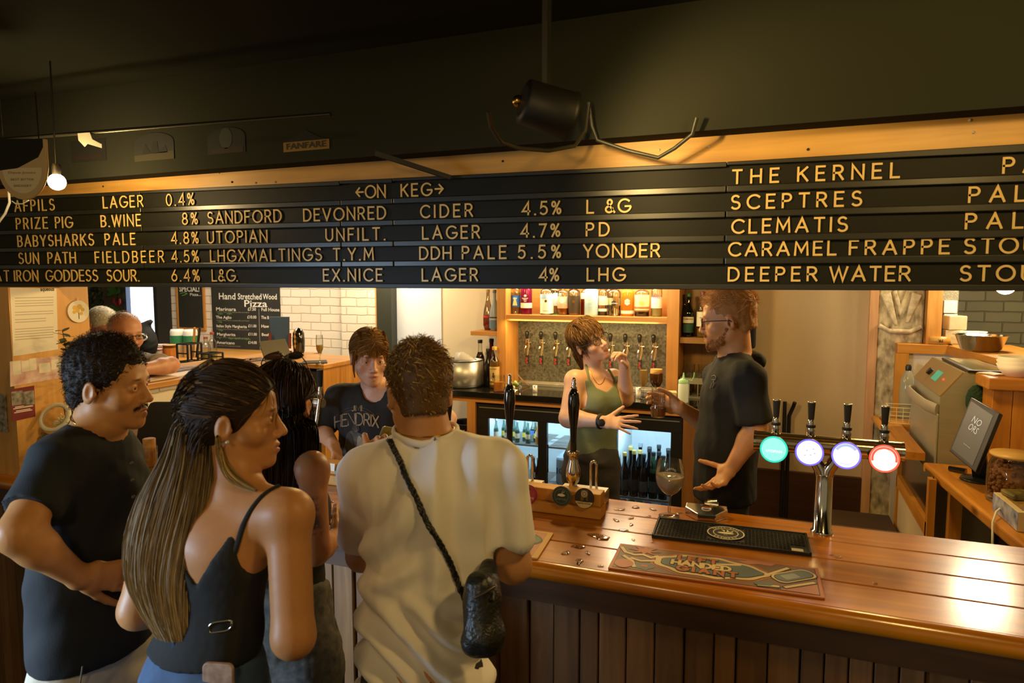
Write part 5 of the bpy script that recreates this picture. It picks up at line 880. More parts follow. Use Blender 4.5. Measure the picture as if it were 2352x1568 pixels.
for u in (620, 666): MB().bar(P(u, 800, Y=4.03), P(u, 765, Y=4.05), .018, .012).build('clip', M('red_stain_wood', '', .5), t)
q = P(676, 822, Y=4.08); t = thing('patterned_case', 'black rounded case with a column of gold diamonds', 'case', (q.x, 4.08, SZ-.004)); zb = SZ-.004; zt = P(676, 753, Y=4.08).z; prof = [(.045, 0), (.055, .02), (.06, .10), (.055, (zt-zb)*.8), (.035, zt-zb-.01), (.0, zt-zb)]; MB().lathe(prof, (q.x+.012, 4.12, zb), 24, scale=(.75, .75)).build('body', M('gloss_black', '', .1), t)
for i in range(4): MB().prism([(0, -.02), (.010, 0), (0, .02), (-.010, 0)], (q.x+.016, 4.072, zb+.06+.035*i), X3, Z3, .002).build('diamond', M('gold_diamond', 'c89a48', .4), t)
q = P(735, 836, Z=1.4125); glass('champagne_flute', 'flute of pale wine standing against the white brick wall', 'glass', (q.x, q.y, 1.4125), [(.001, 0), (.028, .001), (.004, .006), (.0035, .055), (.01, .068), (.022, .10), (.023, .15), (.021, .19)], liquid=(.07, .125), lm=LIQ('sparkling', ''))
flat('bar_mat', [(690, 836), (752, 834), (750, 828), (698, 830)], 1.4122, RUBBER, 'black mat at the end of the pine kitchen counter', 'mat', th=.006)
# pinned papers on the pine post (plane X = -3.06)
XP = -3.06
def pin(name, cs, m, lab, cat, th=.0012):
    pts = [P(u, v, X=XP) for u, v in cs]; t = thing(name, lab, cat, pts[0]); o = pts[0]+X3*.0016; poly = [((p-pts[0]).y, (p-pts[0]).z) for p in pts]; MB().prism(poly, o, Y3, Z3, th).build('sheet', m, t); return t, o
INK = M('ink_grey', '6a6458', .8); t, o = pin('letter_poster', [(30, 818), (133, 802), (129, 662), (22, 660)], PAPER, 'large white printed letter pinned to the pine post', 'poster')
def pv(u, v): q = P(u, v, X=XP); return Vector((XP+.0018, q.y, q.z))
mb = MB(); words(mb, 'aqueous', pv(92, 668), Y3, Z3, .018, width=(pv(124, 668)-pv(92, 668)).y, bold=.02); mb.build('lettering', BLK, t); mb = MB()
for v in (685, 692, 698, 704, 718, 724, 735, 741, 757, 763, 769, 775, 781): a = pv(34, v); b = pv(122 if v % 3 else 105, v-.06*80); mb.mm((XP+.0016, a.y, a.z), (XP+.002, b.y, a.z+.003))
mb.build('print', M('ink_light', 'b5aa98', .8), t)
t, o = pin('red_print_flyer', [(23, 888), (148, 866), (147, 815), (22, 830)], M('flyer_rose', 'c98a80', .7, var=.6, vs=26, col2='ead8cc'), 'pale rose printed flyer below the white letter', 'flyer'); mb = MB(); 
for u, v, w_, h_ in ((30, 846, 16, 30), (50, 842, 16, 24), (68, 838, 14, 26), (90, 846, 24, 22), (118, 838, 22, 22)): a = pv(u, v+h_*.5); b = pv(u+w_, v-h_*.5-3); mb.mm((XP+.0016, a.y, a.z), (XP+.002, b.y, b.z))
mb.build('print', PAPER, t); mb = MB(); words(mb, 'BEER FESTIVAL' if False else 'TAP LIST', pv(30, 884), Y3, Z3, .0, width=.0001) if False else None
t, o = pin('gig_poster', [(27, 968), (81, 956), (78, 885), (24, 894)], M('poster_maroon', '7a2228', .6), 'small maroon poster with two black and white photographs', 'poster'); mb = MB()
for u0, u1 in ((27, 51), (54, 77)): a = pv(u0, 932); b = pv(u1, 896); mb.mm((XP+.0016, a.y, a.z), (XP+.002, b.y, b.z))
mb.build('photograph', M('photo_bw', 'b8b0a0', .6, var=.95, vs=45, col2='16140f'), t); mb = MB()
for v, u0, u1 in ((936, 34, 72), (940, 30, 76), (945, 36, 70), (949, 32, 74)): a = pv(u0, v); b = pv(u1, v); mb.mm((XP+.0016, a.y, a.z), (XP+.002, b.y, a.z+.004))
mb.build('print', PAPER, t)
t = thing('round_sign', 'round white plaque with a yellow tree hung on the pine post', 'plaque', pv(178, 715)); q = pv(178, 715); MB().prism(disc(.052), q+X3*.006, Y3, Z3, .006).build('plaque', WHITE, t, bevel=.001); mb = MB()
for dy, dz, r_ in ((-.018, .018, .011), (.006, .022, .012), (-.004, .004, .010), (.02, .008, .009), (-.022, -.002, .008), (.012, -.010, .008)): mb.prism([(p[0]+dy, p[1]+dz) for p in disc(r_, 14)], q+X3*.0068, Y3, Z3, .0005)
mb.build('tree_crown', M('tree_yellow', 'd8ac3c', .6), t); MB().prism([(-.002, -.035), (.002, -.035), (.002, .0), (-.002, .0)], q+X3*.0066, Y3, Z3, .0005).build('tree_trunk', INK, t); MB().bar(q+Vector((.004, 0, .052)), q+Vector((.004, 0, .064)), .002, .002).build('hook', BRASS, t)
t = thing('photo_frame', 'black and white picture on the end face of the pine post', 'picture', (-3.2, 1.925, 1.3)); a = P(-6, 990, Y=1.926); b = P(12, 905, Y=1.926); MB().mm((a.x, 1.922, a.z), (b.x, 1.929, b.z)).build('picture', M('photo_bw', '', .6), t)
# ---------------------------------------------------------------- right hand side
OLDP = M('peeling_paint', 'f0deb0', .8, var=.9, vs=17, stretch=(1.5, 1, .8), col2='4a3818', bump=.6, bs=30, detail=12)
RAWP = WOOD('pale_raw_wood', 'd9a878', 'b8855a', 'Z', knots=False)
RX = lambda u, y=5.05: P(u, 700, Y=y).x
col = struct('wall_right_column', MB().mm((RX(2018), 5.05, 0), (RX(2122), 5.2, 2.4)), OLDP, bevel=.01)
struct('trim_6', MB().mm((RX(1998), 5.04, 0), (RX(2018), 5.2, 2.4)), RAWP)
t = thing('carved_ornament', 'flaking cream carved relief on the old column under the board', 'ornament', (RX(2068), 5.04, 1.65)); cx = RX(2068)
ORN = M('flaking_cream', 'e6d8b4', .8, var=.5, vs=20, col2='8a7040', bump=.4)
for pl in ([(-.12, .16), (-.03, -.04), (-.01, -.04), (-.06, .18)], [(.12, .16), (.05, -.02), (.03, -.02), (.06, .18)], [(-.05, .18), (0, .02), (.05, .18), (.03, .2), (0, .1), (-.03, .2)]): MB().prism(pl, (cx, 5.035, 1.70), X3, Z3, .025).build('relief', ORN, t, bevel=.006)
mb = MB().ring([(cx-.12, 5.03, 1.66), (cx-.06, 5.025, 1.625), (cx+.06, 5.025, 1.625), (cx+.12, 5.03, 1.66)], .016, 10); mb.build('moulding', ORN, t)
struct('trim_7', MB().mm((RX(2126), 4.98, 1.545), (RX(2160), 5.1, 2.5)), PINE)
# half wall with splashback and ledge
PNX = WOOD('orange_pine_x', 'cf8f34', 'a8681c', 'X', rough=.4); PNZ = WOOD('orange_pine_z', 'cf8f34', 'a8681c', 'Z', rough=.4); PNY = WOOD('orange_pine_y', 'cf8f34', 'a8681c', 'Y', rough=.4)
struct('wall_right_half', MB().mm((.72, 4.98, 0), (1.12, 5.08, 1.49)), M('white_splashback', 'e0d4bc', .3))
q0 = P(2206, 805, Z=1.55); 
lg = thing('serving_ledge', 'orange pine ledge running round the kitchen half wall', 'ledge', (1.0, 4.6, 1.5))
MB().mm((.71, 4.94, 1.49), (1.02, 5.12, 1.55)).build('back_plank', PNX, lg, bevel=.003); MB().add([(.985, 4.94, 1.49), (1.16, 3.2, 1.49), (1.48, 3.2, 1.49), (1.36, 5.12, 1.49), (1.0, 5.12, 1.49), (.985, 4.94, 1.55), (1.16, 3.2, 1.55), (1.48, 3.2, 1.55), (1.36, 5.12, 1.55), (1.0, 5.12, 1.55)], [(4, 3, 2, 1, 0), (5, 6, 7, 8, 9), (0, 1, 6, 5), (1, 2, 7, 6), (2, 3, 8, 7), (3, 4, 9, 8), (4, 0, 5, 9)]).build('side_plank', PNY, lg, bevel=.003)
MB().mm((.70, 4.94, 1.0), (.775, 4.975, 1.49)).build('upright', PNZ, lg)
struct('wall_right_side', MB().add([(1.03, 4.94, 0), (1.2, 3.2, 0), (1.26, 3.2, 0), (1.1, 4.94, 0), (1.03, 4.94, 1.489), (1.2, 3.2, 1.489), (1.26, 3.2, 1.489), (1.1, 4.94, 1.489)], [(3, 2, 1, 0), (4, 5, 6, 7), (0, 1, 5, 4), (1, 2, 6, 5), (2, 3, 7, 6), (3, 0, 4, 7)]), M('white_splashback', '', .3))
LZ = 1.5505
q = P(2157, 789, Y=4.99); t = thing('tape_roll', 'roll of brown FRAGILE parcel tape on the ledge', 'tape', (q.x, 4.99, LZ)); MB().lathe([(.035, .001), (.062, .001), (.062, .05), (.035, .05)], (q.x, 4.99, LZ), 28, scale=(1, .75)).build('roll', M('tape_brown', 'b8883a', .35), t)
mb = MB(); words(mb, 'FR', (q.x+.012, 4.941, LZ+.035), -X3, -Z3, .018, bold=.02); mb.build('lettering', BLK, t)
for i in range(2):
    q = P(2187, 788, Y=5.08); o = MB().box((q.x+.004*i, 5.065, LZ+.045+.0905*i), (.105, .10, .09), Matrix.Rotation(.2*i, 3, 'Z')).build('wrapped_box', M('clear_wrap_box', 'cbbf9a', .25, var=.15, vs=20, bump=.3, bs=25), None, bevel=.006); tag(o, ('lower', 'upper')[i]+' shrink wrapped pale box stacked on the ledge', 'box', 'wrapped boxes on the ledge')
q = P(2252, 802, Z=LZ); t = thing('steel_bowl', 'wide flared stainless steel bowl on the pine ledge', 'bowl', (q.x, 4.62, LZ)); q = Vector((P(2252, 800, Y=4.62).x, 4.62, LZ)); MB().lathe([(.001, .001), (.085, .001), (.10, .012), (.128, .088), (.142, .092), (.142, .094), (.124, .091), (.095, .015), (.0, .006)], q, 40, cap=False).build('bowl', CHROME, t)
for u, lab in ((2222, 'left white crockery piece behind the steel bowl'), (2246, 'right white crockery piece behind the steel bowl')):
    q = P(u, 775, Y=5.03); o = MB().lathe([(.001, .001), (.03, .001), (.05, .085), (.046, .085), (.03, .01)], (q.x, 5.03, LZ), 20).build('white_cup', WHITE, None); tag(o, lab, 'cup', 'white crockery behind the bowl')
for i, v in enumerate((704, 735)):
    a = P(2165, v+14, Y=5.13); b = P(2197, v-14, Y=5.13); o = MB().mm((a.x, 5.10, a.z), (b.x, 5.13, b.z)).build('paper_pad', WHITE, None, bevel=.002); tag(o, ('upper', 'lower')[i]+' white paper block hung beside the pine post', 'paper', 'white blocks beside the post')
o = MB().mm((RX(2164, 5.14), 5.13, 1.555), (RX(2200, 5.14), 5.15, 2.1)).build('backing_board', M('glitter_grey', '8a8874', .4, var=.4, vs=120, bump=.5, bs=120), None); tag(o, 'narrow glittering grey board behind the white paper blocks', 'board')
# pendant globe in the kitchen behind the board
q = P(2310, 655, D=3.75); t = thing('pendant_lamp', 'glowing white globe lamp just under the board at far right', 'lamp', (q.x, q.y, q.z)); MB().ball(q, .05, 20).build('globe', M('lamp_glow', 'fff2d8', .4, emit='ffe6bc', es=45), t); MB().cyl((q.x, q.y, q.z+.05), (q.x, q.y, 2.749), .004, n=8).build('cord', BLACK, t)
# staff counter 2, machine, frame with dark glass
c2 = thing('side_counter', 'varnished pine side counter in front of the old column', 'counter', (.85, 4.6, 0)); MB().mm((.625, 4.68, 1.04), (1.02, 4.93, 1.08)).mm((.625, 3.93, 1.04), (.712, 4.68, 1.08)).build('worktop', PNY, c2); MB().ring([(.625, 3.93, 1.06), (.60, 4.93, 1.06)], .022, 12).build('front_edge', PNY, c2)
gx = .69; fr_ = [P(2070, 1015, X=gx), P(2143, 1060, X=gx), P(2143, 1235, X=gx), P(2070, 1150, X=gx)]
MB().bar((gx, fr_[0].y, .15), (gx, fr_[0].y, 1.03), .03, .04, (0, 1, 0)).build('post', PNZ, c2); MB().bar((gx, fr_[1].y, .15), (gx, fr_[1].y, 1.03), .03, .05, (0, 1, 0)).build('post', PNZ, c2); zz = fr_[2].z
MB().bar((gx, fr_[0].y, .78), (gx, fr_[1].y, .78), .03, .07).build('rail', PNY, c2); MB().mm((gx+.006, fr_[1].y, .80), (gx+.012, fr_[0].y, 1.03)).build('dark_panel', M('smoked_panel', '26241e', .15), c2); MB().mm((gx-.004, fr_[1].y, .15), (gx+.008, fr_[0].y, .745)).build('lower_panel', TANW, c2)
MSTEEL = M('satin_machine_steel', 'b4b09c', .38, .45, var=.12, vs=3, stretch=(1, 1, 25))
wm = thing('glass_washer', 'stainless steel machine with a sloping control panel and green display', 'machine', (.86, 4.05, 0)); mx0, mx1, my0, my1 = .765, 1.02, 3.92, 4.66
MB().add([(mx0, my0, .15), (mx0, my0, 1.365), (mx0+.10, my0, 1.50), (mx1, my0, 1.50), (mx1, my0, .15), (mx0, my1, .15), (mx0, my1, 1.365), (mx0+.10, my1, 1.50), (mx1, my1, 1.50), (mx1, my1, .15)], [(4, 3, 2, 1, 0)[::-1], (5, 6, 7, 8, 9)[::-1], (0, 1, 6, 5), (1, 2, 7, 6), (2, 3, 8, 7), (3, 4, 9, 8)]).build('body', MSTEEL, wm, bevel=.004)
n_ = Vector((-.135, 0, .10)).normalized(); up_ = Vector((.10, 0, .135)).normalized(); mid = Vector((mx0+.05, (my0+my1)/2, 1.4325)); xx_ = up_.cross(n_)
pl_ = MB().prism([(-.36, -.078), (.36, -.078), (.36, .078), (-.36, .078)], mid+n_*.012, xx_, up_, .012).build('control_panel', M('bronze_panel', 'a08a62', .35, .4), wm, bevel=.002)
MB().prism([(-.03, -.03), (.10, -.03), (.10, .03), (-.03, .03)], mid+n_*.0135, xx_, up_, .001).build('display', M('green_display', '3fa890', .4, emit='3fa890', es=.35), pl_); MB().cyl(mid+n_*.012+xx_*-.12, mid+n_*.03+xx_*-.12, .02).build('dial', BLACK, pl_); MB().ball(mid+n_*.013+xx_*.2, .006, 8).build('red_light', M('red_led', 'ff4020', .4, emit='ff4020', es=2), pl_)
MB().ring([(mx0-.012, my0+.02, 1.305), (mx0-.045, my0+.12, 1.31), (mx0-.05, (my0+my1)/2, 1.31), (mx0-.045, my1-.12, 1.31), (mx0-.012, my1-.02, 1.305)], .03, 12, squash=((1, 0, 0), .35)).build('door_lip', M('pale_steel', '', .3), wm); MB().mm((mx0-.012, my0+.012, .3), (mx0-.001, my1-.012, 1.285)).build('door', MSTEEL, wm, bevel=.006)
t = thing('framed_tray', 'black framed glass tray lying on top of the steel machine', 'tray', (.95, 4.2, 1.501)); MB().mm((.87, 3.91, 1.5015), (1.05, 4.50, 1.515)).build('frame', BLACK, t, bevel=.004); MB().mm((.895, 3.94, 1.515), (1.025, 4.47, 1.518)).build('glass', M('pale_tray_glass', 'a8a888', .08, spec=.8), t)
o = MB().ball((.905, 3.885, 1.37), .06, 14, (.75, .45, 1.3)).build('green_cloth', M('dark_green_fuzz', '1f3a2a', .9, bump=1., bs=90), None); tag(o, 'dark green bristly cloth hung on the side of the steel machine', 'cloth')
DR = M('cream_wire', 'd8cfa0', .4); q = Vector((.72, 4.755, 1.081)); t = thing('dish_rack', 'cream wire dish rack on the side counter', 'dish rack', q); mb = MB(); w_, l_, h_ = .15, .15, .10
for zz, k in ((.004, .9), (.05, .95), (.10, 1.)):
    c4 = [(q.x-w_/2*k, q.y-l_/2*k), (q.x+w_/2*k, q.y-l_/2*k), (q.x+w_/2*k, q.y+l_/2*k), (q.x-w_/2*k, q.y+l_/2*k)]
    for a, b in zip(c4, c4[1:]+c4[:1]): mb.bar((*a, q.z+zz), (*b, q.z+zz), .004, .004)
for i in range(12):
    y_ = -l_/2+l_*i/11; mb.bar((q.x-w_/2*.9, q.y+y_*.9, q.z+.004), (q.x-w_/2, q.y+y_, q.z+h_), .003, .003, (0, 1, 0)); mb.bar((q.x+w_/2*.9, q.y+y_*.9, q.z+.004), (q.x+w_/2, q.y+y_, q.z+h_), .003, .003, (0, 1, 0))
for i in range(5): x_ = -w_/2+w_*i/4; mb.bar((q.x+x_*.9, q.y-l_/2*.9, q.z+.004), (q.x+x_, q.y-l_/2, q.z+h_), .003, .003, (0, 1, 0))
mb.build('wire_basket', DR, t)
q = Vector((P(2082, 940, Y=4.88).x, 4.884, 1.081)); t = thing('water_bottle', 'large clear plastic bottle with a black cap behind the dish rack', 'bottle', q); MB().lathe([(.001, 0), (.042, .001), (.045, .02), (.043, .10), (.046, .17), (.042, .25), (.02, .30), (.014, .31)], q, 24, cap=False).build('body', LIQ('cloudy_plastic', 'ccc8ac'), t); MB().lathe([(.016, .305), (.018, .33), (.012, .345)], q, 16).build('cap', BLACK, t); MB().lathe([(.040, .004), (.041, .13)], q, 24).build('water', GLASS('water', ''), t)
# till counter and things on it
tc_ = thing('till_counter', 'varnished pine till counter at the far right of the bar', 'counter', (1.1, 3.2, 0)); TZ = 1.05
MB().add([(.692, 3.867, 1.0), (.815, 2.63, 1.0), (1.7, 2.63, 1.0), (1.7, 3.18, 1.0), (1.19, 3.18, 1.0), (1.10, 3.867, 1.0), (.692, 3.867, TZ), (.815, 2.63, TZ), (1.7, 2.63, TZ), (1.7, 3.18, TZ), (1.19, 3.18, TZ), (1.10, 3.867, TZ)], [(5, 4, 3, 2, 1, 0), (6, 7, 8, 9, 10, 11)]+[(i, (i+1) % 6, (i+1) % 6+6, i+6) for i in range(6)]).build('worktop', PNY, tc_, bevel=.012, seg=3)
MB().mm((.75, 3.55, 0), (.80, 3.60, 1.0)).build('leg', PNZ, tc_); MB().mm((.86, 2.78, 0), (.91, 2.83, 1.0)).build('leg', PNZ, tc_); MB().mm((1.3, 2.66, 0), (1.34, 3.15, 1.0)).build('back_panel', M('dark_carcass', '', .7), tc_)
cab2 = thing('pine_cabinet', 'orange pine cabinet on the till counter under the white bowls', 'cabinet', (1.0, 3.8, TZ)); MB().mm((.925, 3.712, TZ+.001), (1.085, 3.86, 1.455)).build('body', WOOD('orange_pine_planks', 'c5832e', 'a06018', 'Z', rough=.4), cab2); MB().mm((.895, 3.66, 1.455), (1.10, 3.88, 1.51)).build('top', PNX, cab2, bevel=.006)
for i in range(2): MB().mm((.926+.08*i, 3.703, TZ+.01), (1.004+.08*i, 3.712, 1.45)).build('front_plank', PNZ, cab2, bevel=.003)
for i in range(3):
    o = MB().lathe([(.001, 0), (.045, .0), (.07, .03), (.08, .055), (.077, .055), (.066, .03), (.0, .008)], (1.03, 3.77, 1.511+.018*i), 32, cap=False).build('white_bowl', WHITE, None); tag(o, ('bottom', 'middle', 'top')[i]+' white bowl of the stack on the pine cabinet', 'bowl', 'white bowls on the pine cabinet')
o = MB().box((.945, 3.80, 1.5145), (.07, .10, .006), Matrix.Rotation(.5, 3, 'Z')).build('magazine', M('magazine_cover', 'd8c49a', .4, var=.5, vs=14, col2='8a4a2a'), None, bevel=.002); tag(o, 'colourful magazine lying behind the white bowls', 'magazine')
cs = [P(2180, 1035, Y=3.54), P(2240, 1085, Y=3.36), P(2292, 948, Y=3.40), P(2230, 912, Y=3.58)]; po_ = thing('till_screen', 'tilted black till touch screen on a dark stand', 'till', (.82, 3.5, TZ)); sc_ = quad('bezel', cs, BLACK, po_, .02)
A = cs[0]; x_ = (cs[1]-A).normalized(); nn = x_.cross(cs[3]-A).normalized(); y_ = nn.cross(x_); Ls = (cs[1]-A).length; Hs = (cs[3]-A).dot(y_); sk = (cs[3]-A).dot(x_); 
def sp_(a, b): return A+x_*(a*Ls+sk*b)+y_*(b*Hs)+nn*.001
mb = MB(); mb.add([sp_(.06, .06), sp_(.86, .06), sp_(.86, .95), sp_(.06, .95)], [(0, 1, 2, 3)]); mb.build('screen', M('screen_glow', '3a382e', .3, emit='5a564a', es=.18), sc_)
mb = MB(); SCR = M('screen_text', 'b8c0cc', .4, emit='9aa6b8', es=.35)
for s, a, b, h_ in (('NO', .30, .66, .03), ('ORS', .28, .52, .03), ('----', .34, .26, .010)): words(mb, s, sp_(a, b), x_, y_, h_, .0012, width=.32*Ls if h_ > .02 else .25*Ls)
mb.build('lettering', SCR, sc_); MB().bar(sp_(.5, .45)-nn*.025, (.875, 3.60, TZ+.01), .06, .02).build('stand_neck', BLACK, po_); MB().lathe([(.001, .001), (.075, .001), (.07, .010), (.0, .014)], (.865, 3.59, TZ), 28).build('stand_foot', M('dark_steel', '3a3c38', .3, .6), po_)
o = MB().ring([(.775, 3.72, TZ+.013), (.835, 3.68, TZ+.015)], [.012, .014], 12).build('barcode_scanner', M('gloss_black', '', .1), None); tag(o, 'black rounded gadget lying behind the till screen', 'gadget')
jc = Vector((.915, 3.28, TZ)); t = thing('snack_jar', 'big glass jar of roasted brown snacks with a wooden lid', 'jar', jc); MB().lathe([(.001, .001), (.092, .001), (.098, .012), (.098, .14), (.080, .18), (.080, .19)], jc, 32, cap=False).build('glass', GL, t); MB().lathe([(.001, .19), (.090, .19), (.092, .195), (.090, .203), (.001, .205)], jc, 32).build('lid', M('wooden_lid', 'd0a860', .4, var=.2, vs=9), t); mb = MB(); random.seed(8)
for i in range(360):
    a = random.random()*6.28; z = .012+random.random()*.15; r_ = (.090 if z < .138 else .07)*math.sqrt(.55+.45*random.random()); mb.ball(jc+Vector((r_*math.cos(a)*.93, r_*math.sin(a)*.93, z)), random.uniform(.008, .011), 8, (1, .9, .8))
MBs = mb.build('snacks', M('roasted_snack', 'a0621c', .6, var=.5, vs=60), t, kind='stuff'); MB().lathe([(.001, .005), (.07, .005), (.07, .15), (.0, .15)], jc, 20).build('snack_core', M('roasted_snack', '', .6), t)
t = thing('carton', 'blue and white printed carton lying on the till counter', 'carton', (.94, 3.02, TZ)); rz_ = Matrix.Rotation(.06, 3, 'Z'); bc_ = Vector((.945, 3.02, TZ+.037)); MB().box(bc_, (.26, .25, .072), rz_).build('box', M('carton_card', 'c8b68c', .6), t, bevel=.002)
MB().box(bc_+rz_ @ Vector((-.1305, 0, 0)), (.002, .248, .068), rz_).build('print_side', M('carton_blue', '2c3a86', .5, var=.7, vs=30, col2='c8ccd8'), t); MB().box(bc_+rz_ @ Vector((.02, -.1258, -.004)), (.16, .002, .045), rz_).build('print_panel', BLK, t); mb = MB(); [mb.box(bc_+rz_ @ Vector((-.085+.004*i, -.1258, -.005)), (.0015+.001*(i % 2), .0015, .035), rz_) for i in range(8)]; mb.build('barcode', BLK, t); MB().box(bc_+rz_ @ Vector((-.02, 0, .037)), (.18, .2, .002), rz_).build('print_top', M('carton_top', '3a2e1c', .5, var=.8, vs=40, col2='a8823c'), t)
o = MB().box((.90, 3.085, TZ+.0865), (.14, .09, .022), Matrix.Rotation(.25, 3, 'Z')).build('snack_packet', M('packet_dark', '2a2c22', .35, var=.7, vs=30, col2='8a7a3a'), None, bevel=.008); tag(o, 'dark packet on top of the printed carton', 'packet')
t = thing('card_reader', 'white card payment terminal with a blue screen on the carton', 'card reader', (.96, 2.98, TZ+.09)); rr_ = Matrix.Rotation(-.25, 3, 'Z') @ Matrix.Rotation(-.12, 3, 'X'); c_ = Vector((.955, 2.97, TZ+.104)); MB().box(c_, (.16, .09, .036), rr_).build('body', M('grey_white_plastic', 'd8d4c8', .4), t, bevel=.012, seg=3); MB().box(c_+rr_ @ Vector((-.02, .004, .018)), (.09, .065, .003), rr_).build('screen', M('blue_screen', '4a6ea8', .2, emit='5a80c0', es=.4, var=.4, vs=40), t)
o = MB().ring([(.812, 3.06, TZ+.03), (.79, 3.02, TZ+.028), (.768, 2.97, TZ), (.762, 2.93, .97), (.765, 2.92, .85)], .004, 8).build('white_cable', M('white_cable', 'd8d6cc', .5), None); tag(o, 'white cable looping from the carton over the till counter edge', 'cable')
# low things behind the bar at right
sh_ = MB().mm((.30, 3.35, .50), (.66, 4.6, .53)).build('low_shelf', DARKF, None); tag(sh_, 'dark low shelf under the side counter', 'shelf')
q = P(2030, 1196, Z=.531); q = Vector((.50, 3.55, .531)); t = thing('jerry_can', 'white plastic jug on the low shelf behind the lager font', 'jug', q); MB().mm((q.x-.075, q.y-.06, q.z), (q.x+.075, q.y+.06, q.z+.17)).build('body', M('milky_jug', 'b8aa84', .5), t, bevel=.03, seg=4); MB().ring([q+Vector((-.05, 0, .165)), q+Vector((-.04, 0, .215)), q+Vector((.03, 0, .22)), q+Vector((.05, 0, .165))], .013, 10).build('handle', M('milky_jug', '', .5), t); MB().cyl(q+Vector((.055, 0, .165)), q+Vector((.055, 0, .20)), .02).build('cap', BLACK, t)
t = thing('black_pot', 'black round pot beside the white jug on the low shelf', 'pot', (.60, 3.42, .531)); MB().lathe([(.001, 0), (.045, 0), (.055, .10), (.05, .10), (.04, .01)], (.60, 3.42, .531), 22).build('pot', BLACK, t)
# wall pipes, black wall unit
for u, v0, lab in ((1803, 922, 'left black pipe on the stained wall behind the font'), (1814, 922, 'right black pipe with a bent top on the stained wall')):
    a = P(u, v0, Y=5.06); pts = [(a.x, 5.06, .3), (a.x, 5.06, a.z)] if u == 1803 else [(a.x, 5.06, .3), (a.x, 5.06, a.z-.10), (a.x+.025, 5.05, a.z-.03), (a.x+.032, 5.04, a.z)]
    o = MB().ring(pts, .013, 12).build('wall_pipe', BLACK, None); tag(o, lab, 'pipe', 'black pipes on the wall')
a = P(1700, 798, Y=5.06); b = P(1737, 742, Y=5.06); o = MB().mm((a.x, 5.02, a.z), (b.x, 5.098, b.z)).build('wall_unit', MATTE, None, bevel=.015, seg=3); tag(o, 'black rounded box on the wall behind the ginger bartender', 'wall box')
o = thing('black_bucket', 'black bucket on the floor shelf left of the fridges', 'bucket', (-2.22, 4.7, .621)); MB().lathe([(.001, .001), (.10, .001), (.125, .22), (.13, .23), (.118, .22), (.09, .01)], (-2.255, 4.8, .621), 24, cap=False).build('bucket', BLACK, o)
t = thing('wicker_basket', 'woven pale basket between the hand pumps and the fridge', 'basket', (-2.25, 4.35, 0)); WK = M('wicker', 'c99a58', .7, var=.5, vs=70, stretch=(1, 1, 1), bump=1., bs=70); a = P(1050, 985, Y=4.3); MB().mm((-2.33, 4.12, .151), (-2.08, 4.44, .86)).build('basket', WK, t, bevel=.02); mb = MB()
for i in range(9): mb.bar((-2.33+.031*i, 4.118, .70), (-2.30+.031*i, 4.118, .86), .006, .006, (0, 1, 0)); mb.bar((-2.30+.031*i, 4.12, .864), (-2.33+.031*i, 4.44, .864), .006, .006)
mb.build('weave', M('wicker_dark', '9a6c34', .7), t)
# ---------------------------------------------------------------- up under the ceiling
FY = BY-.0615
def fp(u, v): q = P(u, v, Y=FY); return Vector((q.x, FY, q.z))
def badge(u0, v0, u1, v1, shape, m, lab, fn=None):
    a = fp(u0, v1); b = fp(u1, v0); w_, h_ = b.x-a.x, b.z-a.z; t = thing('wall_badge', lab, 'beer badge', a, 'beer badges on the dark fascia'); MB().prism([(p[0]*w_, p[1]*h_) for p in shape], a, X3, Z3, -.006 if False else .006).build('plate', m, t); t.location.y = FY-.001; fn and fn(t, Vector((a.x, FY-.002, a.z)), w_, h_); return t
arch = [(0, 0), (1, 0), (1, .62)]+[(.5+.5*math.cos(R(a)), .62+.38*math.sin(R(a))) for a in range(10, 180, 10)]+[(0, .62)]
sq_ = [(0, 0), (1, 0), (1, 1), (0, 1)]
DIM = M('badge_grey', '23241f', .8); OLV = M('badge_olive', '3a3620', .8); GBAR = M('badge_gold', '8a6a28', .7)
badge(310, 300, 398, 372, arch, DIM, 'arched grey picture badge left of the portrait badge', lambda t, o, w, h: (MB().prism([(0, 0), (w, 0), (w, h*.3), (0, h*.22)], o, X3, Z3, .001).build('artwork', OLV, t), MB().prism([(w*.2, h*.25), (w*.3, h*.62), (w*.42, h*.3), (w*.5, h*.68), (w*.6, h*.68), (w*.62, h*.3), (w*.8, h*.5), (w*.85, h*.25)], o, X3, Z3, .0012).build('artwork', M('badge_dark', '161712', .8), t)))
def portrait(t, o, w, h): MB().prism([(w*.1, h*.02), (w*.95, h*.02), (w*.95, h*.22), (w*.1, h*.22)], o, X3, Z3, .001).build('banner', M('badge_rust', '2a1a12', .8), t); MB().prism([(w*.5+p[0], h*.58+p[1]*1.25) for p in disc(w*.17, 18)], o, X3, Z3, .0012).build('artwork', M('badge_pale', '34352e', .8), t)
badge(478, 288, 562, 356, arch, M('badge_dark', '', .7), 'arched badge with a pale oval head beside the FANFARE badge', portrait)
def fanf(t, o, w, h):
    MB().prism([(0, 0), (w, 0), (w, h*.48), (0, h*.48)], o, X3, Z3, .001).build('banner', GBAR, t); mb = MB(); words(mb, 'FANFARE', o+X3*w*.06+Z3*h*.12+Vector((0, -.0005, 0)), X3, Z3, h*.3, .001, width=w*.88, bold=.02); mb.build('lettering', BLK, t)
badge(652, 294, 756, 350, [(0, 0), (1, 0), (1, .48), (.8, .6), (.5, 1), (.2, .7), (0, .5)], M('badge_dark', '', .7), 'gold FANFARE badge on the dark fascia', fanf)
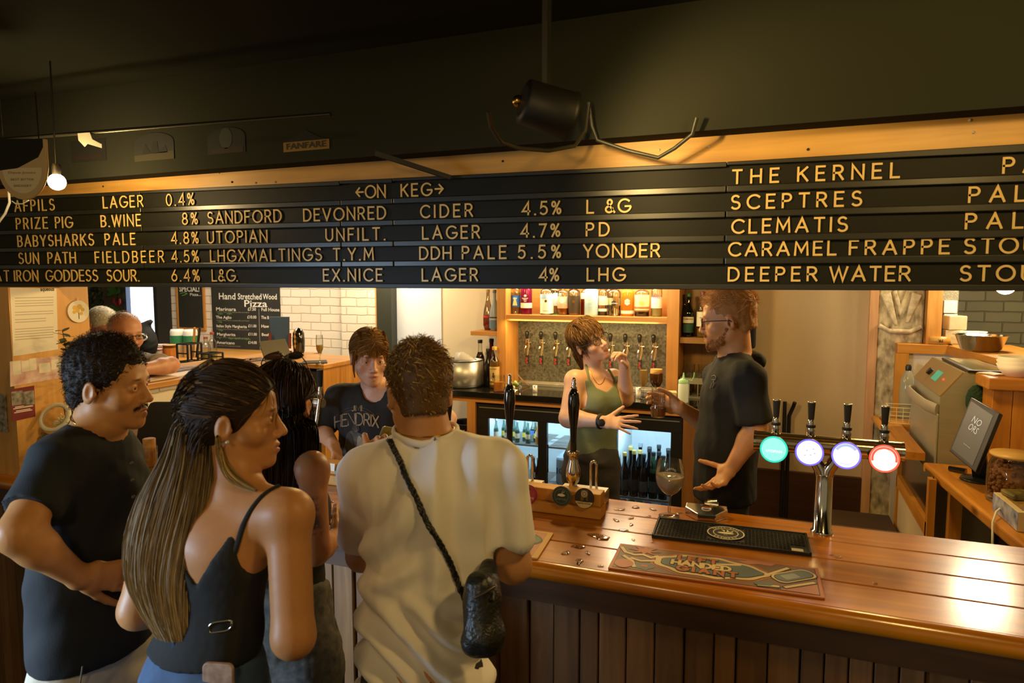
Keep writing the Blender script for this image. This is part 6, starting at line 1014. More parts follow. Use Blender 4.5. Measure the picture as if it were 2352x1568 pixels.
badge(165, 318, 242, 374, sq_, M('badge_dim', '1c1d18', .8), 'dim square badge above the glowing bulb', lambda t, o, w, h: MB().prism([(w*.1, h*.1), (w*.9, h*.1), (w*.9, h*.3), (w*.1, h*.3)], o, X3, Z3, .001).build('banner', M('badge_rust', '', .6), t))
# big hanging oval badge, bulb, cable hook at the left edge
hb = P(50, 382, Y=1.66); t = thing('hanging_badge', 'large hanging round topped pump badge beside the bulb at top left', 'beer badge', hb); k = 1.66/(.928+.365*(50-1176)/F)/F
def px(u, v): return ((u-50)*k, (382-v)*k)
ox = Vector(RT); out = [px(50+56*math.cos(R(a)), 375+80*math.sin(R(a))) for a in range(0, 181, 9)]+[px(-6, 322), px(106, 322)]
MB().prism(out[::-1], hb, ox, Z3, .012).build('plate', M('badge_cream', 'cdb48c', .6), t, bevel=.002); MB().prism([px(50+44*math.cos(R(a)), 385+56*math.sin(R(a))) for a in range(180, -1, -9)], hb-ox.cross(Z3)*-.0006, ox, Z3, .001).build('panel', M('badge_ivory', 'e2d4b8', .6), t); MB().prism([px(-6, 322), px(-6, 392), px(40, 386), px(88, 362), px(100, 340), px(100, 322)], hb-ox.cross(Z3)*-.0012, ox, Z3, .001).build('band', M('badge_darkgreen', '14160f', .8), t)
mb = MB(); no = ox.cross(Z3)*.0018
for s, v, w_ in (('Dave Jones', 398, 62), ('BEST BITTER', 413, 52), ('BREWERY', 427, 40)): words(mb, s, hb+no+ox*px(50-w_/2, v)[0]+Z3*px(0, v)[1], ox, Z3, .008, .0005, width=w_*k)
mb.build('lettering', M('badge_ink', '9a7a5a', .7), t); mb = MB(); [mb.bar(hb+ox*px(u, 322)[0]+Z3*px(0, 322)[1]+ox.cross(Z3)*-.004, hb+ox*px(u, 322)[0]+Vector((0, 0, 2.61-hb.z)), .003, .003, (0, 1, 0)) for u in (10, 90)]; mb.build('wires', BLACK, t)
q = P(131, 418, Y=1.78); t = thing('bulb_lamp', 'bare glowing round bulb in front of the timber at top left', 'lamp', q); MB().ball(q, .0295, 22).build('bulb', M('bulb_glow', 'fff0d0', .4, emit='ffdc9c', es=300), t); MB().lathe([(.014, 0), (.016, .03), (.012, .04)], q+Z3*.026, 16).build('socket', BLACK, t); MB().cyl(q+Z3*.065, (q.x, q.y, 2.749), .003, n=8).build('cord', BLACK, t)
a = [P(-10, 520, Y=1.9), P(12, 490, Y=1.9), P(22, 465, Y=1.9), P(20, 440, Y=1.9), P(16, 420, Y=1.92)]; o = MB().ring(a, .005, 8).build('cable_hook', M('white_cable', '', .5), None); tag(o, 'white curved cable below the big hanging badge', 'cable')
t = thing('wire_sprig', 'small twist of pale wire hanging under the big badge', 'wire', P(50, 465, Y=1.93)); MB().ring([P(28, 462, Y=1.93), P(36, 468, Y=1.93), P(52, 468, Y=1.93), P(66, 460, Y=1.93)], .0025, 6).build('wire', M('white_cable', '', .5), t)
# conduit and the track light clamp
o = MB().ring([P(-20, 322, Y=1.85), P(380, 291, Y=1.85), P(760, 262, Y=1.85)], .007, 10).build('conduit', M('dull_metal', '4a4838', .35, .7), None); tag(o, 'thin metal conduit running under the ceiling at upper left', 'conduit')
q = P(200, 318, Y=1.84); t = thing('cable_tag', 'scrap of white tape hanging from the metal conduit', 'tape', q); Ls = [P(178, 306, Y=1.84), P(206, 304, Y=1.84), P(212, 320, Y=1.84), P(228, 330, Y=1.83), P(228, 339, Y=1.83), P(200, 330, Y=1.84), P(194, 337, Y=1.84), P(180, 322, Y=1.84)]; o_ = Ls[0]; MB().prism([((p-o_).dot(X3), (p-o_).z) for p in Ls][::-1], o_, X3, Z3, .002).build('tape', M('white_tape', 'cfc8b0', .6), t)
# spot fixture with its cables
sp0 = P(1255, 250, Y=1.52); t = thing('spot_fixture', 'black spotlight fixture hanging in the dark above the board', 'spotlight', sp0)
dirv = Vector((.75, .62, -.22)).normalized(); MB().lathe([(.035, -.06), (.05, -.055), (.055, .05), (.058, .06), (.052, .06), (.045, .03)], sp0, 24, axis=dirv).build('housing', M('soft_black', '191813', .5), t); MB().lathe([(.044, .032), (.0, .036)], sp0, 24, axis=dirv, cap=False).build('lamp_face', M('spot_glow', 'fff0d0', .4, emit='ffd890', es=6), t)
MB().bar(sp0+Z3*.05, (sp0.x, sp0.y, 2.749), .03, .012).build('bracket', M('soft_black', '', .5), t); MB().mm((sp0.x-.05, sp0.y-.03, 2.70), (sp0.x+.05, sp0.y+.03, 2.749)).build('ceiling_plate', M('soft_black', '', .5), t); q = P(1190, 232, Y=1.5); MB().ball(q, .014, 10).build('brass_knob', BRASS, t)
CBL = M('grey_cable', '3a392f', .4)
for pts, lab in (([(1122, 255, 1.55), (1128, 290, 1.6), (1150, 325, 1.7), (1190, 340, 1.8), (1260, 346, 1.9), (1320, 335, 2.0), (1345, 300, 2.04), (1352, 240, 2.04)], 'slack dark cable looping under the spotlight'), ([(1352, 235, 2.05), (1360, 290, 2.06), (1372, 322, 2.07), (1440, 345, 2.075), (1512, 362, 2.075), (1550, 340, 2.075), (1590, 308, 2.06), (1600, 270, 2.05)], 'dark cable sagging in a V across the timber')):
    o = MB().ring([P(u, v, Y=y) for u, v, y in pts], .006, 10).build('loose_cable', CBL, None); tag(o, lab, 'cable')
o = MB().bar(P(862, 352, Y=2.0), P(1035, 408, Y=2.12), .02, .015).build('dark_strip', M('soft_black', '', .5), None); tag(o, 'dark slanting strip in front of the timber left of the spotlight', 'batten')  # dark strip sloping across the timber
# nails and screw heads in the timber
mb = []
random.seed(2)
for i, (u, v) in enumerate(((237, 428), (272, 424), (503, 397), (533, 418), (587, 420), (632, 418), (1155, 370), (1514, 344), (1628, 337), (1856, 343), (2228, 276), (2236, 304))):
    q = P(u, v, Y=BY+.030); o = MB().lathe([(.004, 0), (.004, .002), (.0, .003)], (q.x, BY+.0305, q.z), 10, axis=(0, -1, 0)).build('nail_head', M('nail_grey', 'c8c0ac', .4) if i % 3 else M('nail_dark', '2a241a', .6), None); tag(o, 'nail head in the worn timber beam above the letter board', 'nail', 'nail heads in the timber')
# ---------------------------------------------------------------- people: implicit surfaces meshed once each
def A3(v): return np.array(tuple(v), float)
class SDF:
    """smooth union / subtraction of tapered limbs, ellipsoids and oval lofts"""
    def __init__(s): s.ops = []
    def _add(s, fn, lo, hi, k, op): s.ops.append((fn, lo-k-.03, hi+k+.03, k, op)); return s
    def cone(s, a, b, ra, rb, k=.02, op='+'):
        a = A3(a); b = A3(b); ab = b-a; L2 = max(ab@ab, 1e-9); r = max(ra, rb)
        def fn(p): t = np.clip((p-a)@ab/L2, 0, 1); return np.linalg.norm(p-a-t[:, None]*ab, axis=1)-(ra+(rb-ra)*t)
        return s._add(fn, np.minimum(a, b)-r, np.maximum(a, b)+r, k, op)
    def flat(s, a, b, ra, rb, k=.02, op='+'):
        """tapered tube with square ends (sleeves, cuffs)"""
        a = A3(a); b = A3(b); ab = b-a; L = np.linalg.norm(ab); d = ab/L; r = max(ra, rb)
        def fn(p):
            h = (p-a)@d; q = np.linalg.norm(p-a-h[:, None]*d, axis=1)-(ra+(rb-ra)*np.clip(h/L, 0, 1)); return np.maximum(q, np.abs(h-L/2)-L/2)
        return s._add(fn, np.minimum(a, b)-r, np.maximum(a, b)+r, k, op)
    def ell(s, c, r, M=None, k=.02, op='+'):
        c = A3(c); r = A3(r); M = np.eye(3) if M is None else M
        def fn(p):
            q = (p-c)@M; k0 = np.linalg.norm(q/r, axis=1); k1 = np.linalg.norm(q/(r*r), axis=1); return k0*(k0-1)/np.maximum(k1, 1e-9)
        return s._add(fn, c-r.max(), c+r.max(), k, op)
    def loft(s, a, b, lat, ra, rb, k=.03, op='+', cap=None):
        a = A3(a); b = A3(b); ab = b-a; L2 = ab@ab; ax = ab/math.sqrt(L2); lat = A3(lat); lat = lat-ax*(lat@ax); lat /= np.linalg.norm(lat); dep = np.cross(ax, lat); m = max(ra+rb)
        def fn(p):
            t = np.clip((p-a)@ab/L2, 0, 1); q = p-a-t[:, None]*ab; ru = ra[0]+(rb[0]-ra[0])*t; rv = ra[1]+(rb[1]-ra[1])*t; rw = np.minimum(ru, rv) if cap is None else cap
            g = np.sqrt((q@lat/ru)**2+(q@dep/rv)**2+(q@ax/rw)**2); return (g-1)*np.minimum(ru, rv)
        return s._add(fn, np.minimum(a, b)-m, np.maximum(a, b)+m, k, op)
    def cut(s, p0, n, c=None, r=9.):
        """keep the side of the plane opposite to n, within r of c"""
        p0 = A3(p0); n = A3(n)/np.linalg.norm(A3(n)); c = p0 if c is None else A3(c)
        s.ops.append((lambda p: -((p-p0)@n), c-r, c+r, .004, '-')); return s
    def poly(s, pts, c, lat, dv, depth=.3, k=.003):
        """carve an outline given on the (lat, z) plane, through the half facing dv"""
        q = np.array([[A3(p)@A3(lat), p[2]] for p in pts]); lat = A3(lat); dv = A3(dv); c0 = A3(c)@dv
        def fn(p):
            x = np.stack([p@lat, p[:, 2]], 1); d = np.full(len(x), 1e9); sg = np.ones(len(x))
            for i in range(len(q)):
                a, b = q[i], q[i-1]; e = b-a; w = x-a; t = np.clip((w@e)/(e@e), 0, 1); d = np.minimum(d, ((w-t[:, None]*e)**2).sum(1)); cnd = np.stack([x[:, 1] >= a[1], x[:, 1] < b[1], e[0]*w[:, 1] > e[1]*w[:, 0]]); sg = np.where(cnd.all(0) | (~cnd).all(0), -sg, sg)
            return np.maximum(np.sqrt(d)*sg, c0-p@dv)
        m = np.array([A3(p) for p in pts]); s.ops.append((fn, m.min(0)-depth, m.max(0)+depth, k, '-')); return s
    def ev(s, p):
        d = np.full(len(p), .5)
        for fn, lo, hi, k, op in s.ops:
            m = np.all((p > lo) & (p < hi), axis=1)
            if not m.any(): continue
            q = fn(p[m]); e = d[m]
            if op == '-': q, e = q, -e
            h = np.clip(.5+.5*(q-e)/k, 0, 1); r = q+(e-q)*h-k*h*(1-h); d[m] = -r if op == '-' else r
        return d
    def mesh(s, step=.009, fine=(), pad=.01):
        lo = np.min([o[1] for o in s.ops if o[4] == '+'], axis=0)-pad+.0; hi = np.max([o[2] for o in s.ops if o[4] == '+'], axis=0)+pad
        ax = []
        for i in range(3):
            x = lo[i]; xs = [x]
            while x < hi[i]:
                st = min([step]+[f[2] for f in fine if f[0][i]-.012 <= x <= f[1][i]+.012]); x += st; xs.append(x)
            while (len(xs)-1) % 3: xs.append(xs[-1]+step)
            ax.append(np.array(xs))
        X, Y, Z = ax; cx = [a[::3] for a in ax]; g = np.stack(np.meshgrid(*cx, indexing='ij'), -1); dc = s.ev(g.reshape(-1, 3)).reshape(g.shape[:3])
        near = np.abs(dc) < step*3*1.9; nf = np.zeros(tuple(n-1 for n in dc.shape), bool)
        for i in (0, 1):
            for j in (0, 1):
                for k in (0, 1): nf |= near[i:i+nf.shape[0], j:j+nf.shape[1], k:k+nf.shape[2]]
        V = np.repeat(np.repeat(np.repeat(dc, 3, 0), 3, 1), 3, 2)[:len(X), :len(Y), :len(Z)]
        ix = [np.minimum(np.arange(len(a))//3, n-1) for a, n in zip(ax, nf.shape)]; fl = nf[np.ix_(*ix)]
        for i, a in enumerate(ax):     # points on coarse cell borders belong to both cells
            ix2 = [q.copy() for q in ix]; ix2[i] = np.maximum((np.arange(len(a))-1)//3, 0); fl |= nf[np.ix_(*ix2)]
        I = np.argwhere(fl); V[fl] = s.ev(np.stack([X[I[:, 0]], Y[I[:, 1]], Z[I[:, 2]]], 1))
        ins = V < 0; C = [(i, j, k) for i in (0, 1) for j in (0, 1) for k in (0, 1)]; n = [len(a)-1 for a in ax]
        cnt = sum(ins[i:i+n[0], j:j+n[1], k:k+n[2]].astype(np.int8) for i, j, k in C); act = np.argwhere((cnt > 0) & (cnt < 8))
        pos = np.zeros((len(act), 3)); w = np.zeros(len(act)); vid = -np.ones(n, np.int32); vid[tuple(act.T)] = np.arange(len(act))
        val = {c: V[tuple((act+c).T)] for c in C}; pt = {c: np.stack([ax[i][act[:, i]+c[i]] for i in range(3)], 1) for c in C}
        for c in C:
            for d in range(3):
                if c[d] == 0:
                    e = tuple(1 if i == d else c[i] for i in range(3)); a, b = val[c], val[e]; m = (a < 0) != (b < 0); t = np.where(m, a/np.where(m, a-b, 1), 0)
                    pos += np.where(m[:, None], pt[c]+(pt[e]-pt[c])*t[:, None], 0); w += m
        pos /= w[:, None]; F = []
        for d in range(3):
            sl = [slice(0, -1) if i == d else slice(1, -1) for i in range(3)]; s2 = [slice(1, None) if i == d else slice(1, -1) for i in range(3)]
            a = ins[tuple(sl)]; b = ins[tuple(s2)]; E_ = np.argwhere(a != b); off = np.array([0 if i == d else 1 for i in range(3)]); E_ = E_+off
            if not len(E_): continue
            u, v = [(1, 2), (2, 0), (0, 1)][d]; q = []
            for du, dv in ((-1, -1), (0, -1), (0, 0), (-1, 0)):
                cc = E_.copy(); cc[:, u] += du; cc[:, v] += dv; q.append(vid[tuple(cc.T)])
            q = np.stack(q, 1); fl_ = ~ins[tuple(E_.T)]; q[fl_] = q[fl_][:, ::-1]; F.append(q)
        F = np.concatenate(F); F = F[(F >= 0).all(1)]; return pos, F
def npmesh(name, pos, F, mat, parent=None, col=None, smooth=True, **pr):
    off = Vector((0, 0, 0)); q = parent
    while q is not None: off += q.location; q = q.parent
    me = bpy.data.meshes.new(name); k = F.shape[1]; me.vertices.add(len(pos)); me.vertices.foreach_set('co', (pos-A3(off)).astype(np.float32).ravel())
    me.loops.add(F.size); me.loops.foreach_set('vertex_index', F.astype(np.int32).ravel()); me.polygons.add(len(F)); me.polygons.foreach_set('loop_start', np.arange(0, F.size, k, dtype=np.int32)); me.polygons.foreach_set('loop_total', np.full(len(F), k, np.int32))
    me.polygons.foreach_set('use_smooth', np.full(len(F), smooth)); me.update(calc_edges=True)
    if col is not None:
        a = me.attributes.new('Col', 'FLOAT_COLOR', 'POINT'); a.data.foreach_set('color', np.concatenate([col, np.ones((len(col), 1))], 1).astype(np.float32).ravel())
    o = bpy.data.objects.new(name, me); COL.objects.link(o); me.materials.append(mat); o.parent = parent
    for a, b in pr.items(): o[a] = b
    return o
def vnorm(pos, F):
    n = np.zeros_like(pos); a, b, c, d = (pos[F[:, i]] for i in range(4)); fn = np.cross(c-a, d-b)
    for i in range(4): np.add.at(n, F[:, i], fn)
    return n/np.maximum(np.linalg.norm(n, axis=1), 1e-9)[:, None]
def wav(p, f, seed=0, st=(1, 1, 1)):
    r = np.random.RandomState(seed); q = p*A3(st)*f; return sum(np.sin(q@d*(1+.6*i)+r.rand()*6.3+1.3*np.sin(q@r.randn(3)*.6))/(1+.4*i) for i, d in enumerate(r.randn(4, 3)))/2.4
def smoothm(pos, F, it=2):
    for _ in range(it):
        s_ = np.zeros_like(pos); c = np.zeros(len(pos))
        for i in range(4):
            a, b = F[:, i], F[:, (i+1) % 4]; np.add.at(s_, a, pos[b]); np.add.at(c, a, 1); np.add.at(s_, b, pos[a]); np.add.at(c, b, 1)
        pos = pos*.5+.5*s_/c[:, None]
    return pos
SKINM = M('skin', 'c08a6a', .45, attr=True, var=.10, vs=60, bump=.04, bs=350, sss=.12, spec=.4)
HAIRM = M('hair', '3a2a1a', .6, attr=True, spec=.22)
class Fr:
    """head frame: origin between the ears, x to the person's left, y forward, z up"""
    def __init__(s, o, f, up=(0, 0, 1), sc=1.):
        s.o = A3(o); s.F = A3(f)/np.linalg.norm(f); u = A3(up); u = u-s.F*(u@s.F); s.U = u/np.linalg.norm(u); s.L = np.cross(s.U, s.F); s.s = sc; s.M = np.stack([s.L, s.F, s.U], 1)
    def __call__(s, x, y, z): return s.o+s.s*(s.L*x+s.F*y+s.U*z)
def head(S, h, fem=False, jaw=1., nose=1., neck=None, nr=None, mouth_open=0., ears=True):
    s = h.s; M_ = h.M
    def E(c, r, k=.015, op='+', rx=None): S.ell(h(*c), [q*s for q in r], M_ if rx is None else M_@rx, k*s, op)
    def C(a, b, ra, rb, k=.015, op='+'): S.cone(h(*a), h(*b), ra*s, rb*s, k*s, op)
    if neck is not None: r_ = nr or (.050 if fem else .058); C2 = S.cone(h(0, -.022, -.045), neck, r_*s*.95, r_*s*1.08, .02)
    E((0, -.012, .035), (.074, .094, .082)); E((0, .022, -.025), (.059*jaw, .066, .086), .025); E((0, .035, .045), (.058, .052, .05), .02)
    for q in (-1, 1):
        C((q*.046*jaw, -.006, -.052), (q*.014*jaw, .066, -.097), .018*jaw, .014, .022); E((q*.043, .046, -.028), (.024, .027, .026), .016)
    E((0, .071, -.098), (.020*jaw, .017, .016), .016); C((-.032, .076, .021), (.032, .076, .021), .011 if fem else .013, .011 if fem else .013, .016); E((0, .066, -.066), (.030, .026, .028), .016)
    C((0, .083, .012), (0, .083+.023*nose, -.030), .0080, .0105, .010); E((0, .083+.0235*nose, -.034), (.0115, .0105, .0095), .006)
    for q in (-1, 1):
        E((q*.0125, .094, -.0385), (.0085, .010, .0080), .005); E((q*.0055, .101, -.0445), (.0036, .0045, .0035), .003, '-')
        E((q*.031, .094, .001), (.019, .016, .0135), .012, '-'); E((q*.031, .0725, .000), (.0155, .0145, .0135), .003); E((q*.031, .089, -.0016), (.0128, .0085, .0051), .0014, '-')
    mo = mouth_open
    for q in (-1, 1):
        C((q*.024, .079, -.0650), (q*.004, .0925, -.0612), .0036, .0060, .006); C((q*.021, .079, -.0720-mo), (0, .0905, -.0745-mo), .0040, .0068, .006)
    C((-.022, .090, -.0675), (.022, .090, -.0675), .001, .001, .002, '-'); E((0, .099, -.0676-mo*.5), (.022, .010, .0016+mo*.7), .002, '-')
    if ears:
        for q in (-1, 1):
            rx = np.array(Matrix.Rotation(q*-.35, 3, 'Z') @ Matrix.Rotation(-.18, 3, 'X')); E((q*.077, -.014, -.008), (.0085, .019, .031), .006, '+', rx); E((q*.086, -.008, -.004), (.0065, .0105, .019), .005, '-', rx); E((q*.075, .0, -.012), (.006, .006, .008), .004)
    return (h(-.1, -.11, -.125), h(.1, .125, .13))
def fbox(pts, pad=0.): p = np.array([A3(x) for x in pts]); return p.min(0)-pad, p.max(0)+pad
def hand(S, wr, d, n, t, curl=(.3, .3, .3, .3), spread=.08, thumb=(.6, .7, .25), tc=.3, s=1., fs=(1, 1, 1, 1)):
    """wr wrist, d finger direction, n palm facing, t toward the thumb"""
    wr = A3(wr); d = A3(d)/np.linalg.norm(d); n = A3(n); n = n-d*(n@d); n /= np.linalg.norm(n); tt = np.cross(d, n); tt = tt if tt@A3(t) > 0 else -tt; W = lambda a, b, c: wr+s*(d*a+tt*b+n*c)
    S.loft(W(-.005, 0, 0), W(.03, 0, 0), tt, (.027*s, .019*s), (.034*s, .016*s), .012); S.loft(W(.03, 0, 0), W(.078, -.002, 0), tt, (.034*s, .0155*s), (.039*s, .012*s), .012); S.ell(W(.03, .022, .008), (.024*s, .018*s, .014*s), np.stack([d, tt, n], 1), .012)
    pts = [W(-.02, 0, 0)]
    Ls = ((.041, .025, .021), (.045, .028, .022), (.041, .026, .021), (.032, .020, .018)); B = ((.083, .029), (.088, .010), (.085, -.010), (.076, -.028))
    for i in range(4):
        p = W(B[i][0], B[i][1], 0); a = 0.; sp = spread*(1.5-i); r = (.0088, .0090, .0086, .0076)[i]*s
        for j, L in enumerate(Ls[i]):
            a += curl[i]*(1.0, 1.15, .8)[j]; v = d*math.cos(a)+n*math.sin(a)+tt*sp*math.cos(a); v /= np.linalg.norm(v); q = p+v*L*s*fs[i]; S.cone(p, q, r, r*.9, .0045 if j else .008); p = q; r *= .9
        pts.append(p)
    p = W(.022, .028, .006); v = d*thumb[0]+tt*thumb[1]+n*thumb[2]; v /= np.linalg.norm(v); r = .0118*s
    for j, L in enumerate((.040, .030, .025)):
        q = p+v*L*s; S.cone(p, q, r, r*.92, .008 if j == 0 else .004); p = q; r *= .9; v = v+(d*.5-tt*.55+n*.2)*tc; v /= np.linalg.norm(v)
    pts.append(p); return fbox(pts+[W(.03, .04, 0), W(.03, -.04, 0)], .015)
def torso(S, pel, wai, che, nec, lat, w, dp, pad=0., k=.03, shR=None, shL=None, up=True):
    pel, wai, che, nec = map(A3, (pel, wai, che, nec))
    S.loft(pel, wai, lat, (w[0]+pad, dp[0]+pad), (w[1]+pad, dp[1]+pad), k); S.loft(wai, che, lat, (w[1]+pad, dp[1]+pad), (w[2]+pad, dp[2]+pad), k)
    if up: S.loft(che, che+(nec-che)*.62, lat, (w[2]+pad, dp[2]+pad), (w[2]*.80+pad, dp[2]*.66+pad), k)
    for sh in (shR, shL):
        if sh is not None: S.cone(nec-(nec-che)*.12, A3(sh)+(nec-che)*.02, .040+pad, .044+pad, .035); S.cone(che+(nec-che)*.2, A3(sh), .058+pad, .044+pad, .045)
def arm(S, sh, el, wr, r=(.050, .041, .039, .026), pad=0., k=.02): S.cone(sh, el, r[0]+pad, r[1]+pad, k); m = A3(el)+(A3(wr)-A3(el))*.3; S.cone(el, m, r[1]*.97+pad, r[2]+pad, k); S.cone(m, wr, r[2]+pad, r[3]+pad, k)
def paint(pos, base, items):
    """albedo of skin: lips, brows, stubble, ink"""
    c = np.tile(A3(lin(base)), (len(pos), 1))
    for ctr, r, M_, colr, soft, amt in items:
        k0 = np.linalg.norm(((pos-A3(ctr))@M_)/A3(r), axis=1); w = np.clip((1-k0)/soft, 0, 1)[:, None]*amt; c = c*(1-w)+A3(lin(colr))*w
    return c
def face_paint(h, lip='9c4f44', brow='3a2818', lash=.55, blush=.25, brow_r=(.019, .022, .0042), brow_z=.0225):
    it = []
    for q in (-1, 1): it += [(h(q*.030, .086, brow_z), [x*h.s for x in brow_r], h.M, brow, .5, .9), (h(q*.031, .089, .0045), [.0145*h.s, .02*h.s, .0034*h.s], h.M, '2a1c14', .6, lash), (h(q*.042, .07, -.03), [.025*h.s]*3, h.M, 'b8604a', 1., blush)]
    return it+[(h(0, .097, -.0675), [.0255*h.s, .018*h.s, .0112*h.s], h.M, lip, .35, .75)]
def eyes(root, h, gaze=(0, 1, 0), iris='4a3626'):
    g = h.M@A3(gaze); g /= np.linalg.norm(g); r = .0126*h.s
    for q in (-1, 1):
        pr = []; cl = []
        for a, c in ((0, '0c0a08'), (.17, '0c0a08'), (.19, iris), (.45, iris), (.50, '8a8478'), (.55, 'cfc6b8'), (.9, 'cfc6b8'), (1.3, 'c8b8a8'), (1.9, 'd8b8a8'), (2.6, 'c89a88'), (3.14, 'c89a88')): pr.append((r*math.sin(a)+1e-5, r*math.cos(a))); cl += [lin(c)]*20
        mb = MB().lathe(pr, h(q*.031, .0712, 0), 20, axis=g, cap=False); o = mb.build('eye', M('eye_surface', 'e6ded2', .12, attr=True, spec=.6), root); at = o.data.attributes.new('Col', 'FLOAT_COLOR', 'POINT')
        if len(o.data.vertices) == len(cl): at.data.foreach_set('color', [x for c in cl for x in (*c, 1)])
def ribbons(paths, width, cols, name, root, taper=.35, mat=None):
    """hair strands: each path (m,3) becomes a slim bent strip"""
    N, m, _ = paths.shape; T = np.gradient(paths, axis=1); rv = np.random.RandomState(5).randn(N, 1, 3); Wd = np.cross(T, rv); Wd /= np.maximum(np.linalg.norm(Wd, axis=2, keepdims=True), 1e-9)
    w = (width*np.linspace(1, taper, m))[None, :, None] if np.isscalar(width) else width[:, None, None]*np.linspace(1, taper, m)[None, :, None]
    V = np.stack([paths-Wd*w/2, paths+Wd*w/2], 2).reshape(-1, 3); b = (np.arange(N)*m*2)[:, None]+(np.arange(m-1)*2)[None, :]; b = b.reshape(-1)
    F = np.stack([b, b+1, b+3, b+2], 1); return npmesh(name, V, F, mat or HAIRM, root, np.repeat(cols, m*2, axis=0))
def hcols(N, c, var=.35, seed=1, c2=None, p2=.0):
    r = np.random.RandomState(seed); a = np.tile(A3(lin(c)), (N, 1))*(1+var*(r.rand(N, 1)*2-1)); 
    if c2: m = r.rand(N) < p2; a[m] = A3(lin(c2))*(1+var*(r.rand(m.sum(), 1)*2-1))
    return np.clip(a, 0, 1)
def hair_cap(h, puff=1.0, line=(.66, -.75), p0=(0, .014, 0.0), ext=(0, 0, 0), side=1., amp=.0, fr=90, step=.0045, top=0., back=0., nape=-.075):
    """hair mass over the skull cut at the hairline"""
    S = SDF(); S.ell(h(0, -.014, .036+top/2), [(.0775*side)*h.s*puff, (.099+back/2)*h.s*puff, (.0865+top/2)*h.s*puff], h.M, .01); S.ell(h(0, -.055, -.025), [.058*h.s*side, .052*h.s, .058*h.s], h.M, .02)
    n = h.M@np.array([0, line[0], line[1]]); S.cut(h(*p0), n); S.cut(h(0, 0, nape), h.M@np.array([0, -.25, -1.]))
    for q in (-1, 1): S.ell(h(q*.085, -.006, -.010), [.02*h.s, .022*h.s, .030*h.s], h.M, .008, '-')
    pos, F = S.mesh(step, pad=.005); n = vnorm(pos, F)
    if amp: pos = pos+n*(amp*wav(pos-h.o, fr, 3))[:, None]
    return pos, F, n
def short_hair(root, h, cap, N, L, comb, lift=.5, col='3a2a1a', var=.4, c2=None, p2=0, w=.0016, rnd=.35, curl=0., Lf=None, seed=1, keep=None, name='hair', hug=0.):
    pos, F, n = cap; r = np.random.RandomState(seed); ok = np.arange(len(pos)) if keep is None else np.where(keep((pos-h.o)@h.M/h.s))[0]; i = ok[r.randint(0, len(ok), N)]; p = pos[i]+r.randn(N, 3)*.002; nn = n[i]; loc = (p-h.o)@h.M/h.s
    cm = h.M@np.array(comb(loc)) if callable(comb) else (h.M@A3(comb))[:, None]*np.ones((1, N)); cm = cm.T; cm = cm-nn*(cm*nn).sum(1, keepdims=True); d = nn*lift+cm+r.randn(N, 3)*rnd; d /= np.linalg.norm(d, axis=1, keepdims=True)
    Ls = L*(1-.5*r.rand(N)); Ls = Ls*Lf(loc) if Lf is not None else Ls; m = 5; t = np.linspace(0, 1, m); side = np.cross(d, nn); ph = r.rand(N)*6.3
    if hug:
        m = 9; rr_ = np.array([.0775, .099, .0865])*h.s*1.05; c0 = h(0, -.014, .036); P_ = np.zeros((N, m, 3)); P_[:, 0] = p; q0 = np.linalg.norm(((p-c0)@h.M)/rr_, axis=1)
        for j in range(1, m):
            q = P_[:, j-1]+d*(Ls/(m-1))[:, None]; k = np.linalg.norm(((q-c0)@h.M)/rr_, axis=1); tgt = q0+hug*(j/(m-1)); z = ((q-c0)@h.M)[:, 2]; f_ = np.where(z > -.03, tgt/k, 1.); d = np.where((z < -.02)[:, None], d*.7-h.U*.3, d); q = P_[:, j-1]+d*(Ls/(m-1))[:, None]
            q2 = c0+(q-c0)*f_[:, None]; d = q2-P_[:, j-1]; d /= np.maximum(np.linalg.norm(d, axis=1, keepdims=True), 1e-9); P_[:, j] = q2
        return ribbons(P_, w, hcols(N, col, var, seed, c2, p2), name, root)
    P_ = p[:, None]-nn[:, None]*.003+d[:, None]*(Ls[:, None]*t)[..., None]+nn[:, None]*(-.45*Ls[:, None]*t**2*(1 if lift > .2 else .3))[..., None]
    if curl: P_ = P_+side[:, None]*(curl*np.sin(ph[:, None]+t*5))[..., None]+nn[:, None]*(curl*np.cos(ph[:, None]+t*5)*.8)[..., None]
    return ribbons(P_, w, hcols(N, col, var, seed, c2, p2), name, root)
def capmesh(root, cap, col, name='hair_base', var=.3):
    pos, F, n = cap; c = np.tile(A3(lin(col)), (len(pos), 1))*(1+var*wav(pos, 160, 4)[:, None]*.5); return npmesh(name, pos, F, HAIRM, root, np.clip(c, 0, 1))
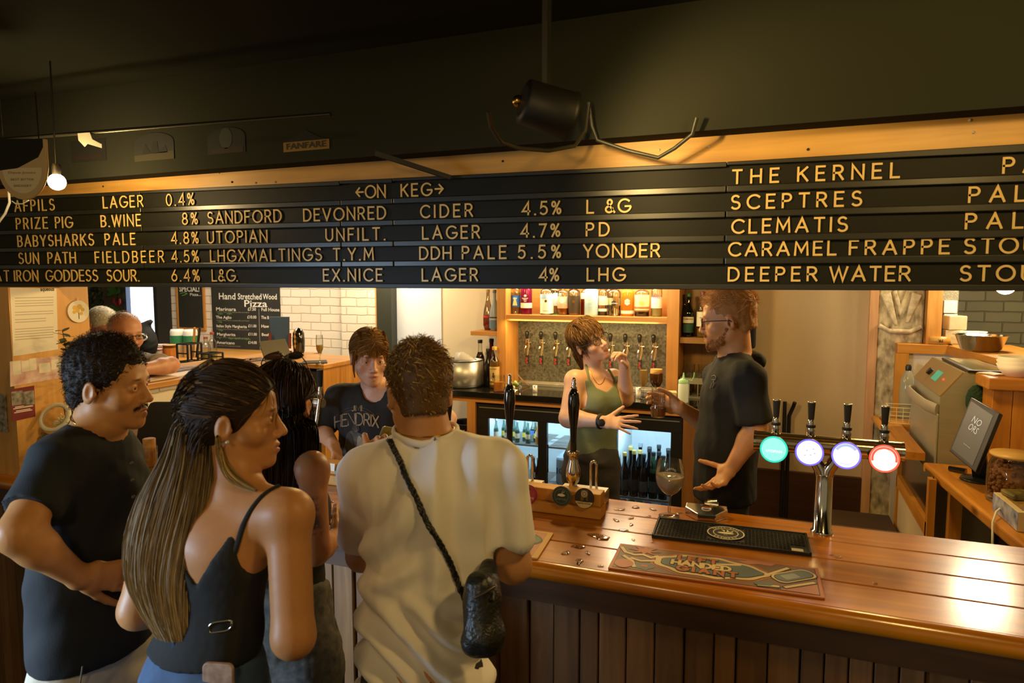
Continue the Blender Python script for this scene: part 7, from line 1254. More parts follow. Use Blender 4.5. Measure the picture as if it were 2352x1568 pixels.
def long_hair(root, secs, N, col, var, c2, p2, w=.003, seed=2, name='long_hair', m=18, base=None, ecol=None, rough=.010):
    """hair falling along oval cross sections: (centre, side vector, half width, half depth)"""
    K = len(secs); tk = np.linspace(0, 1, K); t = np.linspace(0, 1, 40); Cc = np.array([A3(s[0]) for s in secs]); Ld = np.array([A3(s[1])/np.linalg.norm(s[1]) for s in secs]); hw = np.array([s[2] for s in secs]); hd = np.array([s[3] for s in secs])
    def ip(a, x): return np.stack([np.interp(x, tk, a[:, i]) for i in range(a.shape[1])], -1) if a.ndim == 2 else np.interp(x, tk, a)
    def sm(a):
        for _ in range(3): a = np.concatenate([a[:1], (a[:-2]+2*a[1:-1]+a[2:])/4, a[-1:]])
        return a
    C = sm(ip(Cc, t)); Lv = sm(ip(Ld, t)); hw_ = sm(ip(hw, t)); hd_ = sm(ip(hd, t)); T = np.gradient(C, axis=0); D = np.cross(T, Lv); D /= np.linalg.norm(D, axis=1, keepdims=True); Lv /= np.linalg.norm(Lv, axis=1, keepdims=True)
    def sample(tt, th, rr):
        f = lambda a: np.stack([np.interp(tt, t, a[:, i]) for i in range(3)], -1); g = lambda a: np.interp(tt, t, a); return f(C)+f(Lv)*(g(hw_)*np.cos(th)*rr)[..., None]+f(D)*(g(hd_)*np.sin(th)*rr)[..., None]
    n = 48; th = np.linspace(0, 2*PI, n, endpoint=False); tt, th2 = np.meshgrid(np.linspace(0, .985, 60), th, indexing='ij'); rr = .93+.05*np.sin(th2*11+1.5*np.sin(tt*4))+.03*np.sin(th2*23+2); V = sample(tt, th2, rr).reshape(-1, 3)
    i = np.arange(59)[:, None]*n; j = np.arange(n)[None, :]; F = np.stack([i+j, i+(j+1) % n, i+n+(j+1) % n, i+n+j], -1).reshape(-1, 4)
    c0 = A3(lin(col)); c1 = A3(lin(ecol or col)); cc = c0+(c1-c0)*np.clip((tt.reshape(-1, 1)-.25)*1.6, 0, 1); st = 1+.4*np.sin(th2*19+3*np.sin(th2*3)).reshape(-1, 1); npmesh(name+'_mass', V, F, HAIRM, root, np.clip(cc*st*.8, 0, 1))
    r = np.random.RandomState(seed); th = r.rand(N)*2*PI; t0 = r.rand(N)**2*.35; t1 = 1.02-.16*r.rand(N)**2; tt = t0[:, None]+(t1-t0)[:, None]*np.linspace(0, 1, m)[None]; ph = r.rand(N, 1)*6; tw = th[:, None]+.10*np.sin(tt*5+ph)+.06*r.randn(N, 1)
    rr = (.95+.10*r.rand(N))[:, None]+.03*np.sin(tt*9+ph*2); Pp = sample(tt, tw, rr); cols = hcols(N, col, var, seed, c2, p2)
    if ecol: # lighter lengths
        k = np.clip((tt-.2)*1.5, 0, 1); 
        vc = cols[:, None]*(1-k[..., None])+hcols(N, ecol, var, seed+1)[:, None]*k[..., None]; o = ribbons(Pp, w, cols, name, root); a = o.data.attributes['Col']; a.data.foreach_set('color', np.concatenate([np.repeat(np.clip(vc, 0, 1).reshape(-1, 3), 2, axis=0), np.ones((N*m*2, 1))], 1).astype(np.float32).ravel()); return o
    return ribbons(Pp, w, cols, name, root)
def cloth(root, name, S, mat, step=.008, fine=(), amp=.004, f=22, seed=1, st=(1, 1, 1), sm=2, amp2=.0015, field=None):
    pos, F = S.mesh(step, fine); pos = smoothm(pos, F, sm); n = vnorm(pos, F); d = amp*wav(pos, f, seed, st)+amp2*wav(pos, f*3.1, seed+5, st)
    if field is not None: d = d+field(pos)
    return npmesh(name, pos+n*d[:, None], F, mat, root)
def legs(root, pel, lat, f, mat, w=.15, dp=.11, floor=0., shoe='2a2824', top=None, r=(.088, .062, .052), gap=.085, name='trousers', wai=None, tilt=(0, 0, 0), amp=.004):
    S = SDF(); pel = A3(pel); lat = A3(lat); f = A3(f); t = A3(tilt)
    if wai is not None: S.loft(pel, wai, lat, (w, dp), (w*.88, dp*.9), .03, cap=.02)
    S.loft(pel-np.array([0, 0, .08]), pel, lat, (w*.98, dp*1.02), (w, dp), .04)
    for q in (-1, 1):
        hp = pel+lat*q*gap-np.array([0, 0, .05]); an = np.array([hp[0]+t[0], hp[1]+t[1], floor+.09]); kn = (hp+an)/2+f*.03; S.cone(hp, kn, r[0], r[1], .03); S.cone(kn, an, r[1], r[2], .02)
        sh = MB().ring([an+np.array([0, 0, -.02])-f*.06, an-f*.05+np.array([0, 0, -.045]), an+f*.06+np.array([0, 0, -.05]), an+f*.17+np.array([0, 0, -.062])], [.03, .042, .042, .025], 14); sh.v = [(x, y, max(z, floor+.001)) for x, y, z in sh.v]; sh.build('shoe', M('shoe_'+shoe, shoe, .5), root)
    return cloth(root, name, S, mat, .011, amp=amp, f=20, amp2=.002)
def glasses_(root, h, mat, round_=True, z=-.002, name='glasses', lens=None, parent_thing=None, w=.024, hh=.019, y=.099):
    mb = MB(); lens_mb = MB()
    for q in (-1, 1):
        pts = [h(q*(.033+w*math.cos(a)*(1.0 if round_ else 1.08)), y-.004*abs(math.cos(a)), z+hh*(math.sin(a) if round_ else max(-.75, min(.75, math.sin(a)*1.3)))) for a in [2*PI*i/24 for i in range(25)]]; mb.ring(pts, .0016*h.s, 6); lens_mb.add(pts[:24], [tuple(range(24))])
        mb.ring([h(q*(.033+w), y-.004, z+.006), h(q*.072, y-.02, z+.008), h(q*.080, .02, z+.006), h(q*.081, -.012, z+.004), h(q*.078, -.03, z-.012)], .0018*h.s, 6)
    mb.ring([h(-.009, y, z+.006), h(0, y+.003, z+.009), h(.009, y, z+.006)], .0016*h.s, 6); o = mb.build(name, mat, root)
    lens_mb.build('lens', lens or GLASS('spectacle_lens', 'f6f6f2', gloss=.02), o if parent_thing is None else root); return o

from mathutils.bvhtree import BVHTree
def surf(*objs):
    out = []
    for o in objs:
        off = o.parent.location if o.parent else Vector((0, 0, 0)); out.append(BVHTree.FromPolygons([v.co+off for v in o.data.vertices], [tuple(p.vertices) for p in o.data.polygons]))
    return out
def onto(sf, u, v, lift=.003, d=None):
    """where the body or cloth surface lies along a measured line of sight"""
    r = P(u, v, D=1.)-Vector((0, 0, H)); r.normalize(); best = None
    for b in sf:
        l, n, i, t = b.ray_cast(Vector((0, 0, H)), r)
        if l is not None and (best is None or t < best[1]): best = (l+n*lift if n.dot(r) < 0 else l-n*lift, t, n if n.dot(r) < 0 else -n)
    if best is None: return A3(P(u, v, D=d or 1.6)), -A3(r)
    return A3(best[0]), A3(best[2])
def chain(sf, uv, lift=.003, n=40):
    uv = np.array(uv, float); tt = np.linspace(0, len(uv)-1, n); U = np.interp(tt, range(len(uv)), uv[:, 0]); Vv = np.interp(tt, range(len(uv)), uv[:, 1])
    for _ in range(4): U[1:-1] = (U[:-2]+2*U[1:-1]+U[2:])/4; Vv[1:-1] = (Vv[:-2]+2*Vv[1:-1]+Vv[2:])/4
    C = np.array([onto(sf, u, v, lift)[0] for u, v in zip(U, Vv)])
    for _ in range(3): C[1:-1] = (C[:-2]+2*C[1:-1]+C[2:])/4
    return C
# ---------------------------------------------------------------- customers in front of the bar
J = lambda u, v, d: A3(P(u, v, D=d)); RTh = A3(RT); FWh = np.array([-RT[1], RT[0], 0.]); UPz = np.array([0, 0, 1.])
def FM(name, col, rough=.85, var=.15, vs=30, **k): return M(name, col, rough, var=var, vs=vs, bump=k.pop('bump', .12), bs=k.pop('bs', 400), **k)
BLKTEE = FM('black_cotton', '191914'); NAVYTEE = FM('navy_black_cotton', '171b1e'); WHITETEE = FM('white_cotton', 'ece5dc', var=.05, vs=14, bump=.1); DENIM = FM('blue_denim', '4a6488', var=.4, vs=22); CHINO = FM('pale_chino', 'cfc4ac', var=.12); DKTROUS = FM('dark_trousers', '2a2822')
# --- man in a dark tee on the left
def man_left():
    h = Fr(J(252, 886, 1.84), RTh*.97+FWh*.05-UPz*.03, UPz+RTh*-.02, .99)
    nec = J(226, 985, 1.83); che = J(205, 1110, 1.82); wai = J(200, 1320, 1.80); pel = J(212, 1480, 1.80); lat = FWh*.93+RTh*.36
    shR = J(132, 1062, 1.70); shL = J(268, 1040, 1.96); elR = J(42, 1226, 1.56); wrR = J(182, 1325, 1.66); elL = J(300, 1225, 2.02); wrL = J(330, 1330, 1.92)
    root = thing('person', 'man with dark curls and a moustache in a dark tee, hand on hip', 'person', (float(pel[0]), float(pel[1]), 0))
    S = SDF(); fb = head(S, h, neck=nec, nr=.062, nose=.88); torso(S, pel, wai, che, nec, lat, (.13, .122, .14), (.092, .084, .098), shR=shR, shL=shL); arm(S, shR, elR, wrR, (.050, .044, .043, .027)); arm(S, shL, elL, wrL)
    hd = J(272, 1322, 1.72)-wrR; hb = hand(S, wrR, hd, FWh*.9+RTh*-.2, UPz*-1+RTh*.1, (.12, .10, .12, .18), .16, (.75, .6, .1), .15, 1.05)
    pos, F = S.mesh(.010, [(*fb, .0032), (*hb, .0042)]); pos = smoothm(pos, F, 1)
    it = face_paint(h, '8e4a3c', '2a1c12', .4)+[(h(0, .098, -.052), [.030, .03, .0075], h.M, '3a2614', .5, .85), (h(0, .05, -.075), [.07, .075, .05], h.M, '8a5a40', 1., .3)]
    npmesh('body', pos, F, SKINM, root, paint(pos, 'c28850', it)); eyes(root, h, (0, 1, 0), '3a3024')
    cap = hair_cap(h, 1.06, (.72, -.70), (0, .030, .008), top=.018, back=-.006, amp=.003, fr=130, nape=-.078, side=.97); capmesh(root, cap, '241a11')
    short_hair(root, h, cap, 5200, .024, lambda l: np.stack([l[:, 0]*0, .3+0*l[:, 0], -.4+0*l[:, 0]]), .8, '2e2115', .5, '5a4026', .15, .0016, .7, curl=.007, Lf=lambda l: np.where(l[:, 2] > .06, 1.1, np.where(l[:, 2] < -.01, .45, .75)))
    short_hair(root, h, (np.array([h(x, .093-abs(x)*.25, -.0505-abs(x)*.12) for x in np.linspace(-.030, .030, 50)]), None, np.array([h.F for _ in range(50)])), 420, .012, lambda l: np.stack([np.sign(l[:, 0])*.6, 0*l[:, 0], -1+0*l[:, 0]]), .35, '33241a', .4, w=.0013, rnd=.25, name='moustache')
    T = SDF(); torso(T, pel+UPz*.02, wai, che, nec, lat, (.145, .134, .145), (.108, .097, .104), .008, shR=shR, shL=shL); m = elR+(shR-elR)*.30; T.flat(shR, m, .058, .064, .035); m2 = elL+(shL-elL)*.45; T.flat(shL, m2, .055, .058, .035); T.loft(pel-UPz*.03, pel+UPz*.02, lat, (.148, .112), (.145, .108), .03); T.cut(pel-UPz*.012, -UPz, pel, .4); T.cone(nec+UPz*.055+RTh*.02, nec+UPz*.005, .075, .066, .006, '-')
    cloth(root, 'tee_shirt', T, NAVYTEE, .009, amp=.005, f=17, seed=2, st=(1, 1, .6))
    MB().ring([A3(nec)+UPz*(.020-.022*math.cos(a)*1)+(.066*math.cos(a))*(RTh*.9)+FWh*(.066*math.sin(a)) for a in [2*PI*i/36 for i in range(37)]], .0016, 6).build('necklace', BRASS, root)
    mb = MB()
    for k in range(3): q = che+RTh*.135+UPz*(.065-.045*k)-FWh*.035; mb.lathe([(.005, 0), (.005, .003), (0, .0035)], q, 10, axis=RTh*.8-FWh*.6)
    mb.build('buttons', M('button_grey', '6a6658', .4), root)
    legs(root, pel-UPz*.005, lat, RTh, CHINO, .130, .096, r=(.090, .07, .056), gap=.075)
    MB().ring([pel+RTh*.06-FWh*.135+UPz*.02, pel+RTh*.05-FWh*.145-UPz*.06, pel+RTh*.0-FWh*.135-UPz*.10], .002, 6).build('pocket_seam', M('seam_brown', '6a5a40', .8), root)
man_left()
# --- blonde woman seen from behind, face in profile
def woman_blonde():
    h = Fr(J(540, 962, 1.56), RTh*.94+FWh*.22-UPz*.02, UPz+RTh*-.05, .985)
    nec = J(548, 1118, 1.54); che = J(500, 1250, 1.52); wai = J(490, 1440, 1.52); pel = J(468, 1590, 1.52); lat = -RTh*.87+FWh*.5
    shR = J(662, 1182, 1.47); shL = J(362, 1205, 1.62); elR = J(674, 1462, 1.42); wrR = J(662, 1345, 1.66); elL = J(318, 1400, 1.60); wrL = J(470, 1380, 1.72)
    root = thing('person', 'woman with long fair half-up hair in a strappy black top and jeans', 'person', (float(pel[0]), float(pel[1]), 0))
    S = SDF(); fb = head(S, h, True, .90, .95, neck=nec, nr=.050); torso(S, pel, wai, che, nec, lat, (.145, .112, .125), (.105, .078, .085), shR=shR, shL=shL); arm(S, shR, elR, wrR, (.046, .043, .040, .026)); arm(S, shL, elL, wrL, (.044, .043, .04, .026)); hb = hand(S, wrR, J(640, 1300, 1.74)-wrR, RTh*-1, UPz, (.5, .5, .5, .5), .06, s=.92)
    pos, F = S.mesh(.009, [(*fb, .0030)]); pos = smoothm(pos, F, 1); npmesh('body', pos, F, SKINM, root, paint(pos, 'c08652', face_paint(h, '9a4c40', '2c1d12', .9, .2, (.020, .022, .0052), .024))); eyes(root, h, (.0, 1, -.1), '3a2c20')
    o = MB().ball(h(-.082, -.004, -.036), .0045, 10).build('earring', M('pearl_stud', 'e8e4dc', .15, .4), root)
    cap = hair_cap(h, 1.035, (.80, -.60), (0, .040, .012), top=.010, back=.012, amp=.0015, fr=60, nape=-.06); capmesh(root, cap, '2e2115')
    short_hair(root, h, cap, 3000, .10, lambda l: np.stack([-.3*l[:, 0]/.07, -1+0*l[:, 0], .25-4*np.clip(-l[:, 1], 0, 1)]), .03, '3a2b1c', .35, '7a6040', .2, .0022, .05, hug=.02, keep=lambda l: ((l[:, 2] > .018) | (l[:, 1] < -.04)) & ~((l[:, 1] > .02) & (l[:, 2] < .04)))
    sL = np.array([-.93, .3, 0]); sd = -RTh*.92+FWh*.3
    secs = [(h(0, -.03, .118), h.L, .03, .03), (h(0, -.080, .075), -h.L*1., .066, .04), (J(470, 965, 1.57), -RTh*.8+FWh*.4, .056, .062), (J(448, 1060, 1.55), -RTh*.85+FWh*.35, .072, .060), (J(408, 1150, 1.525), sd, .096, .055), (J(380, 1240, 1.49), sd, .100, .05), (J(368, 1330, 1.475), sd, .090, .045), (J(388, 1405, 1.465), sd, .068, .04), (J(405, 1458, 1.46), sd, .045, .03)]
    long_hair(root, secs, 3200, '3a2b1d', .4, '8a7048', .2, .0026, ecol='b09872', m=20)
    bo = [o for o in root.children if o.name.startswith('body')]; sb_ = surf(*bo)
    lk = chain(sb_, [(503, 1000), (508, 1050), (522, 1090), (560, 1120), (592, 1132)], .008, 14); long_hair(root, [(p, FWh*.5+UPz*.5, .003+.011*math.sin(3.0*i/13+.1), .002+.008*math.sin(3.0*i/13+.1)) for i, p in enumerate(lk)], 260, '9a7e4c', .35, 'b89a62', .4, .0022, name='loose_lock', m=12)
    T = SDF(); torso(T, pel+UPz*.06, wai, che, nec, lat, (.145, .1145, .1275), (.105, .0805, .0875), .004, up=True); T.cut(wai-UPz*.045, -UPz); T.cut(che+UPz*.075, UPz, None, 9.)
    for uv in ([(452, 1345), (478, 1300), (512, 1250), (535, 1205), (550, 1150), (555, 1080), (380, 1080), (395, 1180), (420, 1290)], [(547, 1225), (543, 1270), (556, 1300), (585, 1318), (625, 1324), (700, 1324), (700, 1090), (640, 1110), (590, 1160)]): T.poly([onto(sb_, u, v, 0, 1.45)[0] for u, v in uv], che, RTh, -FWh)
    tp = cloth(root, 'strappy_top', T, FM('black_jersey', '1a1a17'), .006, amp=.001, f=30, amp2=.0006); BJ = FM('black_jersey', ''); sb2 = surf(*bo, tp)
    MB().ring(chain(sb_, [(640, 1118), (610, 1132), (578, 1168), (556, 1210), (545, 1255), (520, 1310), (480, 1360)], .002, 30), [.005]*6+[.0055]*8+[.006]*6+[.0065, .007, .0075, .008, .008, .008, .007, .005, .003, .002], 10, squash=(-FWh, .4)).build('strap', BJ, root)
    MB().ring(chain(sb_, [(392, 1180), (405, 1260), (425, 1320), (452, 1362)], .002, 20), [.006]*12+[.007, .008, .008, .008, .007, .006, .004, .002], 10, squash=(-FWh, .4)).build('strap', BJ, root)
    c, cn = onto(sb2, 507, 1437, .003); mb = MB(); mb.ring([c+RTh*(.024*math.copysign(abs(math.cos(a))**.6, math.cos(a)))+UPz*(.011*math.copysign(abs(math.sin(a))**.6, math.sin(a))+.006*math.cos(a)) for a in [2*PI*i/24 for i in range(25)]], .0022, 8); mb.build('buckle', CHROME, root)
    jn = legs(root, pel, lat, FWh, DENIM, .152, .110, wai=wai-UPz*.035, r=(.098, .07, .05), gap=.078, name='jeans', amp=.003); sj = surf(jn)
    bl, bn = onto(sj, 545, 1488, .001); MB().prism([(-.026, -.014), (.026, -.014), (.026, .014), (-.026, .014)], bl-FWh*.002, RTh, UPz, .003).build('leather_patch', M('leather_patch', '6a3a20', .6), root)
    for u in (402, 575): q, qn = onto(sj, u, 1495, .003); MB().bar(q+UPz*.028, q-UPz*.028, .010, .006, RTh).build('belt_loop', DENIM, root)
    c, cn = onto(sj, 500, 1560, .008); o = MB().prism(rrect(.066, .14, .012), c-UPz*.035, RTh*.97-FWh*.1, UPz+RTh*.02, .009).build('mobile_phone', M('phone_case', '8a6a5c', .4, var=.5, vs=60, col2='c0a48c'), None, bevel=.002); tag(o, 'phone in a speckled case tucked in the back jeans pocket', 'phone')
woman_blonde()
# --- dark haired woman with a tattooed arm
def woman_dark():
    h = Fr(J(655, 931, 2.06), FWh*.95+RTh*.15-UPz*.22, UPz+FWh*.22, .99)
    nec = J(652, 1048, 2.02); che = J(648, 1170, 2.0); wai = J(645, 1340, 1.98); pel = J(640, 1480, 1.95); lat = -RTh*.97+FWh*.2
    shR = J(713, 1080, 1.94); shL = J(585, 1085, 2.10); elR = J(722, 1262, 1.88); wrR = J(770, 1236, 2.06); elL = J(560, 1250, 2.12); wrL = J(600, 1240, 2.30)
    root = thing('person', 'woman with long straight dark hair and a tattooed upper arm leaning on the bar', 'person', (float(pel[0]), float(pel[1]), 0))
    S = SDF(); fb = head(S, h, True, .92, neck=nec, nr=.05); torso(S, pel, wai, che, nec, lat, (.14, .11, .125), (.10, .08, .088), shR=shR, shL=shL); arm(S, shR, elR, wrR, (.045, .042, .038, .026)); arm(S, shL, elL, wrL, (.046, .042, .038, .026))
    hb = hand(S, wrR, J(792, 1205, 2.16)-wrR, -RTh, UPz, (.35, .4, .45, .5), .05, (.8, .5, .2), .2, .95); hb2 = hand(S, wrL, FWh*.9+RTh*.3-UPz*.2, -UPz, RTh, (.3, .3, .3, .3), .08, s=.92)
    pos, F = S.mesh(.009, [(*hb, .004)]); pos = smoothm(pos, F, 1); ink = [(J(702, 1178, 1.84), [.030, .06, .035], np.eye(3), '2c2a24', .6, .0)]
    col = paint(pos, 'bd8250', []); ax = (elR-shR)/np.linalg.norm(elR-shR); t = (pos-shR)@ax/np.linalg.norm(elR-shR); near = np.linalg.norm(pos-shR-np.outer((pos-shR)@ax, ax), axis=1) < .075; sd = (pos-(shR+elR)/2)@(-RTh*.85-FWh*.5); pt = wav(pos, 75, 9)+.6*wav(pos, 140, 4); wgt = np.clip((t-.32)/.06, 0, 1)*np.clip((.86-t)/.06, 0, 1)*near*np.clip((sd+.015)/.015, 0, 1)*np.clip((pt+.15)*6, 0, 1)*.85
    col = col*(1-wgt[:, None])+A3(lin('302c26'))*wgt[:, None]; npmesh('body', pos, F, SKINM, root, col); eyes(root, h)
    cap = hair_cap(h, 1.05, (.80, -.60), (0, .055, .012), top=.012, back=.012, amp=.001, fr=50, nape=-.06); capmesh(root, cap, '20150e')
    short_hair(root, h, cap, 2600, .11, lambda l: np.stack([l[:, 0]/.05, -.5+0*l[:, 0], -.3+0*l[:, 0]]), .02, '2a1a10', .4, '4a2c16', .2, .0024, .04, hug=.03)
    secs = [(h(0, .0, .118), h.L, .03, .03), (h(0, -.075, .075), h.L, .080, .045), (h(0, -.085, .0), h.L, .090, .05), (J(655, 985, 2.0), RTh, .093, .055), (J(655, 1060, 1.95), RTh, .088, .05), (J(652, 1130, 1.92), RTh, .078, .045), (J(648, 1200, 1.90), RTh, .066, .04), (J(645, 1260, 1.89), RTh, .04, .02)]
    long_hair(root, secs, 2200, '20150e', .4, '40271a', .2, .0028, name='long_hair')
    T = SDF(); torso(T, pel, wai, che, nec, lat, (.148, .116, .131), (.106, .085, .094), .006, shR=None, shL=None); T.cut(che+UPz*.075, UPz); cloth(root, 'dark_top', T, BLKTEE, .010, amp=.003)
    legs(root, pel, lat, FWh, FM('patterned_skirt', '3a3c3c', var=.7, vs=45, col2='7a7468'), .165, .12, wai=wai, r=(.105, .09, .075))
    t = thing('sunglasses', 'dark sunglasses pushed up on the dark haired woman head', 'sunglasses', tuple(h(0, .04, .12))); gf = h.U*.80-h.F*.55; gf /= np.linalg.norm(gf); glasses_(t, Fr(h(0, -.025, .146)-gf*.100, gf, -h.F, 1.), M('tortoise', '4a2a18', .15), True, .0, 'frame', GLASS('smoke_lens', '6a4030', gloss=.5), True, .029, .024, .105)
woman_dark()
# --- man in a white tee seen from behind
def man_white():
    h = Fr(J(962, 905, 1.74), FWh*.93-RTh*.36-UPz*.10, UPz+RTh*.02, 1.0)
    nec = J(978, 1012, 1.73); che = J(985, 1150, 1.71); wai = J(975, 1370, 1.69); pel = J(975, 1530, 1.68); lat = -RTh*.995-FWh*.05
    shR = J(1138, 1072, 1.70); shL = J(840, 1088, 1.74); elR = J(1178, 1296, 1.70); wrR = J(1120, 1270, 1.93); elL = J(832, 1275, 1.82); wrL = J(856, 1085, 1.99)
    root = thing('person', 'man with short brown hair in a white tee seen from behind', 'person', (float(pel[0]), float(pel[1]), 0))
    S = SDF(); fb = head(S, h, neck=nec, nr=.066); torso(S, pel, wai, che, nec, lat, (.132, .125, .145), (.098, .09, .10), shR=shR, shL=shL); arm(S, shR, elR, wrR, (.052, .045, .044, .028)); arm(S, shL, elL, wrL)
    hb = hand(S, wrL, J(868, 1035, 1.99)-wrL, RTh*.6-FWh*.7, -RTh, (.9, .9, .9, .9), .04, (.95, .25, .1), -.2, 1.0); hb2 = hand(S, wrR, J(1085, 1262, 2.02)-wrR, -UPz, -RTh, (.3, .3, .3, .3), .08)
    pos, F = S.mesh(.010, [(*fb, .0036), (*hb, .004)]); pos = smoothm(pos, F, 1); npmesh('body', pos, F, SKINM, root, paint(pos, 'c48c5c', [(h(0, -.02, -.07), [.09, .09, .05], h.M, 'b06a44', 1., .4)])); eyes(root, h)
    cap = hair_cap(h, 1.03, (.72, -.70), (0, .030, .006), top=.018, back=.004, amp=.0012, fr=90, nape=-.066); capmesh(root, cap, '5c4322', var=.1)
    def swirl(l): a = l-np.array([.012, -.045, .10]); return np.stack([a[:, 0]*8+a[:, 1]*5, a[:, 1]*8-a[:, 0]*5, a[:, 2]*5-.15])
    short_hair(root, h, cap, 8500, .034, swirl, .35, '6f5028', .35, 'b8904c', .25, .002, .30, Lf=lambda l: np.where(l[:, 2] > .07, 1.1, np.where(l[:, 2] < -.0, .35, .65)))
    T = SDF(); torso(T, pel-UPz*.09, wai, che, nec, lat, (.148, .132, .144), (.110, .101, .104), .016, shR=shR, shL=shL); m = elR+(shR-elR)*.24; T.flat(shR, m, .060, .069, .035); m2 = elL+(shL-elL)*.16; T.flat(shL, m2, .058, .064, .035); T.cut(pel-UPz*.085, -UPz, pel, .5); T.cone(nec+UPz*.075, nec+UPz*.012, .088, .072, .006, '-')
    def folds(p):
        q = (p-che); x = q@RTh; z = p[:, 2]; b = np.clip(-(q@FWh)/.05, 0, 1); cx = x+.10*(che[2]-z)*.5
        f1 = (.75+np.sin(x*62+(che[2]-z)*9+1.5*np.sin(z*9)))*np.clip((z-wai[2]+.02)/.12, 0, 1)*np.clip((x+.02)/.05, 0, 1)*.014
        f2 = np.sin((x*.55+z*1.0)*70+3*np.sin(x*14))*np.clip((wai[2]+.06-z)/.08, 0, 1)*.018; f3 = np.sin((x*.9-z*1.1)*46+2*np.sin(z*13))*np.clip((-x+.02)/.06, 0, 1)*np.clip((z-wai[2])/.1, 0, 1)*.013; return (f1+f2+f3)*b
    cloth(root, 'white_tee', T, WHITETEE, .0075, amp=.0035, f=15, seed=6, st=(1, 1, .55), amp2=.0015, field=folds)
    MB().ring([nec+UPz*(.018+.010*abs(math.cos(a))+.008*math.sin(a))+RTh*(.080*math.cos(a))+FWh*(.078*math.sin(a)) for a in [2*PI*i/40 for i in range(41)]], .006, 8, squash=(UPz, 1.6)).build('neckband', WHITETEE, root)
    MB().ring([nec+UPz*(.030+.004*math.sin(a))+RTh*(.0735*math.cos(a))+FWh*(.0705*math.sin(a)) for a in [2*PI*i/40 for i in range(41)]], .0017, 6).build('necklace', BRASS, root)
    legs(root, pel, lat, FWh, DKTROUS, .125, .095, r=(.088, .07, .056), gap=.07)
    # cross-body bag: strap over the left shoulder, bag on the right hip
    te = [o for o in root.children if o.name.startswith(('white_tee', 'body'))]; sw_ = surf(*te); C = chain(sw_, [(897, 1012), (915, 1050), (945, 1120), (990, 1210), (1030, 1290), (1060, 1362)], .005, 120); C = np.concatenate([np.linspace(J(880, 1035, 1.90), C[0], 12)[:-1], C]); NC = len(C)
    t = thing('crossbody_bag', 'black leather bag on a braided strap across the white tee', 'bag', tuple(J(1105, 1400, 1.55))); mb = MB()
    for ph in (0, 2*PI/3, 4*PI/3): mb.ring([C[i]+RTh*.0028*math.cos(i*.55+ph)*1.4+FWh*.002*math.sin(i*1.1+ph) for i in range(NC)], .0042, 6)
    mb.build('strap', M('black_leather', '1d1c17', .35, bump=.3, bs=120), t); MB().ring([C[-1]-UPz*.0, C[-1]+RTh*.012-UPz*.03, J(1088, 1425, 1.50)], [.006, .009, .006], 10).build('strap_clip', M('black_leather', '', .35), t)
    G2 = SDF(); a = J(1100, 1345, 1.525); b = J(1108, 1460, 1.51); G2.loft(a, b, FWh*.5+RTh*.86, (.030, .035), (.046, .04), .02); G2.cone(J(1122, 1300, 1.60), J(1115, 1370, 1.55), .02, .04, .03); G2.cone(b, J(1082, 1480, 1.505), .04, .016, .03); cloth(t, 'bag_body', G2, M('black_leather', '', .35), .006, amp=.003, f=30, amp2=.001)
    MB().ring([J(1090, 1372, 1.47), J(1112, 1362, 1.472), J(1138, 1345, 1.49)], .003, 6).build('zip', M('worn_zip', '6a6450', .3, .8), t); MB().ring([J(1120, 1300, 1.62), J(1132, 1330, 1.54), J(1130, 1380, 1.49)], .005, 8).build('piping', M('black_leather', '', .35), t)
    c = J(886, 1018, 2.02); o = MB().prism(rrect(.05, .10, .008), c, RTh*.9+FWh*.3-UPz*.25, UPz*.9+RTh*.35, .010).build('wallet', M('dark_green_wallet', '3a3a1c', .4, var=.5, vs=50, col2='8a7a2a'), None, bevel=.002); tag(o, 'dark wallet with a yellow pattern held up by the man in white', 'wallet')
man_white()
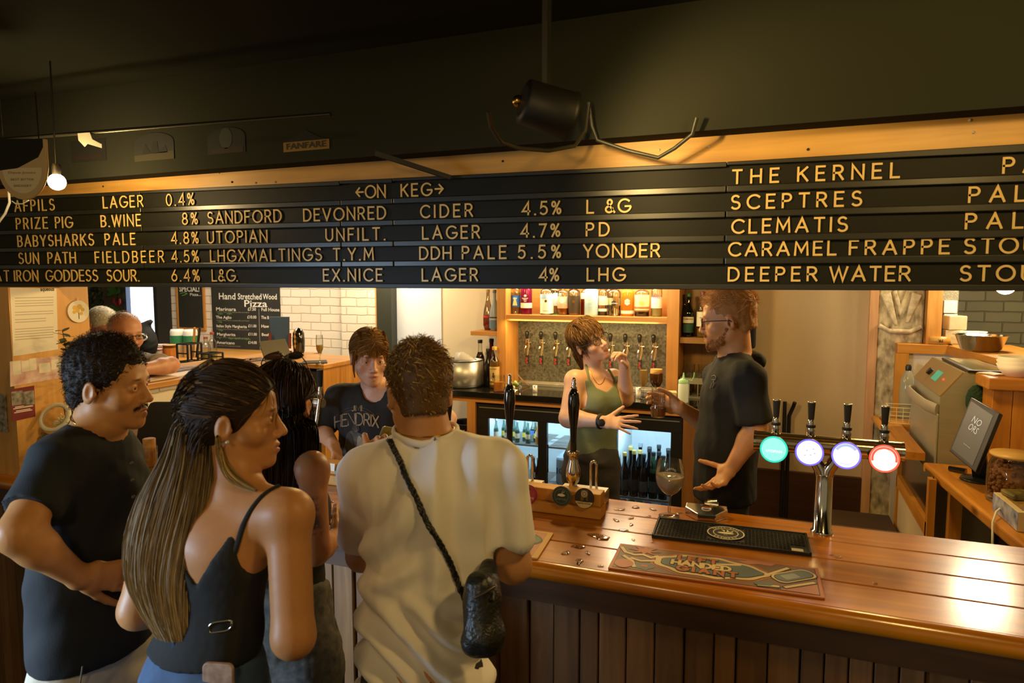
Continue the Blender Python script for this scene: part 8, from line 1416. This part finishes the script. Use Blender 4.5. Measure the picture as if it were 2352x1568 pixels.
# ---------------------------------------------------------------- people behind the bar
FLB = .15
def barmaid_black():
    h = Fr(J(848, 822, 3.10), -FWh*.86+RTh*.40-UPz*.12, UPz+RTh*.04, 1.0)
    nec = J(866, 893, 3.14); che = J(856, 965, 3.16); wai = J(848, 1060, 3.18); pel = J(845, 1150, 3.2); lat = RTh*.98-FWh*.15
    shR = J(780, 912, 3.16); shL = J(938, 905, 3.10); elR = J(736, 985, 3.22); wrR = J(766, 1022, 3.04); elL = J(1026, 962, 3.16); wrL = J(1000, 1045, 3.0)
    root = thing('person', 'barmaid with a fair fringe in a black printed band tee leaning on the bar', 'person', (float(pel[0]), float(pel[1]), FLB))
    S = SDF(); fb = head(S, h, True, .95, .92, neck=nec, nr=.052, mouth_open=.0025); torso(S, pel, wai, che, nec, lat, (.145, .125, .135), (.10, .085, .09), shR=shR, shL=shL); arm(S, shR, elR, wrR, (.048, .044, .040, .027)); arm(S, shL, elL, wrL, (.048, .044, .040, .027))
    hb = hand(S, wrR, J(778, 1050, 2.98)-wrR, -UPz*.7-FWh*.2+RTh*-.5, RTh, (.5, .55, .6, .6), .10, (.8, .5, .3), .2, .95); hb2 = hand(S, wrL, -FWh*.8+RTh*.2-UPz*.3, -UPz, -RTh, (.3, .3, .3, .3), .08, s=.95)
    pos, F = S.mesh(.011, [(*fb, .0038), (*hb, .0048)]); pos = smoothm(pos, F, 1); npmesh('body', pos, F, SKINM, root, paint(pos, 'd0a084', face_paint(h, 'a8604e', '4a3420', .6, .35)))
    eyes(root, h, (-.25, 1, -.15), '4a5048')
    cap = hair_cap(h, 1.04, (.70, -.72), (0, .045, .004), top=.012, back=.006, nape=-.05); capmesh(root, cap, '6a4a24')
    short_hair(root, h, cap, 2600, .085, lambda l: np.stack([l[:, 0]/.05, -.6+0*l[:, 0], -.5+0*l[:, 0]]), .03, '7a5628', .35, 'b0823c', .3, .0022, .06, hug=.015, keep=lambda l: l[:, 2] > .03)
    r = np.random.RandomState(4); N = 800; x = r.uniform(-.062, .062, N); t = np.linspace(0, 1, 9); a = .12+.72*t; Pp = np.zeros((N, 9, 3)); L = r.uniform(.80, 1.05, N)
    for j in range(9): th = np.radians(80-(78*t[j])*L*(1-.18*(x/.062)**2*0)); y = -.01+.104*np.cos(th)*np.sqrt(np.clip(1-(x/.085)**2, .1, 1)); z = .022+.105*np.sin(th); Pp[:, j] = h.o+np.outer(x*(1-.0*t[j]), h.L)*1+np.outer(y, h.F)+np.outer(z-.0, h.U)
    ribbons(Pp, .0024, hcols(N, '7a5628', .35, 3, 'b8863e', .35), 'fringe', root)
    for q in (-1, 1): long_hair(root, [(h(q*.070, .045, .05), h.F, .010, .008), (h(q*.078, .035, -.005), h.F, .008, .006), (h(q*.074, .028, -.05), h.F, .005, .004), (h(q*.066, .020, -.085), h.F, .003, .002)], 60, '7a5628', .3, 'a87c3c', .3, .0022, name='side_lock', m=10)
    T = SDF(); torso(T, pel, wai, che, nec, lat, (.15, .136, .146), (.11, .098, .104), .010, shR=shR, shL=shL); m = elR+(shR-elR)*.10; T.flat(shR, m, .055, .066, .035); m2 = elL+(shL-elL)*.42; T.flat(shL, m2, .055, .062, .035); T.cone(nec+UPz*.07-FWh*.03, nec-UPz*.005-FWh*.035, .076, .058, .006, '-')
    tee = cloth(root, 'band_tee', T, FM('washed_black_cotton', '1e1e1d'), .009, amp=.004, f=18, seed=9, st=(1, 1, .6)); sf = surf(tee)
    # print on the shirt: words bent onto the cloth
    CRP = M('shirt_print', 'a8957a', .8, var=.4, vs=60); GRP_ = M('shirt_print_grey', '6e685c', .85, var=.6, vs=70, col2='2c2b28')
    def shirt(pls, uv, w_px, name, mat, t, par=root):
        mb = MB()
        for pl in pls:
            q = [onto(sf, uv[0]+p[0]*w_px, uv[1]-p[1]*w_px+uv[2]*(p[0]-.5)**2, .0025)[0] for p in pl]
            if len(q) > 1: mb.ring(q, t, 4, squash=(-FWh, .35))
        return mb.build(name, mat, par)
    def fit(s, hh): st_ = strokes(s, hh, 1.0, .2); return st_
    shirt(strokes('JIMI', .55, 1., .25), (809, 944, 0), 23, 'lettering', CRP, .0026); shirt([[(p[0], p[1]*1.0) for p in pl] for pl in strokes('HENDRIX', .27, 1., .2)], (770, 976, 26), 100, 'lettering', CRP, .0042)
    shirt([arc(.5, .0, .5, .34, 160, 20, 16), arc(.5, -.02, .44, .30, 160, 20, 16)], (770, 968, 0), 96, 'lettering', GRP_, .0012)
    def blobp(c, r, k=0): return [(c[0]+r[0]*math.cos(2*PI*i/22)*(1+k*math.sin(5*2*PI*i/22)), c[1]+r[1]*math.sin(2*PI*i/22)*(1+k*math.cos(3*2*PI*i/22))) for i in range(22)]
    def patch(uvs, mat, lift):
        q = [onto(sf, u, v, lift)[0] for u, v in uvs]; c = sum(q)/len(q); mb = MB(); mb.add([c]+q, [(0, i+1, (i+1) % len(q)+1) for i in range(len(q))], True); return mb.build('figure_print', mat, root)
    patch(blobp((818, 1030), (28, 42), .10), GRP_, .003); patch(blobp((818, 984), (9, 10), .05), M('shirt_print_dark', '3a3833', .85), .004); patch(blobp((819, 985), (5, 7)), GRP_, .006); patch(blobp((805, 1020), (9, 26), .1), M('shirt_print_dark', '', .85), .005); patch(blobp((828, 1022), (8, 22), .1), CRP, .005); patch(blobp((808, 1052), (10, 7), .2), CRP, .007)
    legs(root, pel, lat, -FWh, DKTROUS, .14, .10, floor=FLB, r=(.085, .065, .052), gap=.075)
barmaid_black()
def barmaid_green():
    upv = UPz*.86-RTh*.46; h = Fr(J(1354, 785, 3.60), -FWh*.80+RTh*.54+UPz*.24, upv, .985)
    nec = J(1366, 860, 3.62); che = J(1368, 912, 3.61); wai = J(1366, 985, 3.62); pel = J(1358, 1060, 3.62); lat = RTh*.86+FWh*.5; fd_ = -FWh*.86+RTh*.5
    shR = J(1321, 874, 3.54); shL = J(1408, 870, 3.72); elR = J(1306, 960, 3.48); wrR = J(1384, 968, 3.36); elL = J(1436, 915, 3.66); wrL = J(1434, 842, 3.54)
    root = thing('person', 'barmaid in a green vest and round glasses with one hand raised', 'person', (float(pel[0]), float(pel[1]), FLB))
    S = SDF(); fb = head(S, h, True, .95, .95, neck=nec, nr=.05, mouth_open=.002); torso(S, pel, wai, che, nec, lat, (.145, .115, .125), (.10, .085, .09), shR=shR, shL=shL)
    for q in (-1, 1): S.ell(che+lat*q*.06+fd_*.06-UPz*.03, (.058, .058, .058), None, .04)
    arm(S, shR, elR, wrR, (.052, .048, .042, .028)); arm(S, shL, elL, wrL, (.048, .043, .040, .027))
    hb = hand(S, wrR, J(1440, 972, 3.32)-wrR, -UPz*.6+FWh*.6, UPz+RTh*.2, (.05, .05, .08, .12), .22, (.75, .75, -.1), .0, 1.0); hb2 = hand(S, wrL, J(1424, 800, 3.48)-wrL, -RTh*.7-FWh*.5, -FWh+RTh*.2, (.75, .9, 1.0, 1.05), .06, (.7, .6, .5), .4, .98)
    pos, F = S.mesh(.011, [(*fb, .0040), (*hb, .0045), (*hb2, .0045)]); pos = smoothm(pos, F, 1); npmesh('body', pos, F, SKINM, root, paint(pos, 'd6a682', face_paint(h, 'a85c4c', '4a3420', .6, .3))); eyes(root, h, (.1, 1, .25), '4a3a28')
    cap = hair_cap(h, 1.06, (.66, -.75), (0, .034, .0), top=.012, back=.012, amp=.003, fr=70, nape=-.075); capmesh(root, cap, '54381d')
    short_hair(root, h, cap, 3600, .060, lambda l: np.stack([l[:, 0]*6, .35*np.sign(l[:, 1]+.02), -.75+0*l[:, 0]]), .12, '60421f', .4, '94703c', .3, .0022, .18, hug=.05)
    r = np.random.RandomState(6); N = 420; x = r.uniform(-.060, .060, N); t = np.linspace(0, 1, 8); Pp = np.zeros((N, 8, 3)); L = r.uniform(.75, 1.0, N)
    for j in range(8): th = np.radians(82-58*t[j]*L); y = -.008+.108*np.cos(th)*np.sqrt(np.clip(1-(x/.085)**2, .1, 1)); z = .024+.108*np.sin(th); Pp[:, j] = h.o+np.outer(x, h.L)+np.outer(y, h.F)+np.outer(z, h.U)
    ribbons(Pp, .0026, hcols(N, '60421f', .4, 3, '8a6636', .3), 'fringe', root)
    nk = [(h(0, -.088, -.02), h.L, .062, .03), (h(0, -.082, -.075), h.L, .066, .035), (h(0, -.085, -.11)-UPz*.01, h.L, .055, .03), (h(.0, -.10, -.135)-UPz*.02, h.L, .04, .02)]; long_hair(root, nk, 420, '60421f', .4, '94703c', .3, .0024, name='mullet', m=10)
    glasses_(root, h, M('thin_black_frame', '1c1a16', .3), True, .000, lens=GL, w=.025, hh=.022); MB().ring([h(.082, .0, -.042), h(.084, .0, -.055)], .0025, 6).build('earring', BRASS, root) 
    GV = FM('olive_green_jersey', '6d7552', var=.1); T = SDF(); torso(T, pel+UPz*.03, wai, che, nec, lat, (.147, .117, .128), (.102, .087, .093), .0045, shR=shR, shL=shL)
    for q in (-1, 1): T.ell(che+lat*q*.06+fd_*.06-UPz*.03, (.062, .062, .062), None, .045)
    T.cut(pel+UPz*.035, -UPz); bs_ = surf(*[o for o in root.children if o.name.startswith('body')]); X_ = lambda L: [J(u, v, 3.58) for u, v in L]; bk_ = che+FWh*.4
    T.poly(X_([(1346, 830), (1351, 862), (1366, 886), (1390, 897), (1410, 886), (1417, 862), (1424, 825)]), che+FWh*.02, RTh, -FWh, .6); T.poly(X_([(1270, 820), (1329, 834), (1339, 868), (1345, 903), (1340, 930), (1322, 934), (1270, 950)]), bk_, RTh, -FWh, .8); T.poly(X_([(1424, 825), (1426, 868), (1421, 905), (1432, 935), (1480, 930), (1480, 820)]), bk_, RTh, -FWh, .8); T.cut(nec-UPz*.012, UPz)
    for uv in ([(1346, 838), (1348, 850), (1351, 866), (1354, 884)], [(1398, 850), (1405, 862), (1411, 876), (1415, 892)]): MB().ring(chain(bs_, uv, .002, 14), .0075, 8, squash=(-FWh, .45)).build('strap', GV, root)
    vest = cloth(root, 'vest', T, GV, .0055, amp=.0008, f=30, amp2=.0005, sm=1)
    MB().ring(chain(bs_, [(1352, 848), (1364, 872), (1376, 888), (1386, 878), (1394, 852)], .002, 16), .0011, 5).build('necklace', BRASS, root)
    ax = (wrR-elR)/np.linalg.norm(wrR-elR); c = wrR-ax*.012; u1 = np.cross(ax, UPz); u1 /= np.linalg.norm(u1); u2 = np.cross(ax, u1); MB().ring([c+u1*.031*math.cos(a)+u2*.031*math.sin(a) for a in [2*PI*i/24 for i in range(25)]], .009, 8, squash=(u1*.6-FWh, .5)).build('watch_strap', RUBBER, root); wc = c-FWh*.030; MB().lathe([(.019, 0), (.019, .007), (.016, .009), (0, .009)], wc, 22, axis=-FWh-RTh*.1+UPz*.2).build('watch', BLACK, root)
    FL = FM('dark_brown_trousers', '36312a'); T2 = legs(root, pel, lat, -FWh*.6+RTh*.8, FL, .150, .112, floor=FLB, wai=wai-UPz*.09, r=(.092, .068, .054), gap=.08)
barmaid_green()
def bartender_ginger():
    h = Fr(J(1672, 735, 2.75), -RTh*.93+FWh*.34-UPz*.10, UPz-RTh*.02, 1.03)
    nec = J(1688, 815, 2.77); che = J(1684, 905, 2.80); wai = J(1668, 1020, 2.82); pel = J(1665, 1130, 2.84); lat = -FWh*.95-RTh*.30
    shL = J(1716, 868, 2.62); shR = J(1652, 862, 2.96); elL = J(1736, 985, 2.62); wrL = J(1682, 1070, 2.64); elR = J(1630, 980, 3.12); wrR = J(1560, 935, 2.98)
    root = thing('person', 'ginger bearded bartender with glasses in a black tee holding out a glass', 'person', (float(pel[0]), float(pel[1]), FLB))
    S = SDF(); fb = head(S, h, False, 1.02, .95, neck=nec, nr=.060); torso(S, pel, wai, che, nec, lat, (.14, .135, .145), (.105, .10, .105), shR=shR, shL=shL); arm(S, shL, elL, wrL, (.050, .042, .042, .028)); arm(S, shR, elR, wrR, (.05, .042, .042, .028))
    hb = hand(S, wrL, J(1642, 1118, 2.62)-wrL, -RTh*.8-UPz*.3-FWh*.3, UPz*.6-RTh*.6, (.25, .35, .45, .5), .05, (.25, .9, .35), .05, 1.02)
    gc = J(1512, 925, 2.98); hb2 = hand(S, wrR, gc+RTh*.012+FWh*.04-wrR, -FWh*.9-RTh*.3, UPz, (.5, .6, .6, .6), .05, (.75, .6, .55), .35, 1.0)
    pos, F = S.mesh(.011, [(*fb, .0036), (*hb, .0042), (*hb2, .0046)]); pos = smoothm(pos, F, 1); npmesh('body', pos, F, SKINM, root, paint(pos, 'd0945e', face_paint(h, 'a05a44', '8a5a2c', .3, .4)+[(h(0, .05, -.085), [.066, .065, .048], h.M, 'a06c38', .6, .6)])); eyes(root, h, (0, 1, -.1), '5a6458')
    cap = hair_cap(h, 1.03, (.72, -.70), (0, .032, .008), top=.022, back=-.008, amp=.002, fr=80, nape=-.062, side=.97); capmesh(root, cap, 'a6743a', var=.1)
    short_hair(root, h, cap, 7500, .046, lambda l: np.stack([l[:, 0]*4+.3*np.sin(l[:, 1]*60), .6+0*l[:, 0], .1-6*np.clip(.05-l[:, 2], 0, .1)]), .30, 'c48e44', .3, 'eabc78', .35, .0014, .28, Lf=lambda l: np.where(l[:, 2] > .055, 1.25, .32))
    B_ = SDF()
    for q in (-1, 1): B_.cone(h(q*.062, .004, -.030), h(q*.052, .028, -.076), .012, .018, .012); B_.cone(h(q*.052, .028, -.076), h(q*.012, .074, -.100), .018, .019, .012); B_.cone(h(q*.036, .060, -.070), h(q*.020, .078, -.088), .012, .016, .012)
    bp = B_.mesh(.004); bn = vnorm(*bp)
    short_hair(root, h, (bp[0]-bn*.004, bp[1], bn), 4200, .013, lambda l: np.stack([0*l[:, 0], .2+0*l[:, 0], -1+0*l[:, 0]]), .45, '9a6630', .4, 'c89454', .35, .0013, .35, name='beard', Lf=lambda l: np.where(l[:, 2] < -.09, 1.6, .8))
    short_hair(root, h, (np.array([h(x, .094, -.051) for x in np.linspace(-.028, .028, 40)]), None, np.array([h.F for _ in range(40)])), 260, .014, lambda l: np.stack([np.sign(l[:, 0])*.5, 0*l[:, 0], -1+0*l[:, 0]]), .35, '9a6630', .4, w=.0013, rnd=.25, name='moustache')
    glasses_(root, h, M('dark_blue_frame', '22242c', .3), False, -.002, lens=GL, w=.024, hh=.020)
    T = SDF(); torso(T, pel-UPz*.02, wai, che, nec, lat, (.150, .148, .152), (.115, .112, .112), .012, shR=shR, shL=shL); m = elL+(shL-elL)*.12; T.flat(shL, m, .058, .070, .035); m2 = elR+(shR-elR)*.2; T.flat(shR, m2, .056, .064, .035); T.cut(pel-UPz*.02, -UPz, pel, .5); T.cone(nec+UPz*.08, nec+UPz*.008, .082, .066, .006, '-')
    tee = cloth(root, 'hooded_tee', T, BLKTEE, .009, amp=.005, f=16, seed=12, st=(1, 1, .5)); hd = SDF(); hd.cone(nec+RTh*.065+FWh*.05-UPz*.02, nec+RTh*.075-FWh*.05-UPz*.02, .034, .034, .03); hd.cone(nec+RTh*.085-UPz*.03, nec+RTh*.085-UPz*.10, .036, .02, .03); cloth(root, 'hood', hd, BLKTEE, .008, amp=.003); sf = surf(tee)
    GPR = M('logo_grey', '8c8a84', .7)
    for pls in ([(1636, 864), (1642, 862), (1646, 866), (1644, 873), (1636, 872)], [(1641, 872), (1640, 880)], [(1637, 880), (1634, 888), (1632, 892)], [(1643, 880), (1637, 890)]): MB().ring([onto(sf, u, v, .003, 2.7)[0] for u, v in pls], .0014, 5).build('chest_logo', GPR, root)
    legs(root, pel, lat, -RTh, DKTROUS, .125, .095, floor=FLB, r=(.088, .068, .055), gap=.075)
    gb = gc-UPz*.062; gl = glass('whisky_tumbler', 'fluted tumbler of amber drink held by the ginger bartender', 'glass', tuple(gb), [(.001, 0), (.028, .001), (.030, .01), (.031, .045), (.027, .055), (.029, .065), (.030, .13)], liquid=(.006, .042), lm=LIQ('amber_drink', 'c07a2a'))
    mb = MB(); c = Vector(gb)
    for i in range(14): a = 2*PI*i/14; mb.ring([c+Vector((.0305*math.cos(a), .0305*math.sin(a), .008)), c+Vector((.0315*math.cos(a), .0315*math.sin(a), .044))], .0022, 6)
    mb.build('flutes', GL, gl)
bartender_ginger()
def man_glasses():
    h = Fr(J(288, 768, 3.80), RTh*.80-FWh*.58-UPz*.08, UPz, 1.06)
    nec = J(278, 822, 3.86); che = J(285, 880, 3.92); wai = J(280, 980, 3.98); pel = J(275, 1080, 4.0); lat = FWh*.75+RTh*.65
    shR = J(222, 842, 3.84); shL = J(330, 838, 4.02); elL = J(392, 838, 3.82); wrL = J(318, 850, 3.62); elR = J(215, 905, 3.64); wrR = J(290, 862, 3.60)
    root = thing('person', 'grey haired man in glasses and a grey tee leaning on the hatch sill', 'person', (float(pel[0]), float(pel[1]), 0))
    S = SDF(); fb = head(S, h, False, 1.04, .95, neck=nec, nr=.060); torso(S, pel, wai, che, nec, lat, (.15, .15, .16), (.115, .11, .115), shR=shR, shL=shL); arm(S, shL, elL, wrL, (.052, .046, .044, .03)); arm(S, shR, elR, wrR, (.052, .046, .044, .03)); hb = hand(S, wrL, J(280, 856, 3.6)-wrL, -UPz, RTh, (.3, .3, .3, .3), .08)
    pos, F = S.mesh(.012, [(*fb, .0042)]); pos = smoothm(pos, F, 1); npmesh('body', pos, F, SKINM, root, paint(pos, 'd0987a', face_paint(h, 'a8685a', '8a7a68', .3, .4, (.018, .02, .003))+[(h(0, -.045, .045), [.105, .105, .105], h.M, 'a49a8c', .35, .8), (h(0, -.07, -.02), [.08, .07, .06], h.M, 'a49a8c', .5, .7)])); eyes(root, h, (.1, 1, -.05), '5a5c50')
    cap = hair_cap(h, 1.0, (.80, -.60), (0, .022, .022), top=.004, back=.0, nape=-.06); short_hair(root, h, cap, 3600, .008, (0, .3, -.5), .5, 'b8b0a4', .25, 'd8d4cc', .4, .0016, .3)
    glasses_(root, h, M('dark_frame', '1c1c20', .3), False, -.002, lens=GL, w=.024, hh=.014)
    T = SDF(); torso(T, pel-UPz*.03, wai, che, nec, lat, (.16, .162, .170), (.125, .12, .122), .012, shR=shR, shL=shL); m = elL+(shL-elL)*.35; T.flat(shL, m, .060, .066, .035); m2 = elR+(shR-elR)*.3; T.flat(shR, m2, .060, .068, .035); T.cone(nec+UPz*.08, nec+UPz*.008, .082, .066, .006, '-'); T.cut(pel-UPz*.03, -UPz, pel, .5)
    cloth(root, 'grey_tee', T, FM('grey_marl', '8f887c', var=.1), .010, amp=.005, f=16, seed=4); legs(root, pel, lat, RTh, DKTROUS, .13, .10, r=(.088, .068, .055), gap=.075)
man_glasses()
def man_white_hair():
    h = Fr(J(232, 752, 4.55), RTh*.80-FWh*.25-UPz*.48, UPz+RTh*.45, 1.06)
    nec = J(212, 812, 4.62); che = J(200, 870, 4.66); wai = J(205, 960, 4.7); pel = J(205, 1040, 4.7); lat = FWh*.85+RTh*.5; shR = J(165, 835, 4.55); shL = J(240, 835, 4.80); elR = J(180, 920, 4.4); wrR = J(240, 900, 4.3); elL = J(270, 920, 4.75); wrL = J(280, 900, 4.5)
    root = thing('person', 'white haired man looking down behind the man in glasses', 'person', (float(pel[0]), float(pel[1]), 0))
    S = SDF(); fb = head(S, h, False, 1.02, .95, neck=nec, nr=.062); torso(S, pel, wai, che, nec, lat, (.15, .15, .16), (.115, .11, .115), shR=shR, shL=shL); arm(S, shL, elL, wrL); arm(S, shR, elR, wrR); hand(S, wrR, RTh, -UPz, -FWh); hand(S, wrL, RTh, -UPz, FWh)
    pos, F = S.mesh(.012, [(*fb, .0048)]); pos = smoothm(pos, F, 1); npmesh('body', pos, F, SKINM, root, paint(pos, 'c48468', face_paint(h, '9a5a4a', '8a7a68', .3, .4))); eyes(root, h, (0, 1, -.2), '5a5c50')
    cap = hair_cap(h, 1.03, (.74, -.68), (0, .022, .010), top=.006, back=.004, nape=-.058); capmesh(root, cap, 'c8bca4'); short_hair(root, h, cap, 2400, .024, (0, -.3, -.6), .3, 'd0c4ac', .2, 'ece4d4', .4, .0022, .2)
    T = SDF(); torso(T, pel-UPz*.03, wai, che, nec, lat, (.16, .162, .170), (.125, .12, .122), .012, shR=shR, shL=shL); T.flat(shR, elR, .06, .066, .035); T.flat(shL, elL, .06, .066, .035); T.cone(nec+UPz*.08, nec+UPz*.01, .082, .066, .006, '-'); T.cut(pel-UPz*.03, -UPz, pel, .5)
    cloth(root, 'pale_shirt', T, FM('pale_shirt', 'cfc8ba', var=.08), .011, amp=.005, f=16, seed=5); legs(root, pel, lat, RTh, DKTROUS, .13, .10, r=(.088, .068, .055), gap=.075)
man_white_hair()
q = J(336, 785, 5.6); q[2] = 1.455; t = thing('black_bag', 'black bag with a pale printed flower beyond the man in glasses', 'bag', (q[0], q[1], 1.301)); G3 = SDF(); G3.ell(q-UPz*.01, (.095, .075, .143), None, .02); G3.cone(q+UPz*.12-RTh*.03, q+UPz*.16+RTh*.04, .03, .024, .03); cloth(t, 'body', G3, FM('black_jersey', ''), .011, amp=.004, f=25); MB().ring([q-FWh*.088+RTh*(.04*math.cos(a)+.015*math.cos(3*a))+UPz*(.04+.04*math.sin(a)) for a in [2*PI*i/20 for i in range(21)]], .006, 6).build('print', WHITE, t)
